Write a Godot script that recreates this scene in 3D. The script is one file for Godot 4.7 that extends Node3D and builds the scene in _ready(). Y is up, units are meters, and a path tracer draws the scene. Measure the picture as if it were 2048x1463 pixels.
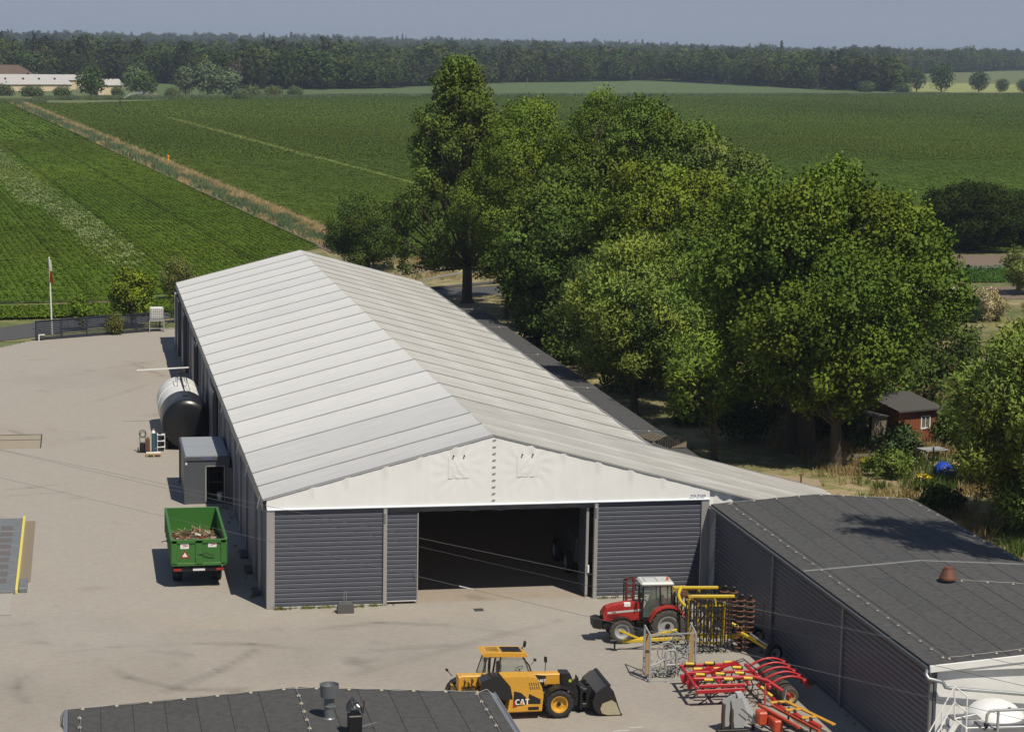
extends Node3D
# A farm yard seen from a tower: membrane storage hall, machine shed, implements, trees, fields and woods.

class MB:
	var v := PackedVector3Array()
	var n := PackedVector3Array()
	var c := PackedColorArray()
	var col := Color.WHITE
	func tri(a: Vector3, b: Vector3, d: Vector3, na: Vector3, nb: Vector3, nd: Vector3) -> void:
		if (d - a).cross(b - a).dot(na + nb + nd) < 0.0:
			v.append(a); v.append(d); v.append(b); n.append(na); n.append(nd); n.append(nb)
		else:
			v.append(a); v.append(b); v.append(d); n.append(na); n.append(nb); n.append(nd)
		c.append(col); c.append(col); c.append(col)
	func ft(a: Vector3, b: Vector3, d: Vector3, hint := Vector3.ZERO) -> void:
		var m := (d - a).cross(b - a).normalized()
		if hint != Vector3.ZERO and m.dot(hint) < 0.0: m = -m
		tri(a, b, d, m, m, m)
	func quad(a: Vector3, b: Vector3, d: Vector3, e: Vector3, hint := Vector3.ZERO) -> void:
		ft(a, b, d, hint); ft(a, d, e, hint)
	func box(ctr: Vector3, size: Vector3, b := Basis.IDENTITY, ch := 0.0) -> void:
		var h := size * 0.5
		var k := minf(ch, minf(h.x, minf(h.y, h.z)) * 0.9)
		for ax in 3:
			var u := (ax + 1) % 3
			var w := (ax + 2) % 3
			for s in [-1.0, 1.0]:
				var nn := Vector3.ZERO; nn[ax] = s
				var ps: Array[Vector3] = []
				for q in [[-1, -1], [1, -1], [1, 1], [-1, 1]]:
					var p := Vector3.ZERO; p[ax] = s * h[ax]; p[u] = q[0] * (h[u] - k); p[w] = q[1] * (h[w] - k)
					ps.append(ctr + b * p)
				quad(ps[0], ps[1], ps[2], ps[3], b * nn)
				if k > 0.0:
					for t in [-1.0, 1.0]:   # bevel towards axis u
						var pa := Vector3.ZERO; pa[ax] = s * h[ax]; pa[u] = t * (h[u] - k); pa[w] = -(h[w] - k)
						var pb := pa; pb[w] = h[w] - k
						var pc := pb; pc[ax] = s * (h[ax] - k); pc[u] = t * h[u]
						var pd := pa; pd[ax] = s * (h[ax] - k); pd[u] = t * h[u]
						var hn := Vector3.ZERO; hn[ax] = s; hn[u] = t
						quad(ctr + b * pa, ctr + b * pb, ctr + b * pc, ctr + b * pd, b * hn)
		if k > 0.0:
			for sx in [-1.0, 1.0]:
				for sy in [-1.0, 1.0]:
					for sz in [-1.0, 1.0]:
						var s3 := Vector3(sx, sy, sz)
						ft(ctr + b * (s3 * (h - Vector3(0, k, k))), ctr + b * (s3 * (h - Vector3(k, 0, k))), ctr + b * (s3 * (h - Vector3(k, k, 0))), b * s3)
	func bb(x0: float, x1: float, y0: float, y1: float, z0: float, z1: float, ch := 0.0) -> void:
		box(Vector3(x0 + x1, y0 + y1, z0 + z1) * 0.5, Vector3(x1 - x0, y1 - y0, z1 - z0).abs(), Basis.IDENTITY, ch)
	func beam(a: Vector3, b: Vector3, w: float, h: float, up := Vector3.UP, ch := 0.0) -> void:
		var d := (b - a).normalized()
		var s := d.cross(up)
		if s.length() < 0.01: s = d.cross(Vector3.RIGHT)
		s = s.normalized()
		box((a + b) * 0.5, Vector3((b - a).length(), h, w), Basis(d, s.cross(d), s), ch)
	func frame(d: Vector3) -> Basis:
		var s := d.cross(Vector3.UP)
		if s.length() < 0.02: s = d.cross(Vector3.RIGHT)
		s = s.normalized()
		return Basis(s, s.cross(d).normalized(), d)
	func tube(a: Vector3, b: Vector3, r: float, r2 := -1.0, seg := 8, caps := true) -> void:
		if r2 < 0.0: r2 = r
		var d := (b - a).normalized()
		var f := frame(d)
		for i in seg:
			var t0 := TAU * i / seg; var t1 := TAU * (i + 1) / seg
			var e0 := f.x * cos(t0) + f.y * sin(t0); var e1 := f.x * cos(t1) + f.y * sin(t1)
			tri(a + e0 * r, a + e1 * r, b + e1 * r2, e0, e1, e1)
			tri(a + e0 * r, b + e1 * r2, b + e0 * r2, e0, e1, e0)
			if caps:
				ft(a, a + e0 * r, a + e1 * r, -d); ft(b, b + e0 * r2, b + e1 * r2, d)
	func pipe(pts: Array, r: float, seg := 6, r2 := -1.0) -> void:
		if r2 < 0.0: r2 = r
		var rings := []
		for k in pts.size():
			var d: Vector3 = (pts[mini(k + 1, pts.size() - 1)] - pts[maxi(k - 1, 0)]).normalized()
			var f := frame(d)
			var rr := lerpf(r, r2, float(k) / maxi(pts.size() - 1, 1))
			var ring := []
			for i in seg: ring.append((f.x * cos(TAU * i / seg) + f.y * sin(TAU * i / seg)) * rr)
			rings.append(ring)
		for k in pts.size() - 1:
			var best := 0; var bd := 1e9
			for o in seg:
				var dd: float = (rings[k][0] - rings[k + 1][o]).length()
				if dd < bd: bd = dd; best = o
			for i in seg:
				var a0: Vector3 = rings[k][i]; var a1: Vector3 = rings[k][(i + 1) % seg]
				var b0: Vector3 = rings[k + 1][(i + best) % seg]; var b1: Vector3 = rings[k + 1][(i + 1 + best) % seg]
				tri(pts[k] + a0, pts[k] + a1, pts[k + 1] + b1, a0.normalized(), a1.normalized(), b1.normalized())
				tri(pts[k] + a0, pts[k + 1] + b1, pts[k + 1] + b0, a0.normalized(), b1.normalized(), b0.normalized())
		for e in [0, pts.size() - 1]:
			for i in seg:
				ft(pts[e], pts[e] + rings[e][i], pts[e] + rings[e][(i + 1) % seg])
	func lathe(org: Vector3, axis: Vector3, prof: Array, seg := 20, smooth := false) -> void:
		var f := frame(axis.normalized())
		var nrm := []
		for k in prof.size() - 1:
			var dd: Vector2 = prof[k + 1] - prof[k]
			nrm.append(Vector2(-dd.y, dd.x).normalized())   # (along, out)
		for k in prof.size() - 1:
			var n0: Vector2 = nrm[k]; var n1: Vector2 = nrm[k]
			if smooth:
				if k > 0: n0 = (nrm[k] + nrm[k - 1]).normalized()
				if k < nrm.size() - 1: n1 = (nrm[k] + nrm[k + 1]).normalized()
			for i in seg:
				var t0 := TAU * i / seg; var t1 := TAU * (i + 1) / seg
				var e0 := f.x * cos(t0) + f.y * sin(t0); var e1 := f.x * cos(t1) + f.y * sin(t1)
				var p: Vector2 = prof[k]; var q: Vector2 = prof[k + 1]
				var a := org + f.z * p.x + e0 * p.y; var b := org + f.z * p.x + e1 * p.y
				var d := org + f.z * q.x + e1 * q.y; var e := org + f.z * q.x + e0 * q.y
				var na := f.z * n0.x + e0 * n0.y; var nb := f.z * n0.x + e1 * n0.y
				var nd := f.z * n1.x + e1 * n1.y; var ne := f.z * n1.x + e0 * n1.y
				if p.y > 1e-4: tri(a, b, d, na, nb, nd)
				if q.y > 1e-4: tri(a, d, e, na, nd, ne)
	func prism(poly: Array, org: Vector3, u: Vector3, w: Vector3, depth: Vector3) -> void:
		var pp := PackedVector2Array(poly)
		var ids := Geometry2D.triangulate_polygon(pp)
		var pts: Array[Vector3] = []
		var mid := Vector3.ZERO
		for p in pp: pts.append(org + u * p.x + w * p.y); mid += pts[-1] / pp.size()
		for k in range(0, ids.size(), 3):
			ft(pts[ids[k]], pts[ids[k + 1]], pts[ids[k + 2]], -depth)
			ft(pts[ids[k]] + depth, pts[ids[k + 1]] + depth, pts[ids[k + 2]] + depth, depth)
		var area := 0.0
		for i in pp.size(): area += pp[i].cross(pp[(i + 1) % pp.size()])
		for i in pp.size():
			var j := (i + 1) % pp.size()
			var e := pp[j] - pp[i]
			var o := Vector2(e.y, -e.x) * signf(area)
			quad(pts[i], pts[j], pts[j] + depth, pts[i] + depth, u * o.x + w * o.y)
	func mesh() -> ArrayMesh:
		var a := []
		a.resize(Mesh.ARRAY_MAX)
		a[Mesh.ARRAY_VERTEX] = v; a[Mesh.ARRAY_NORMAL] = n; a[Mesh.ARRAY_COLOR] = c
		var m := ArrayMesh.new()
		m.add_surface_from_arrays(Mesh.PRIMITIVE_TRIANGLES, a)
		return m

var M := {}
var used := {}
var rng := RandomNumberGenerator.new()
const RU := Vector3(-0.0964, 0, -0.9953)      # direction of the crop rows
const RV := Vector3(0.9953, 0, -0.0964)

func nm(called: String, parent: Node) -> String:
	var key := str(parent.get_instance_id()) + "/" + called
	var k: int = used.get(key, 0)
	used[key] = k + 1
	return called if k == 0 else "%s_%03d" % [called, k]
func put(called: String, mb: MB, mat: Material, parent: Node = self) -> MeshInstance3D:
	var o := MeshInstance3D.new()
	o.mesh = mb.mesh()
	o.material_override = mat
	o.name = nm(called, parent)
	parent.add_child(o, true)
	return o
func putm(called: String, mesh: Mesh, mat: Material, parent: Node, xf: Transform3D) -> MeshInstance3D:
	var o := MeshInstance3D.new()
	o.mesh = mesh; o.material_override = mat; o.transform = xf
	o.name = nm(called, parent)
	parent.add_child(o, true)
	return o
func tag(o: Node, label: String, category: String, group := "") -> Node:
	o.set_meta("label", label); o.set_meta("category", category)
	if group != "": o.set_meta("group", group)
	return o
func thing(called: String, label: String, category: String, at := Vector3.ZERO, turn := 0.0, group := "") -> Node3D:
	var o := Node3D.new()
	o.name = nm(called, self)
	add_child(o, true)
	o.position = at; o.rotation.y = turn
	tag(o, label, category, group)
	return o
func struct(called: String, mb: MB, mat: Material) -> MeshInstance3D:
	var o := put(called, mb, mat)
	o.set_meta("kind", "structure")
	return o
func L(r: float, g: float, b: float) -> Color:
	return Color(r, g, b).linear_to_srgb()
func pm(col: Color, rough := 0.6, metal := 0.0) -> StandardMaterial3D:
	var m := StandardMaterial3D.new()
	m.albedo_color = col.linear_to_srgb(); m.roughness = rough; m.metallic = metal
	return m
func noise_tex(cols: Array, freq: float, seed_: int, oct := 5, size := 512, offs := []) -> NoiseTexture2D:
	var f := FastNoiseLite.new()
	f.noise_type = FastNoiseLite.TYPE_SIMPLEX_SMOOTH; f.frequency = freq; f.seed = seed_; f.fractal_octaves = oct; f.fractal_gain = 0.6
	var g := Gradient.new()
	var cs := PackedColorArray(); var os := PackedFloat32Array()
	for i in cols.size():
		cs.append((cols[i] as Color).linear_to_srgb())
		os.append(offs[i] if offs.size() else float(i) / (cols.size() - 1))
	g.colors = cs; g.offsets = os
	var t := NoiseTexture2D.new()
	t.width = size; t.height = size; t.seamless = true; t.noise = f; t.color_ramp = g; t.normalize = true
	return t
func bump_tex(freq: float, seed_: int, strength: float, size := 512) -> NoiseTexture2D:
	var f := FastNoiseLite.new()
	f.frequency = freq; f.seed = seed_; f.fractal_octaves = 5
	var t := NoiseTexture2D.new()
	t.width = size; t.height = size; t.seamless = true; t.noise = f; t.as_normal_map = true; t.bump_strength = strength
	return t
# textured in the world's axes: the colours are mottled over size_m metres
func tm(cols: Array, size_m: Vector3, rough := 0.7, freq := 0.012, seed_ := 1, metal := 0.0, nrm: Texture2D = null, nscale := 0.5, vcol := false, world := true) -> StandardMaterial3D:
	var m := StandardMaterial3D.new()
	m.albedo_texture = noise_tex(cols, freq, seed_)
	m.roughness = rough; m.metallic = metal
	m.uv1_triplanar = true; m.uv1_world_triplanar = world
	m.uv1_scale = Vector3(1 / size_m.x, 1 / size_m.y, 1 / size_m.z)
	if nrm: m.normal_enabled = true; m.normal_texture = nrm; m.normal_scale = nscale
	m.vertex_color_use_as_albedo = vcol
	return m
func gr(v: float, tint := Vector3.ONE) -> Color:
	return Color(v * tint.x, v * tint.y, v * tint.z)

func materials() -> void:
	var fine := bump_tex(0.05, 3, 6.0)
	var felt := bump_tex(0.25, 5, 5.0)
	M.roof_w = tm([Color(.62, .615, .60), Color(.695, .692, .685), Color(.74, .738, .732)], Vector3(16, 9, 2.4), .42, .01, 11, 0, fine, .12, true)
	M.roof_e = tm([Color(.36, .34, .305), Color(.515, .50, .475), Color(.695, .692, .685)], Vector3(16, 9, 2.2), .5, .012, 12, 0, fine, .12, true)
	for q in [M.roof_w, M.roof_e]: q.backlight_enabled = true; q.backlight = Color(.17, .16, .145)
	M.gable = tm([Color(.76, .765, .765), Color(.82, .825, .83)], Vector3(6, 6, 6), .42, .008, 14)
	M.hem = pm(Color(.70, .78, .84), .35)
	M.keder = pm(Color(.30, .30, .30), .4, .5)
	M.kederl = pm(Color(.62, .62, .61), .4, .2)
	M.clad = tm([Color(.074, .080, .104), Color(.088, .094, .120)], Vector3(3, 3, 3), .42, .02, 15)
	M.galv = tm([Color(.36, .35, .345), Color(.44, .43, .42)], Vector3(1.2, 1.2, 1.2), .45, .02, 17, .35)
	M.steel = pm(Color(.40, .42, .44), .35, .7)
	M.felt = tm([Color(.046, .045, .046), Color(.064, .063, .064), Color(.080, .078, .079)], Vector3(6, 6, 6), .9, .03, 18, 0, felt, .5, true)
	M.felt2 = tm([Color(.046, .046, .048), Color(.068, .068, .070), Color(.092, .092, .093)], Vector3(6, 6, 6), .88, .03, 19, 0, felt, .5, true)
	M.lap = pm(Color(.020, .020, .021), .8)
	M.patch = tm([Color(.16, .17, .18), Color(.26, .27, .28)], Vector3(2, 2, 2), .8, .03, 20)
	M.clamp = tm([Color(.34, .30, .24), Color(.52, .48, .42)], Vector3(.4, .4, .4), .8, .05, 21)
	M.wire = pm(Color(.38, .38, .37), .5, .4)
	M.cable = pm(Color(.20, .20, .21), .7)
	M.white = tm([Color(.66, .66, .65), Color(.74, .74, .73)], Vector3(4, 4, 4), .5, .012, 22)
	M.whitep = pm(Color(.76, .76, .76), .4)
	M.black = pm(Color(.012, .012, .013), .45)
	M.blackg = pm(Color(.014, .014, .016), .22)
	M.rubber = tm([Color(.016, .016, .016), Color(.034, .033, .031)], Vector3(.5, .5, .5), .85, .03, 23)
	M.dustrub = tm([Color(.045, .042, .036), Color(.09, .082, .07)], Vector3(.5, .5, .5), .92, .03, 24)
	M.yellow = tm([Color(.44, .26, .07), Color(.60, .31, .03), Color(.64, .335, .03)], Vector3(1.3, 1.3, 1.3), .42, .02, 70, 0, null, 0, false, false)
	M.yellow2 = tm([Color(.36, .26, .06), Color(.60, .42, .015), Color(.66, .47, .02)], Vector3(1, 1, 1), .45, .03, 25)
	M.red = tm([Color(.27, .06, .045), Color(.36, .022, .018), Color(.40, .02, .018)], Vector3(1.3, 1.3, 1.3), .45, .02, 71, 0, null, 0, false, false)
	M.red2 = tm([Color(.26, .05, .04), Color(.40, .010, .018), Color(.45, .012, .020)], Vector3(1, 1, 1), .42, .03, 26)
	M.orange = tm([Color(.34, .07, .035), Color(.46, .06, .022), Color(.54, .08, .03)], Vector3(1, 1, 1), .45, .03, 27)
	M.amber = pm(Color(.62, .16, .01), .3)
	M.green = tm([Color(.075, .14, .05), Color(.038, .150, .026), Color(.052, .185, .034)], Vector3(1.5, 1.5, 1.5), .42, .02, 28)
	M.greyp = tm([Color(.26, .27, .28), Color(.38, .39, .40)], Vector3(.8, .8, .8), .5, .03, 29)
	M.cabroof = pm(Color(.50, .52, .51), .4)
	M.rust = tm([Color(.09, .035, .018), Color(.17, .07, .035), Color(.05, .03, .022)], Vector3(.5, .5, .5), .85, .03, 30)
	M.rustdark = tm([Color(.035, .026, .02), Color(.08, .05, .035)], Vector3(.4, .4, .4), .8, .03, 31)
	M.iron = pm(Color(.022, .021, .02), .55, .3)
	M.wood = tm([Color(.30, .20, .10), Color(.44, .31, .17)], Vector3(.6, .6, .6), .8, .03, 32)
	M.oldwood = tm([Color(.16, .13, .095), Color(.26, .22, .16)], Vector3(.6, .6, .6), .85, .03, 33)
	M.redwood = tm([Color(.19, .055, .022), Color(.27, .08, .032)], Vector3(1, 2.5, 1), .8, .03, 34)
	M.concrete = tm([Color(.28, .26, .235), Color(.38, .36, .33)], Vector3(2, 2, 2), .9, .02, 35)
	M.darkcon = tm([Color(.07, .07, .07), Color(.12, .12, .12)], Vector3(.7, .7, .7), .9, .03, 36)
	M.deck = tm([Color(.15, .16, .17), Color(.20, .215, .23), Color(.12, .115, .115)], Vector3(4, 4, 4), .55, .02, 37, .2)
	M.contain = pm(Color(.075, .082, .096), .45)
	M.containroof = tm([Color(.24, .26, .29), Color(.32, .34, .37)], Vector3(2, 2, 2), .5, .02, 38)
	M.tankw = tm([Color(.66, .66, .645), Color(.78, .78, .77)], Vector3(3, 3, 3), .4, .02, 39)
	M.tankb = tm([Color(.008, .008, .009), Color(.012, .012, .013)], Vector3(3, 3, 3), .3, .02, 40)
	M.copper = tm([Color(.10, .035, .02), Color(.20, .085, .05)], Vector3(.5, .5, .5), .6, .03, 41)
	M.teal = pm(Color(.045, .10, .13), .4)
	M.blue = pm(Color(.01, .05, .38), .5)
	M.ink = pm(Color(.01, .02, .12), .6)
	M.lime = pm(Color(.45, .55, .01), .6)
	M.asphalt = tm([Color(.055, .056, .060), Color(.085, .086, .09)], Vector3(5, 5, 5), .9, .04, 42, 0, felt, .4)
	M.bark = tm([Color(.055, .043, .032), Color(.11, .09, .07)], Vector3(1, 2, 1), .95, .03, 43, 0, fine, 1.0)
	M.soil = tm([Color(.13, .095, .072), Color(.20, .15, .115)], Vector3(8, 8, 8), .95, .03, 44)
	M.cream = pm(Color(.62, .52, .36), .8)
	M.barnroof = tm([Color(.34, .33, .33), Color(.50, .49, .48)], Vector3(12, 12, 12), .7, .02, 45)
	M.tile = tm([Color(.085, .055, .042), Color(.13, .085, .062)], Vector3(10, 10, 10), .85, .03, 46)
	M.shedroof = tm([Color(.05, .048, .046), Color(.085, .08, .076)], Vector3(3, 3, 3), .85, .03, 47, 0, felt, .4)
	M.dry = tm([Color(.24, .18, .11), Color(.34, .27, .16), Color(.17, .17, .06), Color(.30, .24, .145)], Vector3(14, 14, 14), .95, .012, 48, 0, fine, .6, true)
	M.ground = tm([Color(.09, .12, .035), Color(.12, .14, .05), Color(.075, .11, .03)], Vector3(60, 60, 60), .95, .01, 49, 0, null, .5, true)
	M.cropsheet = tm([Color(.072, .116, .013), Color(.084, .134, .015), Color(.096, .150, .018)], Vector3(18, 18, 18), .9, .03, 50, 0, fine, .9, true)
	var g := StandardMaterial3D.new()
	g.transparency = BaseMaterial3D.TRANSPARENCY_ALPHA; g.albedo_color = Color(.55, .65, .62, .22); g.roughness = .04
	M.glass = g
	var lf := StandardMaterial3D.new()
	lf.vertex_color_use_as_albedo = true; lf.roughness = .6; lf.metallic_specular = .15
	lf.backlight_enabled = true; lf.backlight = Color(.56, .58, .14)
	M.leaf = lf
	var fl := StandardMaterial3D.new()
	fl.vertex_color_use_as_albedo = true; fl.roughness = .8; fl.metallic_specular = .2
	M.vcol = fl
	M.water = pm(Color(.75, .78, .80), .3)
	M.paving = paving()

func paving() -> StandardMaterial3D:
	# concrete blocks of 20 by 10 cm, 8 m to a repeat
	var S := 1000
	var im := Image.create(S, S, false, Image.FORMAT_RGB8)
	var r := RandomNumberGenerator.new(); r.seed = 77
	im.fill(Color(.565, .546, .522))
	for j in 80:
		for i in 40:
			var x := i * 25 + (12 if j % 2 else 0)
			var y := int(j * 12.5)
			var t := r.randf_range(-.016, .016)
			var w := r.randf_range(-.006, .006)
			var c := Color(.604 + t + w, .580 + t, .550 + t - w)
			im.fill_rect(Rect2i(x, y, mini(24, S - x), 12 if j % 2 else 11), c)
			if x + 24 > S: im.fill_rect(Rect2i(0, y, x + 24 - S, 12 if j % 2 else 11), c)
	var m := StandardMaterial3D.new()
	m.albedo_texture = ImageTexture.create_from_image(im)
	m.uv1_triplanar = true; m.uv1_world_triplanar = true; m.uv1_scale = Vector3(1 / 8.0, 1 / 8.0, 1 / 8.0)
	m.roughness = .9; m.vertex_color_use_as_albedo = true
	m.normal_enabled = true; m.normal_texture = bump_tex(.2, 9, 3.0); m.normal_scale = .15
	return m
func more_materials() -> void:
	M.farfield = tm([Color(.058, .092, .026), Color(.076, .114, .036), Color(.068, .104, .031)], Vector3(90, 90, 90), .95, .02, 51)
	M.palefield = tm([Color(.20, .23, .07), Color(.27, .29, .10)], Vector3(90, 90, 90), .95, .02, 52)
	M.sand = tm([Color(.38, .32, .25), Color(.48, .41, .33)], Vector3(6, 6, 6), .95, .03, 53)
	M.sand2 = tm([Color(.25, .19, .125), Color(.34, .27, .18)], Vector3(6, 6, 6), .95, .03, 54)
	M.valance = tm([Color(.30, .30, .28), Color(.40, .40, .38)], Vector3(3, 3, 3), .6, .02, 56)
	M.galvd = tm([Color(.20, .20, .20), Color(.27, .27, .27)], Vector3(1.2, 1.2, 1.2), .5, .02, 57, .3)
	M.zinc = tm([Color(.22, .235, .25), Color(.31, .325, .34)], Vector3(.8, .8, .8), .42, .02, 58, .6)
	M.foil = pm(Color(.10, .10, .105), .25, .7)
	M.worn = tm([Color(.30, .27, .16), Color(.46, .42, .28), Color(.05, .05, .05)], Vector3(.7, .7, .7), .5, .03, 59)
	M.redseat = pm(Color(.13, .025, .02), .7)
	M.packrim = tm([Color(.30, .20, .09), Color(.44, .30, .14)], Vector3(.4, .4, .4), .6, .03, 60)
	M.greyl = tm([Color(.40, .42, .45), Color(.50, .52, .55)], Vector3(.8, .8, .8), .45, .03, 61)
	M.lampred = pm(Color(.30, .02, .02), .25)
	M.board = pm(Color(.10, .10, .22), .5)
	M.hosegreen = pm(Color(.03, .09, .05), .5)
	M.rustpatch = tm([Color(.085, .075, .072), Color(.16, .15, .15)], Vector3(.6, .6, .6), .8, .03, 62)
	M.yellowpale = tm([Color(.60, .50, .10), Color(.72, .62, .18)], Vector3(1, 1, 1), .6, .03, 63)
	M.markery = pm(Color(.75, .42, .01), .6)
	M.chalk = tm([Color(.42, .41, .39), Color(.60, .59, .57)], Vector3(.4, .4, .4), .9, .05, 64)
	M.pit = tm([Color(.25, .215, .16), Color(.33, .29, .22)], Vector3(2, 2, 2), .9, .02, 72)
	M.navy = pm(Color(.022, .027, .045), .45)
	M.strawm = tm([Color(.42, .31, .14), Color(.56, .43, .22)], Vector3(.5, .5, .5), .9, .03, 65)

const CAM := Vector3(-7.829, 24.611, 91.646)
var CB := Basis(Vector3(0.98038, 0.01798, 0.19632), Vector3(0.01165, 0.98881, -0.14871), Vector3(-0.19679, 0.14807, 0.9692))
const FPX := 4298.27
func seen(p: Vector3, margin := 160.0) -> bool:     # whether the photograph's view, widened by a margin, reaches that place
	var q := CB.transposed() * (p - CAM)
	if q.z > -1.0: return false
	var u := 1024.0 + FPX * q.x / -q.z
	return u > -margin and u < 2048.0 + margin
func hgt(x: float, z: float) -> float:
	var d := Vector2(x - CAM.x, z - CAM.z).length()
	return smoothstep(1500.0, 4600.0, d) * (13.0 + 4.0 * sin(x * .0016 + 1.0) + 2.0 * sin(z * .003 + x * .002))
func nz(seed_: int, freq: float) -> FastNoiseLite:
	var f := FastNoiseLite.new(); f.seed = seed_; f.frequency = freq; f.fractal_octaves = 4
	return f

func camera_and_light() -> void:
	var cam := Camera3D.new()
	cam.name = "camera"
	cam.transform = Transform3D(CB.orthonormalized(), CAM)
	cam.fov = 19.317
	cam.near = 0.5; cam.far = 20000.0
	add_child(cam)
	cam.current = true
	var sm := ProceduralSkyMaterial.new()
	sm.sky_top_color = L(.11, .155, .25)
	sm.sky_horizon_color = L(.30, .34, .425)
	sm.sky_curve = .12
	sm.ground_bottom_color = L(.10, .11, .08); sm.ground_horizon_color = L(.24, .29, .37)
	sm.sun_angle_max = 12.0
	var sky := Sky.new(); sky.sky_material = sm
	var e := Environment.new()
	e.background_mode = Environment.BG_SKY
	e.sky = sky
	e.tonemap_mode = Environment.TONE_MAPPER_LINEAR
	e.tonemap_exposure = 1.0
	e.fog_enabled = true
	e.fog_density = 0.00011
	e.fog_light_color = L(.30, .36, .47)
	e.sdfgi_enabled = true; e.ssao_enabled = true; e.ssil_enabled = true
	var we := WorldEnvironment.new()
	we.name = "environment"; we.environment = e
	add_child(we)
	var sun := DirectionalLight3D.new()
	sun.name = "sun"
	sun.look_at_from_position(Vector3.ZERO, Vector3(-.25, -1, -.57), Vector3.UP)
	sun.light_energy = 1.5
	sun.light_color = Color(1, .965, .895)
	sun.light_angular_distance = .53
	sun.shadow_enabled = true
	add_child(sun)

func poly_sheet(called: String, pts: Array, y: float, mat: Material) -> MeshInstance3D:
	var mb := MB.new()
	var pp := PackedVector2Array(pts)
	var ids := Geometry2D.triangulate_polygon(pp)
	for k in range(0, ids.size(), 3):
		mb.ft(Vector3(pp[ids[k]].x, y, pp[ids[k]].y), Vector3(pp[ids[k + 1]].x, y, pp[ids[k + 1]].y), Vector3(pp[ids[k + 2]].x, y, pp[ids[k + 2]].y), Vector3.UP)
	return struct(called, mb, mat)
func rowp(s: float, t: float) -> Vector3:
	return Vector3(20.5, 0, -165) + RU * s + RV * t
func rowp2(s: float, t: float) -> Vector2:
	var p := rowp(s, t)
	return Vector2(p.x, p.z)

func grid_sheet(called: String, x0: float, x1: float, z0: float, z1: float, step: float, y: float, mat: Material, keep: Callable, tint: Callable) -> void:
	var mb := MB.new()
	var nx := int((x1 - x0) / step); var nz_ := int((z1 - z0) / step)
	var cols := PackedColorArray(); cols.resize((nx + 1) * (nz_ + 1))
	for j in nz_ + 1:
		for i in nx + 1: cols[j * (nx + 1) + i] = tint.call(x0 + i * step, z0 + j * step)
	var N := Vector3.UP
	for j in nz_:
		for i in nx:
			var xa := x0 + i * step; var za := z0 + j * step
			if not keep.call(xa + step * .5, za + step * .5): continue
			var a := Vector3(xa, y, za); var b := Vector3(xa + step, y, za); var d := Vector3(xa + step, y, za + step); var e := Vector3(xa, y, za + step)
			var k := j * (nx + 1) + i
			for q in [[a, k], [b, k + 1], [d, k + nx + 2], [a, k], [d, k + nx + 2], [e, k + nx + 1]]:
				mb.v.append(q[0]); mb.n.append(N); mb.c.append(cols[q[1]])
	struct(called, mb, mat)

func copies(called: String, mesh: Mesh, mat: Material, xs: Array, cs: PackedColorArray, parent: Node = self) -> MultiMeshInstance3D:
	var mm := MultiMesh.new()
	mm.transform_format = MultiMesh.TRANSFORM_3D
	mm.use_colors = true
	mm.mesh = mesh
	mm.instance_count = xs.size()
	var buf := PackedFloat32Array(); buf.resize(xs.size() * 16)
	var k := 0
	for i in xs.size():
		var t: Transform3D = xs[i]
		var b := t.basis
		buf[k] = b.x.x; buf[k + 1] = b.y.x; buf[k + 2] = b.z.x; buf[k + 3] = t.origin.x
		buf[k + 4] = b.x.y; buf[k + 5] = b.y.y; buf[k + 6] = b.z.y; buf[k + 7] = t.origin.y
		buf[k + 8] = b.x.z; buf[k + 9] = b.y.z; buf[k + 10] = b.z.z; buf[k + 11] = t.origin.z
		var c := cs[i]
		buf[k + 12] = c.r; buf[k + 13] = c.g; buf[k + 14] = c.b; buf[k + 15] = 1.0
		k += 16
	mm.buffer = buf
	var o := MultiMeshInstance3D.new()
	o.multimesh = mm
	o.material_override = mat
	o.name = nm(called, parent)
	parent.add_child(o, true)
	return o
func stuff(called: String, label: String, category: String, mesh: Mesh, mat: Material, xs: Array, cs: PackedColorArray) -> void:
	var o := copies(called, mesh, mat, xs, cs)
	tag(o, label, category)
	o.set_meta("kind", "stuff")

# a bunch of folded leaves spread through a ball
func leaf_clump(count: int, R: float, leaf: float, slim: float, seed_: int, flat := 1.0) -> MB:
	var mb := MB.new()
	var r := RandomNumberGenerator.new(); r.seed = seed_
	for i in count:
		var d := Vector3(r.randfn(), r.randfn() * flat, r.randfn()).normalized()
		var p := d * R * pow(r.randf(), .4)
		p.y *= flat
		var ax := (d + Vector3(r.randfn(), r.randfn(), r.randfn()) * .7 + Vector3(0, -.15, 0)).normalized()
		var nn := (Vector3(r.randfn(), r.randfn(), r.randfn()) * .6 + Vector3.UP * .7 + d * .5)
		var sd := ax.cross(nn).normalized()
		var up := sd.cross(ax).normalized()
		var l := leaf * r.randf_range(.7, 1.3)
		var w := l * slim
		var a := p - ax * l * .5; var b := p + ax * l * .5
		var s0 := p + sd * w + up * w * .35; var s1 := p - sd * w + up * w * .35
		var k := r.randf_range(.82, 1.16)
		mb.col = Color(k, k, k)
		if up.y < 0: up = -up
		var sn := (up * .55 + Vector3.UP * .75 + d * .35).normalized()
		mb.tri(a, s0, b, sn, (sn + sd * .25).normalized(), sn); mb.tri(a, b, s1, sn, sn, (sn - sd * .25).normalized())
	return mb
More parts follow.
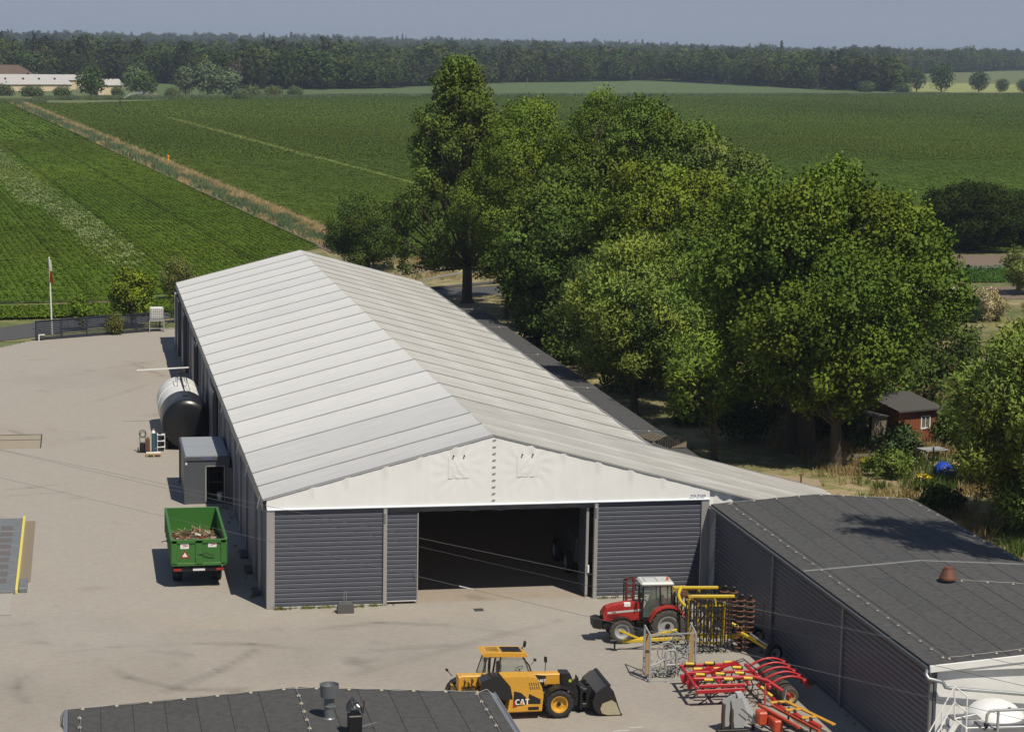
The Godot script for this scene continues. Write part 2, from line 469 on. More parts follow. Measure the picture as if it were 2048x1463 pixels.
func tuft(count: int, h: float, spread: float, w: float, seed_: int) -> ArrayMesh:
	var mb := MB.new()
	var r := RandomNumberGenerator.new(); r.seed = seed_
	for i in count:
		var a := r.randf() * TAU
		var p := Vector3(cos(a), 0, sin(a)) * spread * sqrt(r.randf())
		var lean := Vector3(r.randfn() * .35, 1, r.randfn() * .35) * h * r.randf_range(.6, 1.2)
		var sd := Vector3(cos(a * 3.1), 0, sin(a * 3.1)) * w
		var k := r.randf_range(.8, 1.2); mb.col = Color(k, k, k)
		var mid := p + lean * .55 + Vector3(0, h * .06, 0)
		mb.quad(p - sd, p + sd, mid + sd * .8, mid - sd * .8); mb.ft(mid - sd * .8, mid + sd * .8, p + lean)
	return mb.mesh()
func tone(c: Color, k: float, warm := 0.0) -> Color:
	return Color(c.r * k * (1 + warm), c.g * k, c.b * k * (1 - warm))

func setting() -> void:
	# the land to the horizon
	var mb := MB.new()
	var xs := []; var zs := []
	for k in range(-26, 27): xs.append(signf(k) * (pow(absf(k) / 26.0, 2.2) * 6500.0 + absf(k) * 14.0) + 60.0)
	for k in 40: zs.append(220.0 - pow(k / 39.0, 2.4) * 8200.0 - k * 8.0)
	for i in xs.size() - 1:
		for j in zs.size() - 1:
			var P := []
			for q in [[i, j], [i + 1, j], [i + 1, j + 1], [i, j + 1]]:
				P.append(Vector3(xs[q[0]], hgt(xs[q[0]], zs[q[1]]) - .06, zs[q[1]]))
			mb.quad(P[0], P[1], P[2], P[3], Vector3.UP)
	struct("ground", mb, M.ground)
	# yard of concrete blocks
	var n1 := nz(5, .035); var n2 := nz(8, .16); var n3 := nz(13, .010)
	var far_edge := func(x: float) -> float:
		if x < -14: return lerpf(-78, -82.5, clampf((x + 32) / 18, 0, 1))
		if x < -11.5: return lerpf(-82.5, -86.6, (x + 14) / 2.5)
		if x < -5: return lerpf(-86.6, -91, (x + 11.5) / 6.5)
		return lerpf(-91, -94, clampf((x + 5) / 6, 0, 1))
	var tracks := [[[-11.1, 7.3], [-9.9, 6.4], [-8.8, 5.8], [-6.5, 5.1], [-3.2, 5.1], [-1.1, 5.5], [0.8, 6.4], [4.0, 7.1], [7.0, 6.8]],
		[[-10.0, 12.2], [-10.4, 10.2], [-10.2, 9.0], [-9.3, 8.0], [-7.5, 7.0], [-5.2, 6.9]],
		[[-7.8, 6.2], [-6.1, 9.6], [-4.2, 11.4], [-2.0, 11.8]],
		[[-4.8, 11.5], [-2.6, 9.1], [-1.0, 6.4]],
		[[-11.3, 1.2], [-10.1, 1.1]],
		[[-12.2, -26.7], [-10.6, -27.2], [-8.5, -28.3]],
		[[-12.2, -25.0], [-8.5, -25.9], [-5.5, -28.7]],
		[[-12.2, -45.1], [-8.5, -37.2], [-5.1, -31.5]],
		[[-10.0, -65.3], [-5.7, -70.9], [-1.8, -74.5]],
		[[-10.6, -83.4], [-6.3, -80.3], [-2.4, -68.2]],
		[[-9.5, -53.3], [-6.6, -56.1], [-3.3, -62.4]],
		[[-11.6, -75.3], [-7.1, -77.1], [-2.6, -72.5]],
		[[1.5, 3.7], [4.6, 2.9], [7.5, 3.7], [10.4, 5.7]],
		[[2.4, 10.4], [5.8, 8.1], [9.3, 5.6], [12.4, 3.6]]]
	var tint := func(x: float, z: float) -> Color:
		var k := .97 + .17 * n1.get_noise_2d(x, z) + .06 * n2.get_noise_2d(x * 1.7, z) + .20 * n3.get_noise_2d(x, z)
		var edge := clampf(1.0 - minf(absf(x + 2.2), absf(z - .5) if x > -1 else 9.0) / 3.2, 0, 1) if z < 3 else 0.0
		edge = maxf(edge, clampf((far_edge.call(x) + 9.0 - z) / 8.0, 0, 1))
		var w := .05 * n1.get_noise_2d(x + 300, z) + .035 * clampf(edge + n1.get_noise_2d(x * 2, z * 2) * .7, 0, 1)
		k += .07 * clampf(edge + n1.get_noise_2d(x * 2, z * 2) * .7, 0, 1)
		for tr in tracks:
			if x < tr[0][0] - 3 and x < tr[-1][0] - 3: continue
			for i in tr.size() - 1:
				var A := Vector2(tr[i][0], tr[i][1]); var B := Vector2(tr[i + 1][0], tr[i + 1][1])
				if absf(z - (A.y + B.y) * .5) > absf(A.y - B.y) * .5 + .6 or absf(x - (A.x + B.x) * .5) > absf(A.x - B.x) * .5 + .6: continue
				var dd := Vector2(x, z).distance_to(Geometry2D.get_closest_point_to_segment(Vector2(x, z), A, B))
				if dd < .34: k -= .25 * (1.0 - dd / .34) * clampf(.65 + n1.get_noise_2d(x * 3 + 90, z * 3) * 1.6, .1, 1)
		var st := n2.get_noise_2d(x * 1.3 + 700, z * 1.3)
		if st > .40: k -= (st - .40) * .85
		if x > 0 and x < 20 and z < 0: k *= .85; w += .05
		k = clampf(k, .5, 1.2)
		return Color(k * (1 + w), k, k * (1 - w))
	grid_sheet("yard_pavement", -34, 31, -95, 60, .32, 0.0, M.paving, func(x, z): return z > far_edge.call(x) and (z > 0 or x < 20.4), tint)
	# dry lawn beside the hall, garden land behind
	var n4 := nz(21, .05); var n5 := nz(22, .012)
	grid_sheet("lawn", 20.4, 130.4, -165, 45, 1.0, -.012, M.dry, func(x, z): return not (z > 0 and x < 30.9) and Vector2(x, z).distance_to(Vector2(0, -60)) < 175,
		func(x, z):
			var g := clampf(.5 + 1.5 * n4.get_noise_2d(x, z) + .9 * n5.get_noise_2d(x, z) + clampf((x - 46) / 16, -.6, .5), 0, 1)
			var k := 1.0 + .2 * n4.get_noise_2d(x + 50, z * 2)
			return Color(lerpf(1.0, .46, g) * k, lerpf(.96, .58, g) * k, lerpf(.96, .36, g) * k))
	grid_sheet("verge", -34, 48, -165, -86, 1.0, -.03, M.dry, func(x, z): return z < far_edge.call(x) + 1.0,
		func(x, z):
			var g := clampf(.55 + 1.6 * n4.get_noise_2d(x, z), 0, 1)
			return Color(lerpf(.9, .48, g), lerpf(.9, .62, g), lerpf(.9, .36, g)))
	# road
	var line := [Vector2(-60, -70), Vector2(-34, -79), Vector2(-21, -85), Vector2(-14, -90.2), Vector2(-8.6, -96.6), Vector2(-2, -102.2), Vector2(8, -108), Vector2(18, -113), Vector2(28, -118), Vector2(46, -127), Vector2(70, -138), Vector2(90, -141)]
	var rd := MB.new()
	var L0 := []; var R0 := []
	for i in line.size():
		var d: Vector2 = (line[mini(i + 1, line.size() - 1)] - line[maxi(i - 1, 0)]).normalized()
		var o := Vector2(-d.y, d.x)
		L0.append(line[i] + o * 3.1); R0.append(line[i] - o * 3.1)
	for i in line.size() - 1:
		rd.quad(Vector3(L0[i].x, .006, L0[i].y), Vector3(R0[i].x, .006, R0[i].y), Vector3(R0[i + 1].x, .006, R0[i + 1].y), Vector3(L0[i + 1].x, .006, L0[i + 1].y), Vector3.UP)
	struct("road", rd, M.asphalt)
	# fields: soil sheets under the crops
	poly_sheet("west_field", [rowp2(-50, -120), rowp2(-50, -14), rowp2(-14, -10), rowp2(0, -.1), rowp2(556, -.1), rowp2(556, -320)], .05, M.cropsheet)
	poly_sheet("middle_field", [rowp2(-14, 7), rowp2(8, 62), rowp2(-20, 90), rowp2(-20, 240), rowp2(300, 900), rowp2(900, 620), rowp2(716, 190), rowp2(640, 90), rowp2(560, 30), rowp2(552, 5)], .055, M.cropsheet)
	poly_sheet("far_field", [rowp2(645, 91), rowp2(720, 190), rowp2(902, 620), rowp2(1100, 760), rowp2(1400, 400), rowp2(900, 90), rowp2(690, 75)], .10, M.farfield)
	poly_sheet("pale_field", [Vector2(476, -1142), Vector2(800, -1160), Vector2(1400, -2300), Vector2(950, -2240), Vector2(520, -1330)], .3, M.palefield)
	poly_sheet("dirt_strip", [rowp2(-6, -.05), rowp2(-6, 1.1), rowp2(556, 1.1), rowp2(556, -.05)], .07, M.soil)
	poly_sheet("field_margin", [Vector2(-9.5, -112.2), Vector2(-8, -114), Vector2(-6, -119.5), Vector2(-3, -119), Vector2(-1, -113.5), Vector2(-1.5, -110.5), Vector2(-5, -111.5)], .03, M.soil)
	poly_sheet("garden_bed", [Vector2(88, -139), Vector2(118, -141), Vector2(122, -156), Vector2(90, -155)], .02, M.soil)
	poly_sheet("garden_bed", [Vector2(84, -110), Vector2(110, -110), Vector2(112, -121), Vector2(86, -121)], .02, M.soil)
	poly_sheet("sand_path", [Vector2(66, -101), Vector2(73, -95), Vector2(80, -112), Vector2(84, -124), Vector2(79, -124), Vector2(75, -113)], .03, M.sand)
	poly_sheet("trodden_path", [Vector2(25.2, -18), Vector2(27.5, -20), Vector2(31, -27), Vector2(34, -24.5), Vector2(31.5, -14), Vector2(31, -4), Vector2(29.4, -1), Vector2(29.4, -11)], .004, M.sand2)

func crops() -> void:
	var plant := leaf_clump(40, .40, .19, .34, 91, .5).mesh()
	var big := leaf_clump(80, 1.15, .34, .40, 92, .10).mesh()
	var nA := nz(31, .012); var nB := nz(32, .09)
	var base := Color(.100, .158, .018)
	var X := []; var C := PackedColorArray()
	var XF := []; var CF := PackedColorArray()
	rng.seed = 401
	# west field
	var west := PackedVector2Array([rowp2(-50, -120), rowp2(-50, -14), rowp2(-14, -10), rowp2(0, -.1), rowp2(556, -.1), rowp2(556, -320)])
	for band in [[-50.0, 110.0, .75, .46], [110.0, 270.0, .75, .9], [270.0, 556.0, 1.5, 1.6]]:
		var s: float = band[0]
		while s < band[1]:
			var t := -.6
			while t > -110.0:
				var p := rowp(s + rng.randf_range(-.15, .15), t + rng.randf_range(-.1, .1))
				var near_ok := Geometry2D.is_point_in_polygon(Vector2(p.x, p.z), west)
				if t > -28.5 and t < -21 and s < -45.5: near_ok = false
				if near_ok and seen(p):
					var tj := t + rng.randf_range(-.7, .7)
					var inband := (tj > -30 and tj < -23.5 and s > 66 + rng.randf_range(-5, 5)) or (tj > -27.6 and tj < -22.6 and s > -22 + rng.randf_range(-10, 22) and s <= 70)
					var k := 1.0 + .34 * nA.get_noise_2d(p.x * 1.6, p.z * .5) + .12 * nB.get_noise_2d(p.x, p.z) + rng.randf_range(-.06, .06)
					if int(absf(t) / .75) % 14 == 0: k *= .72
					var sc := rng.randf_range(.85, 1.15) * (1.0 if band[2] < 1 else 1.9) * (1.0 if band[3] < .5 else 1.25)
					X.append(Transform3D(Basis(Vector3.UP, rng.randf() * TAU).scaled(Vector3(sc * 1.0, sc * .62, sc * 1.0)), p + Vector3(0, .30, 0)))
					C.append(tone(base.lerp(Color(.15, .20, .06), .5) if inband else base, k, .12 * nA.get_noise_2d(p.z, p.x)))
					if inband and rng.randf() < (.7 if band[3] < 1 else 1.0) * clampf(.75 + nB.get_noise_2d(p.x * 2, p.z) * 1.2, .15, 1):
						XF.append(Transform3D(Basis(Vector3.UP, rng.randf() * TAU).scaled(Vector3.ONE * rng.randf_range(.7, 1.3)), p + Vector3(rng.randf_range(-.3, .3), .55, rng.randf_range(-.2, .2))))
						CF.append(tone(Color(.28, .34, .15), rng.randf_range(.7, 1.15)))
				t -= band[2]
			s += band[3]
	# lower strip between field and road
	for i in 2600:
		var p := Vector3(rng.randf_range(-20, 5), .02, 0)
		p.z = -105.6 - p.x * .16 + rng.randf_range(-3.2, 3.6)
		if p.x > -2 : p.z -= 2.0
		X.append(Transform3D(Basis(Vector3.UP, rng.randf() * TAU).scaled(Vector3.ONE * rng.randf_range(.8, 1.2)), p + Vector3(0, .25, 0)))
		C.append(tone(base, rng.randf_range(.75, 1.2) + .3 * nB.get_noise_2d(p.x, p.z)))
	stuff("potato_crop", "rows of leafy green potato plants filling the west field", "crop", plant, M.leaf, X, C)
	stuff("crop_flowers", "pale flowers in a long band across the potato rows", "flowers", leaf_clump(8, .34, .085, .8, 93, .3).mesh(), M.vcol, XF, CF)
	# middle and east field
	X = []; C = PackedColorArray()
	var X2 := []; var C2 := PackedColorArray()
	var b2 := Color(.092, .140, .021)
	var region := PackedVector2Array([rowp2(-14, 7), rowp2(8, 62), rowp2(-20, 90), rowp2(-20, 240), rowp2(300, 900), rowp2(900, 620), rowp2(716, 190), rowp2(640, 90), rowp2(560, 30), rowp2(552, 5)])
	for band in [[-20.0, 60.0, .8, .75, 0], [60.0, 190.0, 1.2, 1.3, 0], [190.0, 420.0, 1.9, 2.3, 1], [420.0, 900.0, 3.0, 4.2, 1]]:
		var s: float = band[0]
		while s < band[1]:
			var t := 5.6
			while t < 900.0:
				var p := rowp(s + rng.randf_range(-.3, .3), t + rng.randf_range(-.2, .2))
				if not seen(p, 120.0):
					if t > 300 and (CB.transposed() * (p - CAM)).x > 0: break
					t += 6.0 * band[2]
					continue
				if Geometry2D.is_point_in_polygon(Vector2(p.x, p.z), region):
					var onstrip := absf(t - 40.3) < .9 and s > 60
					var k := 1.0 + .26 * nA.get_noise_2d(p.x * .6, p.z * .25) + .08 * nB.get_noise_2d(p.x, p.z) + rng.randf_range(-.05, .05)
					var c := tone(b2, k, .10 * nA.get_noise_2d(p.z * .5, p.x * .3))
					if onstrip: c = tone(Color(.22, .27, .08), rng.randf_range(.85, 1.1))
					if band[4] == 0:
						var sc: float = band[2] / .75 * rng.randf_range(.85, 1.15)
						X.append(Transform3D(Basis(Vector3.UP, rng.randf() * TAU).scaled(Vector3(sc * 1.12, .62, sc * 1.12)), p + Vector3(0, .22, 0)))
						C.append(c)
					else:
						var sc: float = band[3] / 1.9 * rng.randf_range(.9, 1.15)
						X2.append(Transform3D(Basis(Vector3.UP, rng.randf() * TAU).scaled(Vector3(sc * 1.05, 1.0, sc * 1.05)), p + Vector3(0, .22, 0)))
						C2.append(c)
				t += band[2]
			s += band[3]
	stuff("beet_crop", "dark green beet rows in the near part of the middle field", "crop", plant, M.leaf, X, C)
	stuff("distant_crop", "even dark green crop filling the far part of the middle field", "crop", big, M.leaf, X2, C2)
	# the overgrown ditch between the two fields
	var tf := tuft(14, .75, .35, .022, 55)
	X = []; C = PackedColorArray(); X2 = []; C2 = PackedColorArray()
	var s2 := -8.0
	while s2 < 556.0:
		var far := clampf(s2 / 250.0, 0, 1)
		for q in int(lerpf(12, 5, far)):
			var t := rng.randf_range(.9, 5.9)
			var patch := nB.get_noise_2d(s2 * .5, t * 2.2) + .45 * nA.get_noise_2d(s2 * 2.0, 4.0) + rng.randfn() * .22
			var dry := t > 3.1 + patch * 2.2
			if t < 1.6: dry = patch > .1
			var p := rowp(s2 + rng.randf_range(-.5, .5), t)
			if not seen(p): continue
			var sc := rng.randf_range(.7, 1.25) * lerpf(1.0, 1.7, far)
			var xf := Transform3D(Basis(Vector3.UP, rng.randf() * TAU).scaled(Vector3(sc * 1.5, sc * (.75 if dry else .95), sc * 1.5)), p)
			if dry: X.append(xf); C.append(tone(Color(.46, .35, .19), rng.randf_range(.75, 1.15)))
			else: X2.append(xf); C2.append(tone(Color(.13, .185, .095), rng.randf_range(.7, 1.25)))
		s2 += lerpf(.4, 1.3, far)
	for i in 420:     # end of the ditch by the single tree and the road bank
		var p := Vector3(rng.randf_range(24, 36), 0, rng.randf_range(-152, -122))
		if p.z > -128 - (p.x - 24) * .2: continue
		var grn := rng.randf() < clampf((30 - p.x) / 6, .1, .8)
		var xf := Transform3D(Basis(Vector3.UP, rng.randf() * TAU).scaled(Vector3.ONE * rng.randf_range(.4, .9)), p)
		if grn: X2.append(xf); C2.append(tone(Color(.10, .15, .06), rng.randf_range(.7, 1.2)))
		else: X.append(xf); C.append(tone(Color(.42, .31, .17), rng.randf_range(.75, 1.1)))
	stuff("dry_grass", "tan dry grass along the ditch between the fields", "grass", tf, M.leaf, X, C)
	stuff("ditch_reeds", "blue green reeds in the ditch between the fields", "reeds", tf, M.leaf, X2, C2)
	# weeds at the far end of the fields
	X = []; C = PackedColorArray()
	for i in 2600:
		var f := rng.randf()
		var p := rowp(lerpf(556, 566, rng.randf()) + f * 110.0 * (1 if f > .35 else 0), lerpf(-60, 150, f))
		X.append(Transform3D(Basis(Vector3.UP, rng.randf() * TAU).scaled(Vector3(3.4, 2.0 * rng.randf_range(.5, 1.3), 3.4)), p))
		C.append(tone(Color(.14, .19, .09), rng.randf_range(.75, 1.2)))
	for i in 1500:
		var f := rng.randf()
		var p := rowp(lerpf(690, 905, f), lerpf(150, 640, f))
		X.append(Transform3D(Basis(Vector3.UP, rng.randf() * TAU).scaled(Vector3(4.5, 2.0, 4.5)), p + Vector3(rng.randf_range(-4, 4), 0, rng.randf_range(-6, 6))))
		C.append(tone(Color(.13, .18, .08), rng.randf_range(.75, 1.2)))
	stuff("field_edge_weeds", "pale green weeds along the far edge of the fields", "weeds", tf, M.leaf, X, C)
	# grass and weeds east of the hall
	X = []; C = PackedColorArray()
	var nC := nz(61, .06)
	for i in 9000:
		var p := Vector3(rng.randf_range(25.6, 62), 0, rng.randf_range(-108, 4))
		var want := clampf((p.x - 31) / 9.0, .06, 1.0)
		if p.z > -14 : want = clampf((p.x - 31.2) / 3.0, 0.0, 1.0)
		if rng.randf() > want or (p.z > 0 and p.x < 31): continue
		var dry := nC.get_noise_2d(p.x, p.z) > .05 - (.25 if p.x < 38 else 0.0)
		var sc := rng.randf_range(.35, .8) * (1.3 if p.x > 34 else .6)
		X.append(Transform3D(Basis(Vector3.UP, rng.randf() * TAU).scaled(Vector3(sc * 1.3, sc, sc * 1.3)), p))
		C.append(tone(Color(.30, .22, .10) if dry else Color(.085, .13, .03), rng.randf_range(.7, 1.2)))
	stuff("rough_grass", "rough dry and green grass under the trees beside the hall", "grass", tf, M.leaf, X, C)
	# garden rows in the distance on the right
	X = []; C = PackedColorArray()
	for i in 1500:
		var p := Vector3(rng.randf_range(86, 118), .2, rng.randf_range(-137, -125))
		X.append(Transform3D(Basis(Vector3.UP, rng.randf() * TAU), p)); C.append(tone(Color(.06, .125, .025), rng.randf_range(.75, 1.2)))
	for i in 260:
		var p := Vector3(rng.randf_range(88, 118), .15, rng.randf_range(-141, -137.5))
		X.append(Transform3D(Basis(Vector3.UP, rng.randf() * TAU).scaled(Vector3.ONE * .9), p)); C.append(tone(Color(.15, .21, .15), rng.randf_range(.75, 1.2)))
	stuff("garden_crop", "green vegetable rows in the garden behind the trees", "crop", plant, M.leaf, X, C)

const HE := 4.89
const HR := 7.527
const SL := 0.2637
func roof_y(x: float) -> float:
	return HE + SL * (x if x <= 10.0 else 20.0 - x)

func rib_mesh(w: float, pitch := .2, deep := .042) -> ArrayMesh:     # one pressed rib, lying along x
	var mb := MB.new()
	var pr := [Vector2(0, 0), Vector2(.016, 0), Vector2(.034, deep), Vector2(pitch - .040, deep * .85), Vector2(pitch - .008, 0), Vector2(pitch - .002, 0)]
	for k in pr.size() - 1:
		var a: Vector2 = pr[k]; var b: Vector2 = pr[k + 1]
		mb.quad(Vector3(0, a.x, a.y), Vector3(w, a.x, a.y), Vector3(w, b.x, b.y), Vector3(0, b.x, b.y), Vector3(0, -(b.y - a.y), b.x - a.x))
	var poly := []
	for q in pr: poly.append(Vector3(0, q.x, q.y))
	for x in [0.0, w]:
		for k in range(1, poly.size() - 1):
			var o := Vector3(x, 0, 0)
			mb.ft(poly[0] + o, poly[k] + o, poly[k + 1] + o, Vector3(-1 if x == 0 else 1, 0, 0))
	return mb.mesh()
func slats(parent: Node, called: String, x0: float, w: float, y0: float, count: int, xf: Transform3D, mat: Material, pitch := .2) -> void:
	var m := rib_mesh(w, pitch)
	for k in count:
		putm(called, m, mat, parent, xf * Transform3D(Basis.IDENTITY, Vector3(x0, y0 + k * pitch, 0)))
# a clad wall bay with its ribs, for the long sides seen edge-on
func clad_bay(w: float, h: float) -> ArrayMesh:
	var mb := MB.new()
	mb.bb(0, w, 0, h, -.08, 0)
	var k := 0
	while (k + 1) * .2 <= h:
		var y := k * .2
		mb.quad(Vector3(0, y + .02, .002), Vector3(w, y + .02, .002), Vector3(w, y + .055, .05), Vector3(0, y + .055, .05), Vector3(0, -1, 1))
		mb.quad(Vector3(0, y + .055, .05), Vector3(w, y + .055, .05), Vector3(w, y + .145, .05), Vector3(0, y + .145, .05), Vector3(0, 0, 1))
		mb.quad(Vector3(0, y + .145, .05), Vector3(w, y + .145, .05), Vector3(w, y + .185, .002), Vector3(0, y + .185, .002), Vector3(0, 1, 1))
		k += 1
	return mb.mesh()

func hall() -> void:
	var h := thing("storage_hall", "long grey membrane storage hall with ridged roof panels and open front door", "hall")
	var zs := [0.0, -2.85, -5.8]
	for k in 19: zs.append(-10.62 - k * (74.08 / 18.0))
	var nA := nz(71, .5); var nB := nz(72, .12)
	for b in zs.size() - 1:
		var z0: float = zs[b]; var z1: float = zs[b + 1]
		var front := b < 3
		for side in [0, 1]:
			var x_out := -.14 if side == 0 else 20.14
			if front and side == 1: x_out = 29.2
			var mb := MB.new()
			var nu := 10; var nv := 14
			var P := []
			for j in nv + 1:
				var row := []
				for i in nu + 1:
					var f := float(i) / nu
					var x := lerpf(10.0, x_out, float(j) / nv)
					var z := lerpf(z0 - .012 if b > 0 else .15, z1 + .012, f)
					var y := roof_y(x) - .05 * sin(PI * f) * (1 + .4 * nB.get_noise_2d(x, b * 31.0)) + .012 * nA.get_noise_2d(x, z)
					row.append(Vector3(x, y, z))
				P.append(row)
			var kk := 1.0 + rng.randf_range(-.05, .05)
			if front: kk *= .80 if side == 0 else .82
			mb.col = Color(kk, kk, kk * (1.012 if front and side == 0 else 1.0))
			var N := []
			for j in nv + 1:
				var row := []
				for i in nu + 1:
					var du: Vector3 = P[j][mini(i + 1, nu)] - P[j][maxi(i - 1, 0)]
					var dv: Vector3 = P[mini(j + 1, nv)][i] - P[maxi(j - 1, 0)][i]
					var m := du.cross(dv).normalized()
					row.append(m if m.y > 0 else -m)
				N.append(row)
			for j in nv:
				for i in nu:
					mb.tri(P[j][i], P[j][i + 1], P[j + 1][i + 1], N[j][i], N[j][i + 1], N[j + 1][i + 1])
					mb.tri(P[j][i], P[j + 1][i + 1], P[j + 1][i], N[j][i], N[j + 1][i + 1], N[j + 1][i])
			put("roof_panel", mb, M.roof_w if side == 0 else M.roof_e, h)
	for b in zs.size():
		var z: float = zs[b]
		for side in [0, 1]:
			var x_out := -.15 if side == 0 else 20.15
			if b < 4 and side == 1: x_out = 29.2
			var mb := MB.new()
			mb.beam(Vector3(10.0, HR + .012, z), Vector3(x_out, roof_y(x_out) + .012, z), .07, .05)
			put("roof_seam", mb, M.kederl if (side == 1 and (b == 1 or b == 2)) else M.keder, h)
	# front gable membrane
	var mb := MB.new()
	var nx := 160; var ny := 22
	var gz := func(x: float, y: float) -> float:
		var z := .10 + .004 * nA.get_noise_2d(x * 2.2, y * .5) + .012 * nB.get_noise_2d(x * 14.0, y * 1.5)
		for fx in [8.45, 11.55]:
			var r := Vector2((x - fx), (y - 6.1)).length()
			var a := atan2(y - 6.1, x - fx)
			z += .008 * sin(a * 13.0 + r * 3.0) * exp(-pow((r - .75) / .45, 2.0))
		for px in [2.0, 3.5, 5.2, 6.7, 8.3, 11.7, 13.2, 14.8, 16.3, 17.8]:
			z += .05 * exp(-pow((x - px) / .10, 2.0)) * clampf((y - (roof_y(x) - .55)) / .5, 0, 1)
		for px in [5.22, 14.74, 7.1, 16.4]:
			z += .018 * exp(-pow((x - px) / .07, 2.0))
		return z
	var G := []
	for j in ny + 1:
		var row := []
		for i in nx + 1:
			var x := 20.0 * i / nx
			var y := lerpf(4.46, roof_y(x) - .02, float(j) / ny)
			row.append(Vector3(x, y, gz.call(x, y)))
		G.append(row)
	var GN := []
	for j in ny + 1:
		var row := []
		for i in nx + 1:
			var m: Vector3 = (G[j][mini(i + 1, nx)] - G[j][maxi(i - 1, 0)]).cross(G[mini(j + 1, ny)][i] - G[maxi(j - 1, 0)][i]).normalized()
			row.append(m if m.z > 0 else -m)
		GN.append(row)
	for j in ny:
		for i in nx:
			mb.tri(G[j][i], G[j][i + 1], G[j + 1][i + 1], GN[j][i], GN[j][i + 1], GN[j + 1][i + 1])
			mb.tri(G[j][i], G[j + 1][i + 1], G[j + 1][i], GN[j][i], GN[j + 1][i + 1], GN[j + 1][i])
	var gable := put("gable_membrane", mb, M.gable, h)
	for fx in [7.98, 11.07]:     # laced-up vent flaps
		mb = MB.new()
		var K := 14
		for j in K:
			for i in K:
				var q := []
				for s in [[i, j], [i + 1, j], [i + 1, j + 1], [i, j + 1]]:
					var u: float = s[0] / float(K); var w: float = s[1] / float(K)
					var sag := .015 * sin(PI * u) * sin(PI * w) + .008 * sin((u * signf(10.0 - fx) + w * .8) * 16.0 + nB.get_noise_2d(u * 12, w * 12 + fx) * 4.0) * sin(PI * u) * (1 - w * .7)
					q.append(Vector3(fx + u * .93, 5.65 + w * .98, .118 + sag))
				mb.quad(q[0], q[1], q[2], q[3], Vector3(0, 0, 1))
		put("vent_flap", mb, M.gable, gable)
		for ex in [.22, .70]:
			mb = MB.new(); mb.tube(Vector3(fx + ex, 6.66, .14), Vector3(fx + ex, 6.66, .20), .035)
			put("eyelet", mb, M.iron, gable)
	for k in 10:
		mb = MB.new(); mb.beam(Vector3(9.95, 4.62 + k * .30, .135), Vector3(10.11, 4.64 + k * .30, .135), .012, .028)
		put("lacing_strap", mb, M.iron, gable)
	mb = MB.new(); mb.bb(0.02, 20.0, 4.40, 4.47, .06, .17, .02)
	put("gable_hem", mb, M.hem, h)
	var tx := TextMesh.new()
	tx.text = "POL-PLAN"; tx.font_size = 20; tx.pixel_size = .0075; tx.depth = .006
	var fo := SystemFont.new(); fo.font_names = PackedStringArray(["Droid Sans"]); fo.font_weight = 800; tx.font = fo
	putm("lettering", tx, M.ink, h, Transform3D(Basis.IDENTITY, Vector3(19.43, 4.62, .185)))
	# front wall
	var I := Transform3D.IDENTITY
	for q in [[.37, 4.75], [14.84, 4.78]]:
		mb = MB.new(); mb.bb(q[0], q[0] + q[1], .02, 4.42, -.06, -.004)
		var w := put("wall_backing", mb, M.clad, h)
		slats(w, "wall_slat", q[0], q[1], .06, 21, I, M.clad, .206)
	mb = MB.new(); mb.bb(.37, 5.12, 0, .07, -.02, .10, .01); put("wall_plinth", mb, M.galv, h)
	mb = MB.new(); mb.bb(14.84, 19.62, 0, .07, -.02, .10, .01); put("wall_plinth", mb, M.galv, h)
	for q in [[0.0, .36], [19.63, .37]]:
		mb = MB.new(); mb.bb(q[0], q[0] + q[1], 0, 4.42, -.16, .12, .02)
		put("corner_post", mb, M.galv, h)
	for x in [5.125, 14.66]:
		mb = MB.new(); mb.bb(x, x + .17, 0, 4.42, -.10, .13, .015)
		var po := put("door_post", mb, M.galv, h)
		mb = MB.new(); mb.bb(x + .03, x + .10, 3.75, 4.2, .13, .17, .01); put("rail_bracket", mb, M.steel, po)
		mb = MB.new(); mb.bb(x - .04, x + .21, 0, .03, -.14, .2); put("base_plate", mb, M.steel, po)
	mb = MB.new()
	for i in 60:
		var x := 5.3 + i * (9.36 / 60.0)
		mb.quad(Vector3(x, 4.16 + .03 * nB.get_noise_2d(x * 9, 1), -.02 + .05 * sin(x * 5)), Vector3(x + .158, 4.16 + .03 * nB.get_noise_2d((x + .156) * 9, 1), -.02 + .05 * sin((x + .156) * 5)), Vector3(x + .158, 4.42, .02), Vector3(x, 4.42, .02), Vector3(0, 0, 1))
	put("door_curtain", mb, M.contain, h)
	mb = MB.new(); mb.bb(5.32, 6.68, .12, 4.14, -.13, -.085)
	var leaf := put("sliding_door", mb, M.clad, h)
	slats(leaf, "door_slat", 5.32, 1.33, .16, 19, Transform3D(Basis.IDENTITY, Vector3(0, 0, -.084)), M.clad, .206)
	mb = MB.new(); mb.bb(6.65, 6.71, .10, 4.14, -.14, -.02, .01); put("door_edge", mb, M.galv, leaf)
	mb = MB.new(); mb.bb(5.32, 6.68, .10, .155, -.14, -.02, .01); put("door_edge", mb, M.galv, leaf)
	mb = MB.new(); mb.pipe([Vector3(6.6, 1.25, -.03), Vector3(6.55, 1.25, .05), Vector3(6.55, 1.5, .05), Vector3(6.6, 1.5, -.03)], .014); put("handle", mb, M.steel, leaf)
	mb = MB.new(); mb.bb(14.36, 14.42, .12, 4.14, -1.45, -.12)
	leaf = put("sliding_door", mb, M.clad, h)
	slats(leaf, "door_slat", 0, 1.3, .16, 19, Transform3D(Basis(Vector3.UP, -PI / 2), Vector3(14.36, 0, -1.43)), M.clad, .206)
	mb = MB.new(); mb.bb(14.34, 14.46, .10, 4.14, -.16, -.10, .01); put("door_edge", mb, M.galv, leaf)
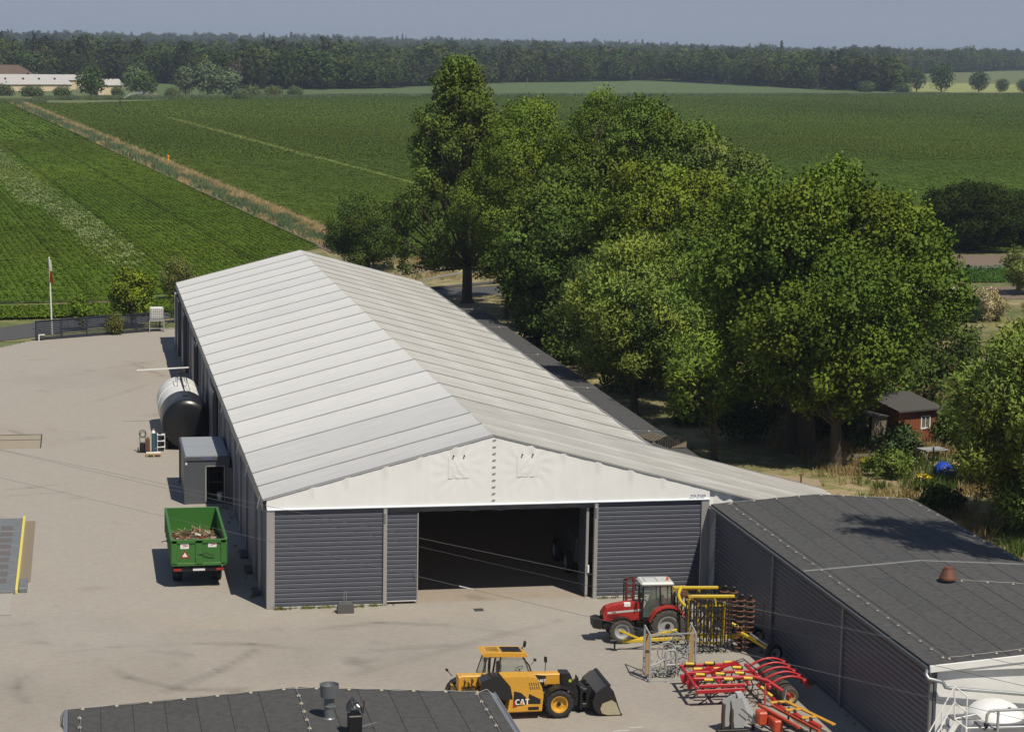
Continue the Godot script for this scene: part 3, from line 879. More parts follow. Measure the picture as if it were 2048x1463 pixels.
	mb = MB.new(); mb.bb(14.42, 14.50, 1.15, 1.5, -.10, -.02, .01); put("handle", mb, M.whitep, leaf)
	# long sides
	var bay := clad_bay(4.1, 4.5)
	for b in zs.size() - 1:
		var z0: float = zs[b]; var z1: float = zs[b + 1]
		var m := bay if b >= 3 else clad_bay(z0 - z1 - .016, 4.5)
		putm("wall_panel", m, M.clad, h, Transform3D(Basis(Vector3.UP, -PI / 2), Vector3(.05, 0, z1 if b < 3 else z1 + .008)))
		if b > 2: putm("wall_panel", m, M.clad, h, Transform3D(Basis(Vector3.UP, PI / 2), Vector3(19.95, 0, z0)))
		if b > 0:
			mb = MB.new(); mb.bb(-.10, .02, 0, 4.5, z0 - .05, z0 + .05, .01); put("side_post", mb, M.galv, h)
		for s in [[.35, 10.0], [19.65, 10.0]]:
			mb = MB.new()
			mb.bb(s[0] - .12, s[0] + .12, 0, 4.7, z1 - .05, z1 + .05)
			mb.beam(Vector3(s[0], 4.7, z1), Vector3(10, HR - .25, z1), .1, .28)
			put("portal_frame", mb, M.galv, h)
	mb = MB.new(); mb.bb(0, 20, 0, 4.6, -84.78, -84.7)
	mb.prism([Vector2(0, 4.6), Vector2(20, 4.6), Vector2(20, HE - .1), Vector2(10, HR - .1), Vector2(0, HE - .1)], Vector3(0, 0, -84.76), Vector3.RIGHT, Vector3.UP, Vector3(0, 0, .05))
	put("rear_wall", mb, M.clad, h)
	mb = MB.new()
	for i in 170:
		var z := -i * .5
		var d0 := .05 * nB.get_noise_2d(z * 3, 7); var d1 := .05 * nB.get_noise_2d((z - .5) * 3, 7)
		var l0 := 4.38 + .05 * nA.get_noise_2d(z * .8, 3); var l1 := 4.38 + .05 * nA.get_noise_2d((z - .5) * .8, 3)
		mb.quad(Vector3(-.15, 4.86, z), Vector3(-.15, 4.86, z - .5), Vector3(-.17 + d1, l1, z - .5), Vector3(-.17 + d0, l0, z), Vector3(-1, 0, 0))
	put("eave_valance", mb, M.valance, h)
	mb = MB.new(); mb.beam(Vector3(20.16, 4.82, -10.7), Vector3(20.16, 4.82, -84.7), .1, .12, Vector3.UP, .02); put("gutter", mb, M.galv, h)
	# lean-to membrane over the front bays
	mb = MB.new()
	for i in 46:
		for j in 6:
			var q := []
			for s in [[i, j], [i + 1, j], [i + 1, j + 1], [i, j + 1]]:
				var x = 20.0 + 9.2 * s[0] / 46.0
				var y := lerpf(0.0, HE - SL * (x - 20.0) - .01, s[1] / 6.0)
				q.append(Vector3(x, y, -.03 + .06 * sin(x * 10.0 + y * 5.0 + 2.0 * nB.get_noise_2d(x * 8, y * 8)) * (.4 + .6 * s[1] / 6.0)))
			mb.quad(q[0], q[1], q[2], q[3], Vector3(0, 0, 1))
	put("side_membrane", mb, M.gable, h)
	mb = MB.new(); mb.bb(29.17, 29.23, 0, 2.44, -10.8, -.1); mb.bb(20.2, 29.2, 0, 2.4, -10.66, -10.6)
	mb.prism([Vector2(20.2, 2.4), Vector2(29.2, 2.4), Vector2(20.2, 4.78)], Vector3(0, 0, -10.66), Vector3.RIGHT, Vector3.UP, Vector3(0, 0, .06))
	put("side_wall", mb, M.gable, h)
	# tall sliding doors on the yard side
	for q in [[-83.0, -81.2, 1], [-79.5, -76.6, 0], [-71.0, -68.2, 0], [-56.0, -53.2, 0], [-36.0, -32.6, 0]]:
		mb = MB.new(); mb.bb(-.34, -.12, .06, 4.3, q[0], q[1], .015)
		var d := put("side_door", mb, M.whitep if q[2] else M.clad, h)
		mb = MB.new(); mb.bb(-.37, -.10, 0, 4.36, q[1] - .02, q[1] + .16, .02); put("door_frame", mb, M.contain, d)
	for z in [-1.3, -8.4, -14.0, -26.0, -52.0]:
		mb = MB.new(); mb.beam(Vector3(-.16, 4.75, z), Vector3(-.28, 4.2, z - .1), .04, .04); put("strap_lever", mb, M.whitep, h)
	for q in [[-2.2, -3.4], [-6.2, -7.6], [-9.3, -10.8]]:
		mb = MB.new(); mb.bb(-.42, -.08, 0, .12, q[1], q[0], .02); put("footing", mb, M.darkcon, h)

func hall_contents() -> void:
	var t := thing("parked_trailer", "dark trailer with large tyres just inside the right of the hall door", "trailer", Vector3(15.6, 0, -5.2))
	var mb := MB.new(); mb.bb(-.9, 1.3, .7, 1.9, -3.2, 1.6, .04); put("body", mb, M.contain, t)
	mb = MB.new(); mb.bb(-.1, .5, .45, .7, -3.8, 1.9, .02); put("chassis", mb, M.iron, t)
	for z in [-2.0, .5]:
		for x in [-.98, 1.38]: tyre(t, Vector3(x, .52, z), Vector3.RIGHT, .52, .34, M.rubber, M.greyp)
	t = thing("stored_roller", "dark ring roller stored far back in the hall behind the open door", "roller", Vector3(10.6, 0, -20))
	mb = MB.new(); mb.beam(Vector3(-1.3, .62, 0), Vector3(1.3, .62, 0), .1, .1); mb.beam(Vector3(0, .62, 0), Vector3(0, .3, 1.5), .1, .1); mb.beam(Vector3(0, .3, 1.5), Vector3(0, 0, 1.5), .08, .08)
	put("frame", mb, M.iron, t)
	for k in 6: tyre(t, Vector3(-1.1 + k * .44, .5, 0), Vector3.RIGHT, .5, .3, M.rubber, M.iron)

func tyre(parent: Node, at: Vector3, axis: Vector3, r: float, w: float, tmat: Material, rmat: Material, lugs := 0) -> Node3D:
	var mb := MB.new()
	var h := w * .5
	mb.lathe(at, axis, [Vector2(-h * .86, r * .58), Vector2(-h, r * .72), Vector2(-h, r * .86), Vector2(-h * .8, r * .965), Vector2(0, r), Vector2(h * .8, r * .965), Vector2(h, r * .86), Vector2(h, r * .72), Vector2(h * .86, r * .58)], 28, true)
	if lugs > 0:
		var f := mb.frame(axis.normalized())
		for i in lugs:
			for s in [-1.0, 1.0]:
				var a := TAU * (i + (.5 if s > 0 else 0.0)) / lugs
				var a2: float = a + .26
				var e := f.x * cos(a) + f.y * sin(a); var e2 := f.x * cos(a2) + f.y * sin(a2)
				mb.beam(at + e * r * 1.0 + f.z * h * .04 * s, at + e2 * r * .955 + f.z * h * .95 * s, r * .085, r * .07, e)
	var wh := put("wheel", mb, tmat, parent)
	mb = MB.new()
	mb.lathe(at, axis, [Vector2(-h * .84, 0), Vector2(-h * .30, r * .22), Vector2(-h * .30, r * .40), Vector2(-h * .84, r * .52), Vector2(-h * .9, r * .60), Vector2(-h * .6, r * .60), Vector2(h * .6, r * .60), Vector2(h * .9, r * .60), Vector2(h * .84, r * .52), Vector2(h * .30, r * .40), Vector2(h * .30, r * .22), Vector2(h * .34, 0)], 24)
	var rim := put("rim", mb, rmat, wh)
	mb = MB.new()
	mb.lathe(at, axis, [Vector2(-h * .5, 0), Vector2(-h * .5, r * .15), Vector2(h * .5, r * .15), Vector2(h * .52, 0)], 10)
	put("hub", mb, M.iron, wh)
	return wh

func clamp_mesh() -> ArrayMesh:
	var mb := MB.new()
	mb.box(Vector3(0, .035, 0), Vector3(.13, .07, .11), Basis.IDENTITY, .02)
	mb.box(Vector3(0, .085, 0), Vector3(.04, .05, .05), Basis.IDENTITY, .01)
	return mb.mesh()

func machine_shed() -> void:
	var s := thing("machine_shed", "long dark clad machine shed with felt roof beside the parked implements", "shed")
	var x0 := 20.3; var x1 := 29.6; var z0 := .2; var z1 := 25.7; var xr := 24.9
	var ry := func(x: float) -> float: return 4.2 + .35 * (1.0 - absf(x - xr) / 4.85)
	var mb := MB.new(); mb.bb(x0 + .02, x0 + .10, 0, 3.98, z0, z1); var wall := put("wall", mb, M.clad, s)
	for q in [[z0, 8.55], [8.7, 16.93], [17.08, 25.5]]:
		slats(wall, "wall_slat", 0, q[1] - q[0], .02, 19, Transform3D(Basis(Vector3.UP, -PI / 2), Vector3(x0 + .018, 0, q[0])), M.clad, .206)
	for z in [8.62, 17.0, 25.58]:
		mb = MB.new(); mb.bb(x0 - .10, x0 + .02, 0, 3.95, z - .07, z + .07, .012)
		var po := put("post", mb, M.galvd, s)
		mb = MB.new(); mb.bb(x0 - .13, x0 - .1, 1.15, 1.35, z + .03, z + .12, .008); put("latch", mb, M.steel, po)
	mb = MB.new(); mb.bb(x1 - .1, x1, 0, 4.1, z0, z1); mb.bb(x0 + .1, x1 - .1, 0, 4.1, z0, z0 + .08); put("wall", mb, M.clad, s)
	mb = MB.new()
	mb.prism([Vector2(20.42, 0), Vector2(x1, 0), Vector2(x1, 4.01), Vector2(20.42, 4.01)], Vector3(0, 0, z1 - .08), Vector3.RIGHT, Vector3.UP, Vector3(0, 0, .08))
	put("gable_wall", mb, M.white, s)
	# roof: boarded deck with felt sheets on top
	mb = MB.new()
	mb.prism([Vector2(20.06, 4.02), Vector2(29.74, 4.02), Vector2(29.74, 4.185), Vector2(xr, 4.535), Vector2(20.06, 4.185)], Vector3(0, 0, .12), Vector3.RIGHT, Vector3.UP, Vector3(0, 0, 25.74))
	var deck := put("roof_deck", mb, M.lap, s)
	rng.seed = 55
	for side in [0, 1]:
		for k in 5:
			var xa := lerpf(20.06, xr, k / 5.0) if side == 0 else lerpf(29.74, xr, k / 5.0)
			var xb := lerpf(20.06, xr, (k + 1) / 5.0) if side == 0 else lerpf(29.74, xr, (k + 1) / 5.0)
			var z := .13
			while z < 25.8:
				var ze := minf(z + rng.randf_range(4.5, 8.0), 25.85)
				if 25.85 - ze < 2.0: ze = 25.85
				mb = MB.new()
				var t := rng.randf_range(.9, 1.1); mb.col = Color(t, t, t * 1.01)
				var lift := .006 + .004 * (k % 2)
				var g := .012 * signf(xb - xa)
				mb.prism([Vector2(xa + g, ry.call(xa) - .01), Vector2(xb - g, ry.call(xb) - .01), Vector2(xb - g, ry.call(xb) + lift), Vector2(xa + g, ry.call(xa) + lift)], Vector3(0, 0, z + .01), Vector3.RIGHT, Vector3.UP, Vector3(0, 0, ze - z - .02))
				put("felt_sheet", mb, M.felt2, deck)
				z = ze
	mb = MB.new()
	mb.beam(Vector3(20.1, ry.call(20.1) + .016, 12.75), Vector3(xr, ry.call(xr) + .016, 13.0), .15, .012); mb.beam(Vector3(xr, ry.call(xr) + .016, 13.0), Vector3(29.7, ry.call(29.7) + .016, 12.85), .13, .012)
	put("repair_strip", mb, M.patch, deck)
	mb = MB.new(); mb.lathe(Vector3(20.0, 4.10, .2), Vector3(0, 0, 1), [Vector2(0, 0), Vector2(0, .06), Vector2(25.6, .06), Vector2(25.6, 0)], 10); put("gutter", mb, M.contain, s)
	mb = MB.new()
	for side in [0, 1]:
		var xa := 20.05 if side == 0 else 29.75
		mb.beam(Vector3(xa, ry.call(xa) - .11, 25.9), Vector3(xr, ry.call(xr) - .11, 25.9), .08, .24, Vector3.UP, .01)
	mb.prism([Vector2(20.12, 3.98), Vector2(29.7, 3.98), Vector2(29.7, 4.12), Vector2(xr, 4.45), Vector2(20.12, 4.12)], Vector3(0, 0, 25.862), Vector3.RIGHT, Vector3.UP, Vector3(0, 0, .02))
	put("fascia", mb, M.white, s)
	mb = MB.new(); mb.pipe([Vector3(20.0, 4.05, 25.8), Vector3(19.95, 3.9, 25.85), Vector3(20.0, 3.78, 25.95), Vector3(20.4, 3.68, 26.0), Vector3(20.52, 3.62, 26.0), Vector3(20.6, 3.47, 26.0), Vector3(20.75, 3.44, 26.0), Vector3(23.5, 3.1, 26.0), Vector3(29.5, 2.4, 26.0)], .065, 10)
	put("downpipe", mb, M.steel, s)
	# lightning wire with its holders
	var cm := clamp_mesh()
	var wirem := MB.new()
	var runs := [[Vector3(20.75, 0, .7), Vector3(20.75, 0, 25.3), 24], [Vector3(20.9, 0, .5), Vector3(29.4, 0, .5), 8], [Vector3(20.9, 0, 25.5), Vector3(29.4, 0, 25.5), 10], [Vector3(29.4, 0, .8), Vector3(29.4, 0, 25.2), 24], [Vector3(25.2, 0, 16.4), Vector3(29.3, 0, 16.7), 4]]
	for r in runs:
		var prev := Vector3.ZERO
		for k in r[2] + 1:
			var p: Vector3 = r[0].lerp(r[1], float(k) / r[2]); p.y = ry.call(p.x) + .014
			putm("wire_holder", cm, M.clamp, deck, Transform3D(Basis(Vector3.UP, rng.randf_range(-.3, .3)).scaled(Vector3.ONE * .74), p))
			if k > 0:
				var m := (prev + p) * .5 + Vector3(rng.randf_range(-.02, .02), .07, rng.randf_range(-.02, .02))
				wirem.pipe([prev + Vector3(0, .09, 0), m, p + Vector3(0, .09, 0)], .008, 5)
			prev = p
	put("lightning_wire", wirem, M.wire, deck)
	var v := thing("roof_vent", "rusty red conical vent standing on the machine shed roof", "vent", Vector3(24.68, ry.call(24.68) + .012, 16.3))
	mb = MB.new(); mb.lathe(Vector3.ZERO, Vector3.UP, [Vector2(0, 0), Vector2(0, .27), Vector2(.09, .25), Vector2(.09, 0)], 20); put("collar", mb, M.black, v)
	mb = MB.new(); mb.lathe(Vector3(0, .10, 0), Vector3.UP, [Vector2(0, .0), Vector2(0, .34), Vector2(.07, .335), Vector2(.40, .20), Vector2(.43, .20), Vector2(.43, .16), Vector2(.47, .15), Vector2(.5, 0)], 22); put("cowl", mb, M.copper, v)
	# things against the white gable
	var d := thing("white_tank", "round white tank with a dark manhole below the white shed gable", "tank", Vector3(21.95, 0, 27.0))
	mb = MB.new(); mb.lathe(Vector3.ZERO, Vector3.UP, [Vector2(0, 0), Vector2(0, 1.05), Vector2(2.55, 1.05), Vector2(2.85, .95), Vector2(3.1, .7), Vector2(3.25, .35), Vector2(3.29, 0)], 36, true); put("shell", mb, M.whitep, d)
	mb = MB.new(); mb.lathe(Vector3(.30, 3.02, .58), Vector3(.35, .7, .55), [Vector2(0, 0), Vector2(0, .17), Vector2(.06, .17), Vector2(.06, 0)], 16); put("manhole", mb, M.black, d)
	d = thing("steel_platform", "white railed steel platform with stairs at the shed gable", "platform", Vector3(20.0, 0, 28.2))
	mb = MB.new(); mb.bb(0.02, 1.0, 3.0, 3.06, -.6, -.1, .01); mb.bb(1.0, 3.2, 2.7, 2.78, -.7, .2, .01); put("deck", mb, M.deck, d)
	mb = MB.new()
	for q in [[Vector3(-.04, 4.2, 0), Vector3(.02, 3.1, 0)], [Vector3(.42, 3.84, 0), Vector3(.44, 2.77, 0)], [Vector3(-.04, 4.2, 0), Vector3(.42, 3.84, 0)], [Vector3(-.02, 3.66, 0), Vector3(.43, 3.32, 0)], [Vector3(.02, 3.1, 0), Vector3(.44, 2.77, 0)], [Vector3(-.04, 4.2, 0), Vector3(-1.2, 2.35, .3)], [Vector3(-.02, 3.66, 0), Vector3(-1.0, 2.1, .3)], [Vector3(-.48, 3.44, .1), Vector3(-.46, 1.6, .15)], [Vector3(.02, 3.1, 0), Vector3(.98, 3.05, -.5)], [Vector3(.44, 2.77, 0), Vector3(3.2, 2.77, .2)], [Vector3(.98, 3.05, -.5), Vector3(1.4, 2.72, .1)]]:
		mb.tube(q[0], q[1], .025, -1, 6)
	put("railing", mb, M.whitep, d)
	mb = MB.new()
	for q in [Vector3(.44, 2.77, 0), Vector3(3.1, 2.75, 0), Vector3(.02, 3.0, -.5), Vector3(3.1, 2.7, -.6)]: mb.tube(Vector3(q.x, 0, q.z), q, .045)
	put("leg", mb, M.whitep, d)
	for k in 10:
		mb = MB.new(); mb.bb(-1.75 + k * .17, -1.5 + k * .17, .28 + k * .27, .31 + k * .27, -.55, .1); put("tread", mb, M.deck, d)
	mb = MB.new(); mb.beam(Vector3(-1.7, .05, .13), Vector3(0, 2.95, .13), .05, .18); mb.beam(Vector3(-1.7, .05, -.58), Vector3(0, 2.95, -.58), .05, .18); put("stringer", mb, M.whitep, d)
	d = thing("filling_pipe", "bent steel filling pipe on an upright beside the white platform", "pipe", Vector3(21.4, 0, 28.5))
	mb = MB.new(); mb.pipe([Vector3(-.4, 3.0, 0), Vector3(-.39, 3.28, 0), Vector3(-.3, 3.4, 0), Vector3(-.1, 3.42, 0), Vector3(4.0, 3.4, 0)], .05, 10); put("arm", mb, M.greyp, d)
	mb = MB.new(); mb.tube(Vector3(0, 0, 0), Vector3(0, 3.4, 0), .05, -1, 8); put("upright", mb, M.greyp, d)
	mb = MB.new(); mb.lathe(Vector3(-.4, 3.02, 0), Vector3.DOWN, [Vector2(0, .05), Vector2(.03, .09), Vector2(.12, .08), Vector2(.22, .02), Vector2(.22, 0)], 10); put("nozzle", mb, M.iron, d)

func lean_to() -> void:
	var s := thing("felt_roofed_annex", "low annex with stepped dark felt roof along the tree side of the hall", "annex")
	var mb := MB.new()
	var ends := [-11.0, -27.5, -43.0, -58.5, -73.0, -85.0]
	for k in 5:
		var y := 2.52 + .05 * (k % 2)
		var xe := 25.15 + .12 * ((k + 1) % 2)
		mb = MB.new()
		mb.prism([Vector2(20.25, y + .02), Vector2(xe, y - .16), Vector2(xe, y - .02), Vector2(20.25, y + .2)], Vector3(0, 0, ends[k + 1] + .01), Vector3.RIGHT, Vector3.UP, Vector3(0, 0, ends[k] - ends[k + 1] - .02))
		var r := put("roof_section", mb, M.felt2, s)
		mb = MB.new(); mb.beam(Vector3(20.3, y + .205, ends[k + 1] + .15), Vector3(xe, y - .012, ends[k + 1] + .15), .10, .012); put("joint_strip", mb, M.patch, r)
		for q in 3:
			putm("wire_holder", clamp_mesh(), M.clamp, r, Transform3D(Basis.IDENTITY, Vector3(21.2 + q * 1.6, y + .2 - .0446 * (.95 + q * 1.6) + .004, ends[k + 1] + .6)))
		mb = MB.new(); mb.bb(25.0, 25.06, 0, y - .2, ends[k + 1], ends[k]); put("wall", mb, M.clad, s)
	mb = MB.new(); mb.bb(20.3, 25.0, 0, 2.3, -84.95, -84.88); mb.bb(20.3, 25.0, 0, 2.3, -11.1, -11.03); put("wall", mb, M.clad, s)
	for q in [[Vector3(23.9, 2.60, -24.2), .2, "weathered brown slatted pallet lying on the felt annex roof"], [Vector3(24.55, 2.60, -22.6), .45, "black slatted pallet tilted on the felt annex roof"]]:
		var p := thing("slatted_pallet", q[2], "pallet", q[0] - Vector3(0, .012, 0), .25)
		for k in 7:
			mb = MB.new(); mb.bb(-.5 + k * .15, -.41 + k * .15, .10 + k * q[1] * .1, .13 + k * q[1] * .1, -.9, .9); put("slat", mb, M.oldwood if q[1] < .3 else M.iron, p)
		for z in [-.8, 0.0, .8]:
			mb = MB.new(); mb.prism([Vector2(-.5, .0), Vector2(.5, .0), Vector2(.5, .1 + .6 * q[1]), Vector2(-.5, .1)], Vector3(0, -.02, z - .04), Vector3.RIGHT, Vector3.UP, Vector3(0, 0, .08)); put("runner", mb, M.oldwood, p)

func workshop() -> void:
	var s := thing("workshop_building", "low building with dark felt roof in the near left foreground", "building")
	var xl := -8.35; var xr := 5.25; var xm := -1.15
	var ry := func(x: float) -> float: return 3.93 - .43 * (absf(x - xm) / 7.2 if x < xm else (x - xm) / 6.4)
	var mb := MB.new()
	mb.prism([Vector2(xl + .25, 0), Vector2(xr - .2, 0), Vector2(xr - .2, 3.3), Vector2(xm, 3.7), Vector2(xl + .25, 3.3)], Vector3(0, 0, 24.7), Vector3.RIGHT, Vector3.UP, Vector3(0, 0, 18))
	put("wall", mb, M.white, s)
	mb = MB.new()
	mb.prism([Vector2(xl, 3.3), Vector2(xm, 3.72), Vector2(xr, 3.3), Vector2(xr, ry.call(xr) - .01), Vector2(xm, 3.92), Vector2(xl, ry.call(xl) - .01)], Vector3(0, 0, 24.45), Vector3.RIGHT, Vector3.UP, Vector3(0, 0, 18.3))
	var deck := put("roof_deck", mb, M.lap, s)
	rng.seed = 66
	var x := xl
	var cuts := []
	while x < xr - .3:
		var e := minf(x + 1.0, xr)
		if x < xm and e > xm - .35: e = xm
		if xr - e < .4: e = xr
		cuts.append([x, e]); x = e
	for q in cuts:
		var z := 24.46
		while z < 42.6:
			var ze := minf(z + rng.randf_range(1.6, 5.0), 42.7)
			mb = MB.new()
			var t := rng.randf_range(.9, 1.12); mb.col = Color(t, t, t)
			mb.prism([Vector2(q[0] + .009, ry.call(q[0]) - .005), Vector2(q[1] - .009, ry.call(q[1]) - .005), Vector2(q[1] - .009, ry.call(q[1]) + .008), Vector2(q[0] + .009, ry.call(q[0]) + .008)], Vector3(0, 0, z + .008), Vector3.RIGHT, Vector3.UP, Vector3(0, 0, ze - z - .016))
			put("felt_sheet", mb, M.felt, deck)
			z = ze
	mb = MB.new(); mb.lathe(Vector3(xl - .06, 3.42, 24.4), Vector3(0, 0, 1), [Vector2(0, 0), Vector2(0, .08), Vector2(18, .08), Vector2(18, 0)], 10)
	mb.pipe([Vector3(xl - .1, 3.45, 24.5), Vector3(xl - .2, 3.3, 24.5), Vector3(xl - .22, 3.0, 24.5), Vector3(xl + .1, 2.6, 24.6), Vector3(xl + .12, 0, 24.6)], .05, 8)
	put("gutter", mb, M.steel, s)
	mb = MB.new(); mb.prism([Vector2(0, 0), Vector2(.20, -.05), Vector2(.20, .03), Vector2(.17, .03), Vector2(.15, -.02), Vector2(0, .02)], Vector3(xr, 3.46, 24.45), Vector3.RIGHT, Vector3.UP, Vector3(0, 0, 18))
	put("edge_flashing", mb, M.steel, s)
	var cm := clamp_mesh()
	var wirem := MB.new()
	for r in [[Vector3(-7.9, 0, 24.7), Vector3(4.8, 0, 24.7), 12], [Vector3(-1.15, 0, 24.7), Vector3(-1.15, 0, 34.7), 12], [Vector3(4.75, 0, 24.9), Vector3(4.75, 0, 34.0), 11], [Vector3(-8.0, 0, 25.6), Vector3(-8.0, 0, 34.0), 9]]:
		var prev := Vector3.ZERO
		for k in r[2] + 1:
			var p: Vector3 = r[0].lerp(r[1], float(k) / r[2]); p.y = ry.call(p.x) + .008
			putm("wire_holder", cm, M.clamp, deck, Transform3D(Basis(Vector3.UP, rng.randf_range(-.3, .3)).scaled(Vector3.ONE * .9), p))
			if k > 0: wirem.pipe([prev + Vector3(0, .08, 0), (prev + p) * .5 + Vector3(rng.randf_range(-.05, .05), .05, rng.randf_range(-.04, .04)), p + Vector3(0, .08, 0)], .008, 5)
			prev = p
	wirem.pipe([Vector3(4.75, 3.62, 24.9), Vector3(5.1, 3.68, 24.75), Vector3(5.35, 3.5, 24.85), Vector3(5.5, 3.3, 25.0), Vector3(5.52, 1.0, 25.0)], .012, 6)
	put("lightning_wire", wirem, M.wire, deck)
	var f := thing("flue_pipe", "tall galvanised flue with wide open drum cap on the near roof", "flue", Vector3(-.42, ry.call(-.42), 27.7))
	mb = MB.new(); mb.lathe(Vector3.ZERO, Vector3.UP, [Vector2(-.12, 0), Vector2(-.12, .21), Vector2(.02, .19), Vector2(.05, .16), Vector2(.80, .16), Vector2(.80, 0)], 22); put("pipe", mb, M.zinc, f)
	mb = MB.new(); mb.lathe(Vector3(0, .40, 0), Vector3(.15, 1, .1), [Vector2(0, .16), Vector2(0, .185), Vector2(.04, .185), Vector2(.04, .16)], 22); put("clip_band", mb, M.steel, f)
	mb = MB.new(); mb.lathe(Vector3(0, .68, 0), Vector3.UP, [Vector2(0, .16), Vector2(.03, .27), Vector2(.42, .30), Vector2(.42, .285), Vector2(.25, .28), Vector2(.25, .0)], 26); mb.lathe(Vector3(0, .93, 0), Vector3.UP, [Vector2(0, .2), Vector2(.12, 0)], 16); put("drum_cap", mb, M.zinc, f)
	f = thing("flue_pipe", "second round galvanised flue cut by the bottom edge of the picture", "flue", Vector3(-2.0, ry.call(-2.0), 31.5))
	mb = MB.new(); mb.lathe(Vector3.ZERO, Vector3.UP, [Vector2(-.1, 0), Vector2(-.1, .16), Vector2(.45, .16), Vector2(.45, 0)], 22); put("pipe", mb, M.zinc, f)
	mb = MB.new(); mb.lathe(Vector3(0, .36, 0), Vector3.UP, [Vector2(0, .16), Vector2(.03, .27), Vector2(.40, .30), Vector2(.40, .285), Vector2(.2, .28), Vector2(.2, .0)], 26); put("drum_cap", mb, M.zinc, f)
	f = thing("black_chimney", "square black chimney with crumpled metal cowl on the near roof", "chimney", Vector3(.17, ry.call(.17) + .34, 29.3))
	mb = MB.new(); mb.bb(-.21, .21, -.45, .32, -.2, .2, .03); mb.bb(-.13, .13, .3, .42, -.12, .12); put("stack", mb, M.black, f)
	mb = MB.new()
	var nn := nz(81, 2.2)
	for i in 10:
		for j in 8:
			var q := []
			for c in [[i, j], [i + 1, j], [i + 1, j + 1], [i, j + 1]]:
				var u: float = c[0] / 10.0 - .5; var w: float = c[1] / 8.0 - .5
				q.append(Vector3(u * .50 + .02 * nn.get_noise_2d(c[0], c[1]), .66 - .9 * u * u + .10 * nn.get_noise_2d(c[0] * 1.3, c[1] * 1.7 + 40) - .12 * w - .12 * u, w * .42))
			mb.quad(q[0], q[1], q[2], q[3], Vector3.UP)
	put("cowl", mb, M.foil, f)
	mb = MB.new(); mb.beam(Vector3(.23, .40, .1), Vector3(.30, .70, -.1), .03, .12); mb.tube(Vector3(-.12, .4, -.1), Vector3(-.2, .56, -.1), .012); put("cowl_stay", mb, M.iron, f)
	f = thing("aerial", "small comb-shaped aerial lying beside the black chimney", "aerial", Vector3(.66, ry.call(.66) + .008, 28.7))
	mb = MB.new(); mb.tube(Vector3(-.28, .10, .1), Vector3(.28, .16, -.12), .008)
	for k in 6: mb.tube(Vector3(-.25 + k * .1, 0.0, .09 - k * .04), Vector3(-.25 + k * .1, .2, .09 - k * .04), .006)
	put("rods", mb, M.steel, f)

func overhead_cables() -> void:
	var a := [[Vector3(-6.62, 11.21, 30), Vector3(8.22, 13.13, 58), "lowest overhead cable with a white joint crossing the yard"], [Vector3(-6.61, 12.13, 30), Vector3(8.17, 14.10, 58), "topmost of the thin cables crossing in front of the hall"], [Vector3(-6.61, 12.04, 30), Vector3(8.19, 13.74, 58), "middle thin cable crossing in front of the hall door"]]
	for q in a:
		var d: Vector3 = q[1] - q[0]
		var pts := []
		for k in 25:
			var f := lerpf(-.6, 1.5, k / 24.0)
			pts.append(q[0] + d * f)
		var mb := MB.new(); mb.pipe(pts, .0045, 5)
		var t := thing("overhead_cable", q[2], "cable", Vector3.ZERO, 0.0, "cables crossing the yard")
		put("strand", mb, M.cable, t)
		if q == a[0]:
			mb = MB.new(); var c: Vector3 = q[0] + d * .495; mb.tube(c, c + d.normalized() * .5, .014); put("joint", mb, M.whitep, t)

func text(parent: Node, s: String, at: Vector3, size: float, mat: Material, b := Basis.IDENTITY, weight := 700) -> void:
	var tx := TextMesh.new()
	tx.text = s; tx.font_size = 32; tx.pixel_size = size / 32.0; tx.depth = .008; tx.curve_step = 4.0
	var fo := SystemFont.new(); fo.font_names = PackedStringArray(["Droid Sans"]); fo.font_weight = weight; tx.font = fo
	putm("lettering", tx, mat, parent, Transform3D(b, at))
const X3 := Vector3(1, 0, 0)
const Y3 := Vector3(0, 1, 0)
func V2(a: Array) -> Array:
	var o := []
	for i in range(0, a.size(), 2): o.append(Vector2(a[i], a[i + 1]))
	return o

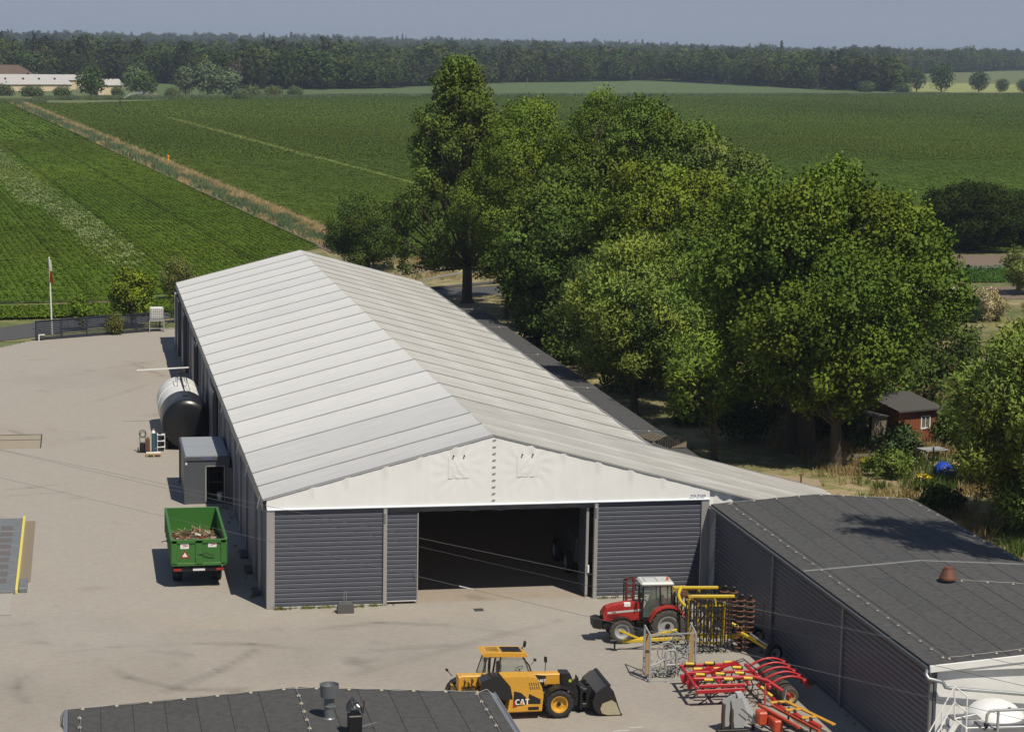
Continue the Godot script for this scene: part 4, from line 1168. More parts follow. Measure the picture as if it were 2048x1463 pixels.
func telehandler() -> void:
	var t := thing("telehandler", "yellow and black telescopic loader with black front bucket", "loader", Vector3(7.9, 0, 15.95))
	var mb := MB.new(); mb.bb(-2.3, 2.0, .42, .85, -.45, .45, .05); put("chassis", mb, M.black, t)
	for q in [[1.46, .82], [1.46, -.82], [-1.85, .82], [-1.85, -.82]]:
		var w := tyre(t, Vector3(q[0], .54, q[1]), Vector3(0, 0, 1), .54, .42, M.rubber, M.yellow, 15)
	# engine side
	mb = MB.new(); mb.prism(V2([-.50, .34, .80, .34, .85, .90, .78, 1.25, .60, 1.58, .30, 1.64, -.70, 1.66, -.40, 1.30, -.30, .80, -.42, .80]), Vector3(0, 0, .30), X3, Y3, Vector3(0, 0, .70))
	var hood := put("engine_cover", mb, M.yellow, t)
	mb = MB.new(); mb.prism(V2([-1.50, 1.50, -1.05, 1.68, -.72, 1.655, -.42, 1.30, -.33, .80, -.62, .78, -1.05, 1.02, -1.50, 1.08]), Vector3(0, 0, .32), X3, Y3, Vector3(0, 0, .66)); put("battery_cover", mb, M.blackg, t)
	mb = MB.new(); mb.prism(V2([-.30, .52, .20, .60, .20, .86, .0, 1.05, -.26, 1.12]), Vector3(0, 0, .995), X3, Y3, Vector3(0, 0, .012)); put("side_panel", mb, M.blackg, hood)
	mb = MB.new(); mb.prism(V2([.26, .62, .74, .60, .74, .78, .30, 1.0]), Vector3(0, 0, .995), X3, Y3, Vector3(0, 0, .012)); put("side_panel", mb, M.blackg, hood)
	mb = MB.new(); mb.prism(V2([.28, .38, .68, .38, .68, .50, .28, .50]), Vector3(0, 0, .995), X3, Y3, Vector3(0, 0, .012)); put("grille", mb, M.black, hood)
	mb = MB.new(); mb.prism(V2([-.30, .50, -.18, .52, -.26, .82]), Vector3(0, 0, 1.003), X3, Y3, Vector3(0, 0, .010)); put("red_stripe", mb, M.red, hood)
	text(hood, "CAT", Vector3(.045, .70, 1.012), .30, M.whitep)
	mb = MB.new(); mb.prism(V2([-.05, .60, .12, .60, .035, .72]), Vector3(0, 0, 1.014), X3, Y3, Vector3(0, 0, .008)); put("emblem", mb, M.yellow, hood)
	for j in 2:
		for i in 5:
			mb = MB.new(); mb.prism(V2([.28 + i * .082 + j * .03, 1.42 - j * .15, .31 + i * .082 + j * .03, 1.42 - j * .15, .35 + i * .082 + j * .03, 1.30 - j * .15, .32 + i * .082 + j * .03, 1.30 - j * .15]), Vector3(0, 0, .995), X3, Y3, Vector3(0, 0, .008)); put("vent_slot", mb, M.black, hood)
	mb = MB.new(); mb.bb(-.5, .8, .30, .36, .35, .98, .01); put("sill", mb, M.yellow, t)
	# boom
	mb = MB.new(); mb.beam(Vector3(-2.15, 1.36, .12), Vector3(1.62, 1.30, .12), .40, .42, Vector3.UP, .03)
	var boom := put("boom", mb, M.yellow, t)
	mb = MB.new(); mb.beam(Vector3(1.55, 1.27, .12), Vector3(1.85, 1.24, .12), .30, .32, Vector3.UP, .02); put("inner_boom", mb, M.yellow, boom)
	mb = MB.new(); mb.beam(Vector3(-1.35, 1.62, .30), Vector3(-.80, 1.25, .34), .07, .07); put("lift_cylinder", mb, M.steel, boom)
	mb = MB.new(); mb.bb(-2.24, -2.12, .95, 1.56, -.12, .40, .02); put("rear_plate", mb, M.yellow, boom)
	for q in [[-2.0, 1.30], [-1.86, 1.22], [-1.72, 1.35]]:
		mb = MB.new(); mb.pipe([Vector3(q[0], q[1] + .12, .33), Vector3(q[0] + .04, q[1] + .04, .42), Vector3(q[0] - .04, q[1] - .10, .40), Vector3(q[0] + .10, q[1] - .22, .33)], .022, 6); put("hose", mb, M.black, boom)
	mb = MB.new(); mb.prism(V2([.60, 1.02, .98, 1.02, 1.08, 1.45, .66, 1.52]), Vector3(0, 0, .325), X3, Y3, Vector3(0, 0, .03)); var dp := put("decal_panel", mb, M.blackg, boom)
	text(dp, "TH407", Vector3(.84, 1.28, .36), .15, M.whitep)
	mb = MB.new(); mb.prism(V2([1.62, 1.54, 1.98, 1.52, 2.16, 1.10, 2.42, .72, 2.32, .30, 2.10, .32, 1.98, .80, 1.70, 1.02]), Vector3(0, 0, -.16), X3, Y3, Vector3(0, 0, .56)); put("boom_head", mb, M.black, boom)
	mb = MB.new(); mb.bb(1.93, 2.03, 1.20, 1.30, .405, .415); put("sticker", mb, M.lime, boom)
	mb = MB.new(); mb.beam(Vector3(-2.1, 1.0, .55), Vector3(-1.3, 1.05, .55), .8, .08, Vector3.UP, .02); mb.bb(-2.35, -2.25, .55, 1.0, -.8, .8, .03); put("tail_frame", mb, M.yellow, t)
	for q in [[1.0, 2.0], [-2.35, -1.4]]:
		for s in [1.0, -1.0]:
			mb = MB.new()
			var cx: float = (q[0] + q[1]) * .5
			var pr := []
			for k in 9: pr.append(Vector2(cx + cos(PI * (.06 + .88 * k / 8.0)) * .64, .56 + sin(PI * (.06 + .88 * k / 8.0)) * .62))
			for k in 9: pr.append(Vector2(cx + cos(PI * (.94 - .88 * k / 8.0)) * .60, .56 + sin(PI * (.94 - .88 * k / 8.0)) * .58))
			mb.prism(pr, Vector3(0, 0, .60 if s > 0 else -1.02), X3, Y3, Vector3(0, 0, .42)); put("fender", mb, M.black, t)
	# cab
	var cz0 := -.95; var cz1 := -.12
	mb = MB.new(); mb.bb(-1.2, .75, .6, 1.12, cz0, cz1, .04); put("cab_base", mb, M.black, t)
	mb = MB.new()
	var A := [[Vector3(-1.02, 1.1, 0), Vector3(-.98, 2.12, 0), .10], [Vector3(-1.32, 1.32, 0), Vector3(-1.06, 2.1, 0), .03], [Vector3(-.72, 1.1, 0), Vector3(-.56, 2.1, 0), .06], [Vector3(.74, 1.1, 0), Vector3(.52, 1.75, 0), .05], [Vector3(.52, 1.75, 0), Vector3(.22, 2.12, 0), .05], [Vector3(-1.0, 2.12, 0), Vector3(.3, 2.12, 0), .05], [Vector3(-1.32, 1.32, 0), Vector3(-1.0, 1.25, 0), .03], [Vector3(-1.0, 1.13, 0), Vector3(.75, 1.13, 0), .05]]
	for z in [cz0, cz1]:
		for q in A: mb.beam(q[0] + Vector3(0, 0, z), q[1] + Vector3(0, 0, z), .05, q[2])
	put("cab_frame", mb, M.blackg, t)
	mb = MB.new()
	for z in [cz0, cz1]:
		mb.quad(Vector3(-.70, 1.13, z), Vector3(.72, 1.13, z), Vector3(.50, 1.76, z), Vector3(-.56, 2.1, z)); mb.ft(Vector3(.5, 1.76, z), Vector3(.22, 2.1, z), Vector3(-.56, 2.1, z))
		mb.quad(Vector3(-1.3, 1.33, z), Vector3(-1.02, 1.28, z), Vector3(-.99, 2.1, z), Vector3(-1.06, 2.08, z))
	mb.quad(Vector3(.73, 1.13, cz0), Vector3(.73, 1.13, cz1), Vector3(.51, 1.76, cz1), Vector3(.51, 1.76, cz0)); mb.quad(Vector3(.51, 1.76, cz0), Vector3(.51, 1.76, cz1), Vector3(.22, 2.11, cz1), Vector3(.22, 2.11, cz0))
	mb.quad(Vector3(-1.32, 1.33, cz0), Vector3(-1.32, 1.33, cz1), Vector3(-1.06, 2.1, cz1), Vector3(-1.06, 2.1, cz0))
	put("glazing", mb, M.glass, t)
	mb = MB.new(); mb.prism(V2([-1.22, 2.15, .42, 2.08, .46, 2.14, .30, 2.24, -1.10, 2.30, -1.28, 2.24]), Vector3(0, 0, cz0 - .06), X3, Y3, Vector3(0, 0, cz1 - cz0 + .14))
	var roof := put("cab_roof", mb, M.yellow, t)
	mb = MB.new(); mb.beam(Vector3(-.50, 2.285, -.53), Vector3(.26, 2.255, -.53), .64, .02); put("skylight", mb, M.blackg, roof)
	for k in 4:
		mb = MB.new(); mb.beam(Vector3(-.46, 2.30, -.78 + k * .16), Vector3(.22, 2.272, -.78 + k * .16), .03, .02); put("guard_bar", mb, M.iron, roof)
	for j in 3:
		for k in 6:
			mb = MB.new(); mb.beam(Vector3(-1.05 + k * .08, 2.302, -.80 + j * .2), Vector3(-1.02 + k * .08, 2.301, -.66 + j * .2), .02, .012); put("roof_slot", mb, M.black, roof)
	mb = MB.new(); mb.box(Vector3(.48, 2.38, -.80), Vector3(.10, .24, .16), Basis(Vector3(0, 0, 1), -.15), .03); mb.beam(Vector3(.36, 2.2, -.8), Vector3(.46, 2.32, -.8), .03, .03); put("work_lamp", mb, M.blackg, roof)
	mb = MB.new(); mb.bb(-.55, -.05, 1.12, 1.30, -.78, -.30, .05); mb.bb(-.62, -.48, 1.25, 1.80, -.76, -.32, .05); put("seat", mb, M.black, t)
	mb = MB.new(); mb.lathe(Vector3(.22, 1.52, -.54), Vector3(-.45, .9, 0), [Vector2(-.015, .16), Vector2(0, .18), Vector2(.015, .16), Vector2(0, .145), Vector2(-.015, .16)], 18); mb.tube(Vector3(.22, 1.52, -.54), Vector3(.36, 1.15, -.54), .025); put("steering_wheel", mb, M.black, t)
	mb = MB.new(); mb.box(Vector3(-.10, 1.36, -.28), Vector3(.24, .12, .2), Basis.IDENTITY, .03); put("safety_vest", mb, M.lime, t)
	mb = MB.new(); mb.box(Vector3(.10, 1.28, -.26), Vector3(.14, .2, .05), Basis.IDENTITY, .01); put("document_holder", mb, M.whitep, t)
	for q in [[Vector3(1.10, 1.55, .05), Vector3(1.12, 1.98, .0)], [Vector3(-2.3, 1.3, -.6), Vector3(-2.5, 1.55, -.6)], [Vector3(.8, 1.5, -1.0), Vector3(.95, 1.66, -1.08)]]:
		mb = MB.new(); mb.tube(q[0], q[1], .014); mb.box(q[1], Vector3(.05, .22 if q[0].x > 1 else .1, .16), Basis(Vector3.UP, .4), .015); put("mirror", mb, M.black, t)
	# carriage and bucket
	mb = MB.new(); mb.bb(2.34, 2.44, .18, 1.02, -.62, .55, .02); mb.bb(2.44, 2.62, .80, .95, -.55, .5, .02); mb.bb(2.44, 2.62, .22, .38, -.55, .5, .02); mb.bb(2.36, 2.42, .95, 1.22, -.45, -.05, .02); put("carriage", mb, M.black, t)
	mb = MB.new()
	var prof := [Vector2(3.84, .03), Vector2(3.30, .03), Vector2(2.98, .10), Vector2(2.78, .30), Vector2(2.72, .60), Vector2(2.84, .90), Vector2(3.12, 1.12), Vector2(3.34, 1.18)]
	var pin := []
	for k in prof.size():
		var d: Vector2 = (prof[mini(k + 1, prof.size() - 1)] - prof[maxi(k - 1, 0)]).normalized()
		pin.append(prof[k] + Vector2(d.y, -d.x) * -.03 * -1.0)
	for k in prof.size() - 1:
		var a: Vector2 = prof[k]; var b: Vector2 = prof[k + 1]
		mb.quad(Vector3(a.x, a.y, -1.2), Vector3(a.x, a.y, .98), Vector3(b.x, b.y, .98), Vector3(b.x, b.y, -1.2), Vector3(-(b.y - a.y), b.x - a.x, 0) * 1.0)
	var bucket := put("bucket", mb, M.blackg, t)
	for z in [-1.2, .95]:
		mb = MB.new()
		mb.prism(V2([3.84, .03, 3.30, .03, 2.98, .10, 2.78, .30, 2.72, .60, 2.84, .90, 3.12, 1.12, 3.34, 1.18, 3.52, .95]), Vector3(0, 0, z), X3, Y3, Vector3(0, 0, .03)); put("side_plate", mb, M.blackg, bucket)
		mb = MB.new(); mb.prism(V2([3.80, .05, 3.32, .05, 3.10, .12, 3.02, .30, 3.10, .50, 3.45, .62, 3.62, .50]), Vector3(0, 0, z + .031 if z > 0 else z - .006), X3, Y3, Vector3(0, 0, .005)); put("worn_patch", mb, M.worn, bucket)
	mb = MB.new(); mb.beam(Vector3(3.34, 1.18, -1.2), Vector3(3.34, 1.18, .98), .12, .05); mb.beam(Vector3(3.82, .035, -1.2), Vector3(3.82, .035, .98), .1, .03); put("cutting_edge", mb, M.iron, bucket)
	mb = MB.new(); mb.bb(2.60, 2.80, .2, 1.0, -.5, -.42); mb.bb(2.60, 2.80, .2, 1.0, .36, .44); put("bucket_bracket", mb, M.black, bucket)

func tractor() -> void:
	var t := thing("red_tractor", "red tractor with pale grey cab roof and orange beacon beside the hall", "tractor", Vector3(15.15, 0, 6.95), -.07)
	var mb := MB.new(); mb.bb(-1.75, .9, .50, .85, -.22, .22, .04); mb.bb(-.3, 1.2, .5, 1.0, -.3, .3, .04); put("chassis", mb, M.iron, t)
	for s in [1.0, -1.0]:
		tyre(t, Vector3(.95, .74, .60 * s), Vector3(0, 0, 1), .74, .40, M.dustrub, M.greyp, 18)
		tyre(t, Vector3(-.98, .53, .56 * s), Vector3(0, 0, 1), .53, .30, M.dustrub, M.greyp, 16)
		mb = MB.new()
		var pr := []
		for k in 9: pr.append(Vector2(.95 + cos(PI * (.12 + .80 * k / 8.0)) * .84, .74 + sin(PI * (.12 + .80 * k / 8.0)) * .86))
		for k in 9: pr.append(Vector2(.95 + cos(PI * (.92 - .80 * k / 8.0)) * .79, .74 + sin(PI * (.92 - .80 * k / 8.0)) * .80))
		mb.prism(pr, Vector3(0, 0, .34 if s > 0 else -.82), X3, Y3, Vector3(0, 0, .48)); put("rear_fender", mb, M.red, t)
		mb = MB.new(); pr = []
		for k in 7: pr.append(Vector2(-.98 + cos(PI * (.08 + .7 * k / 6.0)) * .60, .53 + sin(PI * (.08 + .7 * k / 6.0)) * .60))
		for k in 7: pr.append(Vector2(-.98 + cos(PI * (.78 - .7 * k / 6.0)) * .57, .53 + sin(PI * (.78 - .7 * k / 6.0)) * .57))
		mb.prism(pr, Vector3(0, 0, .42 if s > 0 else -.72), X3, Y3, Vector3(0, 0, .30)); put("front_fender", mb, M.black, t)
		mb = MB.new()
		for k in 3: mb.bb(-.25, .1, .35 + k * .25, .38 + k * .25, .36 * s - .08, .36 * s + .08)
		mb.bb(-.3, -.26, .3, 1.0, .3 * s - .06, .3 * s + .06); put("step", mb, M.iron, t)
	mb = MB.new(); mb.prism(V2([-1.72, .92, -.05, .92, -.05, 1.66, -.5, 1.62, -1.30, 1.50, -1.62, 1.40, -1.74, 1.22]), Vector3(0, 0, -.31), X3, Y3, Vector3(0, 0, .62))
	var hood := put("bonnet", mb, M.red, t)
	mb = MB.new(); mb.prism(V2([-1.62, 1.40, -1.30, 1.50, -.5, 1.62, -.05, 1.66, -.05, 1.69, -.5, 1.655, -1.3, 1.535, -1.60, 1.44]), Vector3(0, 0, -.24), X3, Y3, Vector3(0, 0, .48)); put("bonnet_top", mb, M.red, hood)
	mb = MB.new(); mb.bb(-1.78, -1.73, .95, 1.22, -.26, .26, .01); put("grille", mb, M.black, hood)
	mb = MB.new(); mb.prism(V2([-1.55, 1.20, -.08, 1.32, -.08, 1.40, -1.55, 1.28]), Vector3(0, 0, .308), X3, Y3, Vector3(0, 0, .01)); put("side_stripe", mb, M.cabroof, hood)
	text(hood, "4255", Vector3(-1.28, 1.262, .316), .09, M.iron)
	mb = MB.new(); mb.bb(-.86, -.58, 1.50, 1.66, .15, .316, .01); put("sticker", mb, M.whitep, hood)
	for k in 4:
		mb = MB.new(); mb.prism(V2([-1.55, 1.0 + k * .045, -1.05, 1.02 + k * .045, -1.05, 1.035 + k * .045, -1.55, 1.015 + k * .045]), Vector3(0, 0, .308), X3, Y3, Vector3(0, 0, .006)); put("vent_slot", mb, M.black, hood)
	mb = MB.new()
	for k in 6: mb.prism(V2([-2.15, .62, -1.8, .55, -1.75, .95, -1.95, 1.02, -2.18, .95]), Vector3(0, 0, -.36 + k * .125), X3, Y3, Vector3(0, 0, .10))
	put("front_weights", mb, M.iron, t)
	# cab
	var zc := .44
	mb = MB.new(); mb.bb(-.1, 1.05, .9, 1.06, -zc, zc, .03); put("cab_floor", mb, M.black, t)
	mb = MB.new()
	for z in [-zc, zc]:
		for q in [[Vector3(-.10, 1.0, z), Vector3(-.08, 2.40, z), .07], [Vector3(.68, 1.35, z), Vector3(.62, 2.40, z), .06], [Vector3(1.16, 1.55, z), Vector3(1.10, 2.40, z), .06], [Vector3(-.1, 2.40, z), Vector3(1.12, 2.40, z), .06], [Vector3(-.1, 1.05, z), Vector3(.25, 1.05, z), .06], [Vector3(.25, 1.05, z), Vector3(.68, 1.42, z), .05], [Vector3(.66, 1.6, z), Vector3(1.14, 1.6, z), .05]]:
			mb.beam(q[0], q[1], .06, q[2])
	for q in [[-.1, 1.6], [-.08, 2.40], [1.1, 2.40], [1.14, 1.6]]: mb.beam(Vector3(q[0], q[1], -zc), Vector3(q[0], q[1], zc), .06, .06)
	put("cab_frame", mb, M.black, t)
	mb = MB.new()
	for z in [-zc, zc]:
		mb.quad(Vector3(-.08, 1.05, z), Vector3(.25, 1.05, z), Vector3(.64, 2.38, z), Vector3(-.06, 2.38, z)); mb.ft(Vector3(.25, 1.05, z), Vector3(.68, 1.42, z), Vector3(.64, 2.38, z))
		mb.quad(Vector3(.68, 1.6, z), Vector3(1.14, 1.6, z), Vector3(1.1, 2.38, z), Vector3(.63, 2.38, z))
	mb.quad(Vector3(-.1, 1.6, -zc), Vector3(-.1, 1.6, zc), Vector3(-.08, 2.38, zc), Vector3(-.08, 2.38, -zc)); mb.quad(Vector3(1.15, 1.6, -zc), Vector3(1.15, 1.6, zc), Vector3(1.1, 2.38, zc), Vector3(1.1, 2.38, -zc))
	put("glazing", mb, M.glass, t)
	mb = MB.new(); mb.box(Vector3(.5, 2.49, 0), Vector3(1.42, .17, 1.12), Basis.IDENTITY, .07)
	var roof := put("cab_roof", mb, M.cabroof, t)
	mb = MB.new(); mb.bb(.0, .02, 2.57, 2.58, -.34, .34); mb.bb(.52, .54, 2.57, 2.58, -.34, .34); mb.bb(.0, .54, 2.57, 2.58, -.35, -.33); put("hatch_groove", mb, M.iron, roof)
	mb = MB.new(); mb.lathe(Vector3(.98, 2.57, .18), Vector3.UP, [Vector2(0, 0), Vector2(0, .055), Vector2(.13, .05), Vector2(.17, .03), Vector2(.17, 0)], 12); put("beacon", mb, M.amber, roof)
	mb = MB.new(); mb.bb(.45, .85, 1.2, 1.32, -.25, .25, .04); mb.bb(.78, .92, 1.3, 1.85, -.25, .25, .04); put("seat", mb, M.redseat, t)
	mb = MB.new(); mb.lathe(Vector3(.18, 1.62, 0), Vector3(.5, .9, 0), [Vector2(-.015, .17), Vector2(0, .19), Vector2(.015, .17), Vector2(0, .155), Vector2(-.015, .17)], 18); mb.tube(Vector3(.18, 1.62, 0), Vector3(0, 1.1, 0), .03); put("steering_wheel", mb, M.black, t)
	mb = MB.new(); mb.pipe([Vector3(-.22, 1.6, .46), Vector3(-.22, 1.7, .5), Vector3(-.22, 2.15, .5)], .03, 8); put("exhaust", mb, M.iron, t)
	for s in [1.0, -1.0]:
		mb = MB.new(); mb.tube(Vector3(-.1, 2.2, zc * s), Vector3(-.2, 2.2, (zc + .22) * s), .012); mb.box(Vector3(-.2, 2.1, (zc + .24) * s), Vector3(.03, .26, .14), Basis.IDENTITY, .01); put("mirror", mb, M.black, t)
	mb = MB.new(); mb.beam(Vector3(1.2, .7, -.3), Vector3(1.9, .55, -.35), .06, .08); mb.beam(Vector3(1.2, .7, .3), Vector3(1.9, .55, .35), .06, .08); put("lift_arm", mb, M.iron, t)
	# red stack frame behind the tractor
	var f := thing("red_fork_mast", "red fork mast standing behind the tractor cab against the hall", "mast", Vector3(15.25, 0, 4.4))
	for x in [-.16, .16]:
		mb = MB.new(); mb.bb(x - .05, x + .05, 0, 2.05, -.06, .06, .01); put("upright", mb, M.redseat, f)
	for k in 7:
		mb = MB.new(); mb.bb(-.16, .16, .25 + k * .28, .31 + k * .28, -.04, .04); put("rung", mb, M.redseat, f)
	mb = MB.new(); mb.beam(Vector3(-.30, .5, .1), Vector3(-.30, 2.0, .1), .05, .05); mb.beam(Vector3(-.3, 1.95, .1), Vector3(-.1, 1.95, .0), .05, .05); mb.beam(Vector3(-.3, .5, .1), Vector3(-.1, .5, .0), .05, .05); put("side_bar", mb, M.iron, f)
	mb = MB.new(); mb.bb(-.4, .4, 0, .08, -.4, .5, .01); put("foot", mb, M.iron, f)
	f = thing("tarp_bundle", "grey brown tarp heap behind the tractor cab", "tarp", Vector3(17.0, 0, 3.6))
	mb = MB.new()
	var nn := nz(91, 1.3)
	var pr2 := []
	for k in 9: pr2.append(Vector2(1.75 * sin(k / 8.0 * PI * .5), .75 * cos(k / 8.0 * PI * .5) + .02))
	mb.lathe(Vector3.ZERO, Vector3.UP, pr2, 18, true)
	for i in mb.v.size(): mb.v[i] += mb.v[i].normalized() * .12 * nn.get_noise_3dv(mb.v[i] * 1.4) * minf(mb.v[i].y, .6)
	put("sheet", mb, M.oldwood, f)

func coil_ring(mb: MB, at: Vector3, r: float, axis := Vector3.UP) -> void:
	mb.lathe(at, axis, [Vector2(-.032, r - .03), Vector2(0, r), Vector2(.032, r - .03), Vector2(0, r - .085), Vector2(-.032, r - .03)], 18)

func yellow_harrow() -> void:
	var t := thing("folded_harrow", "yellow folding cultivator with rusty ring rollers beside the dark wall", "cultivator", Vector3(17.2, 0, 8.6))
	var mb := MB.new()
	mb.beam(Vector3(-.5, .55, -.2), Vector3(1.9, .55, .5), .16, .18, Vector3.UP, .02); mb.beam(Vector3(-.5, .55, .3), Vector3(-3.3, .38, -.15), .12, .14, Vector3.UP, .02); mb.beam(Vector3(-.5, .62, -.9), Vector3(-2.6, .45, -.15), .10, .12, Vector3.UP, .02)
	mb.beam(Vector3(-2.55, .45, -.15), Vector3(-3.55, .98, .3), .09, .10, Vector3.UP, .02)
	var main := put("drawbar", mb, M.yellow2, t)
	mb = MB.new(); mb.box(Vector3(-3.68, .38, -.2), Vector3(.30, .16, .22), Basis.IDENTITY, .03); mb.beam(Vector3(-3.6, .3, -.2), Vector3(-3.6, 0, -.2), .06, .06); mb.bb(-3.72, -3.5, 0, .03, -.3, -.1); put("hitch", mb, M.iron, main)
	rng.seed = 303
	# two wings folded up, with their tine bars
	for wing in [[.70, 2.42], [-1.60, 2.20]]:
		var z: float = wing[0]; var top: float = wing[1]
		var w := Node3D.new(); w.name = nm("wing", t); t.add_child(w, true)
		mb = MB.new(); mb.beam(Vector3(-.78, top, z), Vector3(1.20, top - .06, z), .12, .12, Vector3.UP, .02)
		var frame := put("wing_frame", mb, M.yellow2, w)
		mb = MB.new()
		mb.beam(Vector3(-.72, .45, z), Vector3(-.72, top, z), .08, .10, Vector3.RIGHT, .01); mb.beam(Vector3(.77, .40, z), Vector3(.77, top - .3, z), .09, .11, Vector3.RIGHT, .01); mb.beam(Vector3(.35, .5, z - .25), Vector3(.35, top - .05, z - .1), .07, .09, Vector3.RIGHT, .01)
		mb.beam(Vector3(-.3, top - .12, z - .12), Vector3(.95, top - .14, z - .12), .08, .10); mb.beam(Vector3(-.45, top - .40, z + .05), Vector3(1.0, top - .42, z + .05), .05, .06); mb.beam(Vector3(-.7, .45, z), Vector3(.85, .40, z), .08, .09)
		mb.beam(Vector3(.30, top, z), Vector3(.45, top - .42, z), .07, .08)
		put("cross_bar", mb, M.yellow2, frame)
		mb = MB.new()
		for k in 5:
			var c := Vector3(rng.randf_range(-.5, .6), rng.randf_range(.9, 1.8), z + rng.randf_range(-.3, .1))
			mb.beam(c, c + Vector3(.12, .18, 0), .05, .06)
		put("spring_block", mb, M.yellow2, frame)
		for k in 14:
			var x := -.88 + k * .15
			mb = MB.new()
			var zz := z + .14 + rng.randf_range(-.05, .05)
			mb.beam(Vector3(x, .12 + rng.randf_range(0, .2), zz), Vector3(x + rng.randf_range(-.04, .04), top - .12, zz), .035, .05)
			for q in 5:
				var y := .4 + q * .36
				mb.pipe([Vector3(x, y, zz), Vector3(x + .07, y + .1, zz + .10), Vector3(x + .02, y + .16, zz + .20), Vector3(x - .08, y + .06, zz + .22)], .014, 5)
			put("tine_bar", mb, M.iron, w)
		for k in 10:
			mb = MB.new()
			var p := Vector3(rng.randf_range(-.7, .9), rng.randf_range(.5, 2.0), z - rng.randf_range(.1, .5))
			mb.pipe([p, p + Vector3(rng.randf_range(-.3, .3), rng.randf_range(-.3, .3), .1), p + Vector3(rng.randf_range(-.4, .4), rng.randf_range(-.6, .0), .05)], .018, 5)
			put("hose", mb, M.rustdark if k % 2 else M.black, w)
		for rx in [1.46, 1.88]:
			var rl := MB.new()
			var rt: float = top - (.12 if rx < 1.6 else .17)
			rl.tube(Vector3(rx, .12, z + .05), Vector3(rx, rt, z + .05), .05)
			var ro := put("ring_roller", rl, M.iron, w)
			for k in 10:
				mb = MB.new(); coil_ring(mb, Vector3(rx, .22 + k * (rt - .32) / 9.0, z + .05), .205)
				put("ring", mb, M.rust, ro)
		mb = MB.new(); mb.beam(Vector3(1.2, top - .06, z), Vector3(2.0, top - .10, z + .05), .06, .06); mb.box(Vector3(1.5, top - .02, z + .05), Vector3(.16, .12, .16), Basis.IDENTITY, .03); mb.box(Vector3(1.88, top - .08, z + .05), Vector3(.16, .12, .16), Basis.IDENTITY, .03); put("roller_bracket", mb, M.iron, w)
	mb = MB.new()
	var pr := []
	for k in 9: pr.append(Vector3(-.42 - .28 * sin(k / 8.0 * PI), 2.22 - .60 * k / 8.0, -1.6 + 1.5 * k / 8.0))
	mb.pipe(pr, .07, 8); put("fold_arch", mb, M.yellow2, t)
	mb = MB.new(); mb.tube(Vector3(-.35, 2.0, -1.2), Vector3(.1, 1.7, -.3), .05); mb.lathe(Vector3(-.35, 2.0, -1.2), Vector3(0, 0, 1), [Vector2(-.08, 0), Vector2(-.08, .16), Vector2(.08, .16), Vector2(.08, 0)], 14); put("fold_cylinder", mb, M.rust, t)
	mb = MB.new(); mb.beam(Vector3(1.5, .85, 1.0), Vector3(2.3, .48, 2.3), .12, .12, Vector3.UP, .02); mb.beam(Vector3(1.5, .85, 1.0), Vector3(1.3, .6, .5), .12, .14); put("wheel_arm", mb, M.yellow2, t)
	mb = MB.new(); mb.tube(Vector3(1.7, .95, 1.4), Vector3(2.2, .66, 2.2), .04); put("wheel_cylinder", mb, M.steel, t)
	tyre(t, Vector3(2.38, .39, 2.42), Vector3(.35, 0, 1), .39, .30, M.rubber, M.greyp)
	mb = MB.new(); mb.beam(Vector3(1.5, .85, -.6), Vector3(2.3, .48, -.2), .12, .12, Vector3.UP, .02); put("wheel_arm", mb, M.yellow2, t)
	tyre(t, Vector3(2.42, .39, -.1), Vector3(.35, 0, 1), .39, .30, M.rubber, M.greyp)
	for k in 8:
		mb = MB.new()
		var x := -.7 + k * .32
		mb.beam(Vector3(x, .5, .3), Vector3(x + .05, .03, .55), .04, .05); mb.beam(Vector3(x + .05, .03, .55), Vector3(x - .1, .02, .7), .05, .02); put("tine", mb, M.iron, t)
	var s := thing("steel_stake", "thin rusty stake leaning upright between harrow and dark wall", "stake", Vector3(19.55, 0, 9.55))
	mb = MB.new(); mb.tube(Vector3(0, 0, 0), Vector3(.05, 2.05, 0), .022, .018, 7); mb.tube(Vector3(.05, 2.05, 0), Vector3(.052, 2.12, 0), .018, .004, 7); put("rod", mb, M.rust, s)
	mb = MB.new(); mb.lathe(Vector3.ZERO, Vector3.UP, [Vector2(0, 0), Vector2(0, .12), Vector2(.02, .12), Vector2(.03, 0)], 12); put("foot", mb, M.rust, s)

func wheel_ring(mb: MB, at: Vector3, r: float, tube_r: float, axis := Vector3(0, 0, 1)) -> void:
	var f := mb.frame(axis.normalized())
	var pts := []
	for k in 33: pts.append(at + (f.x * cos(TAU * k / 32.0) + f.y * sin(TAU * k / 32.0)) * r)
	mb.pipe(pts, tube_r, 6)

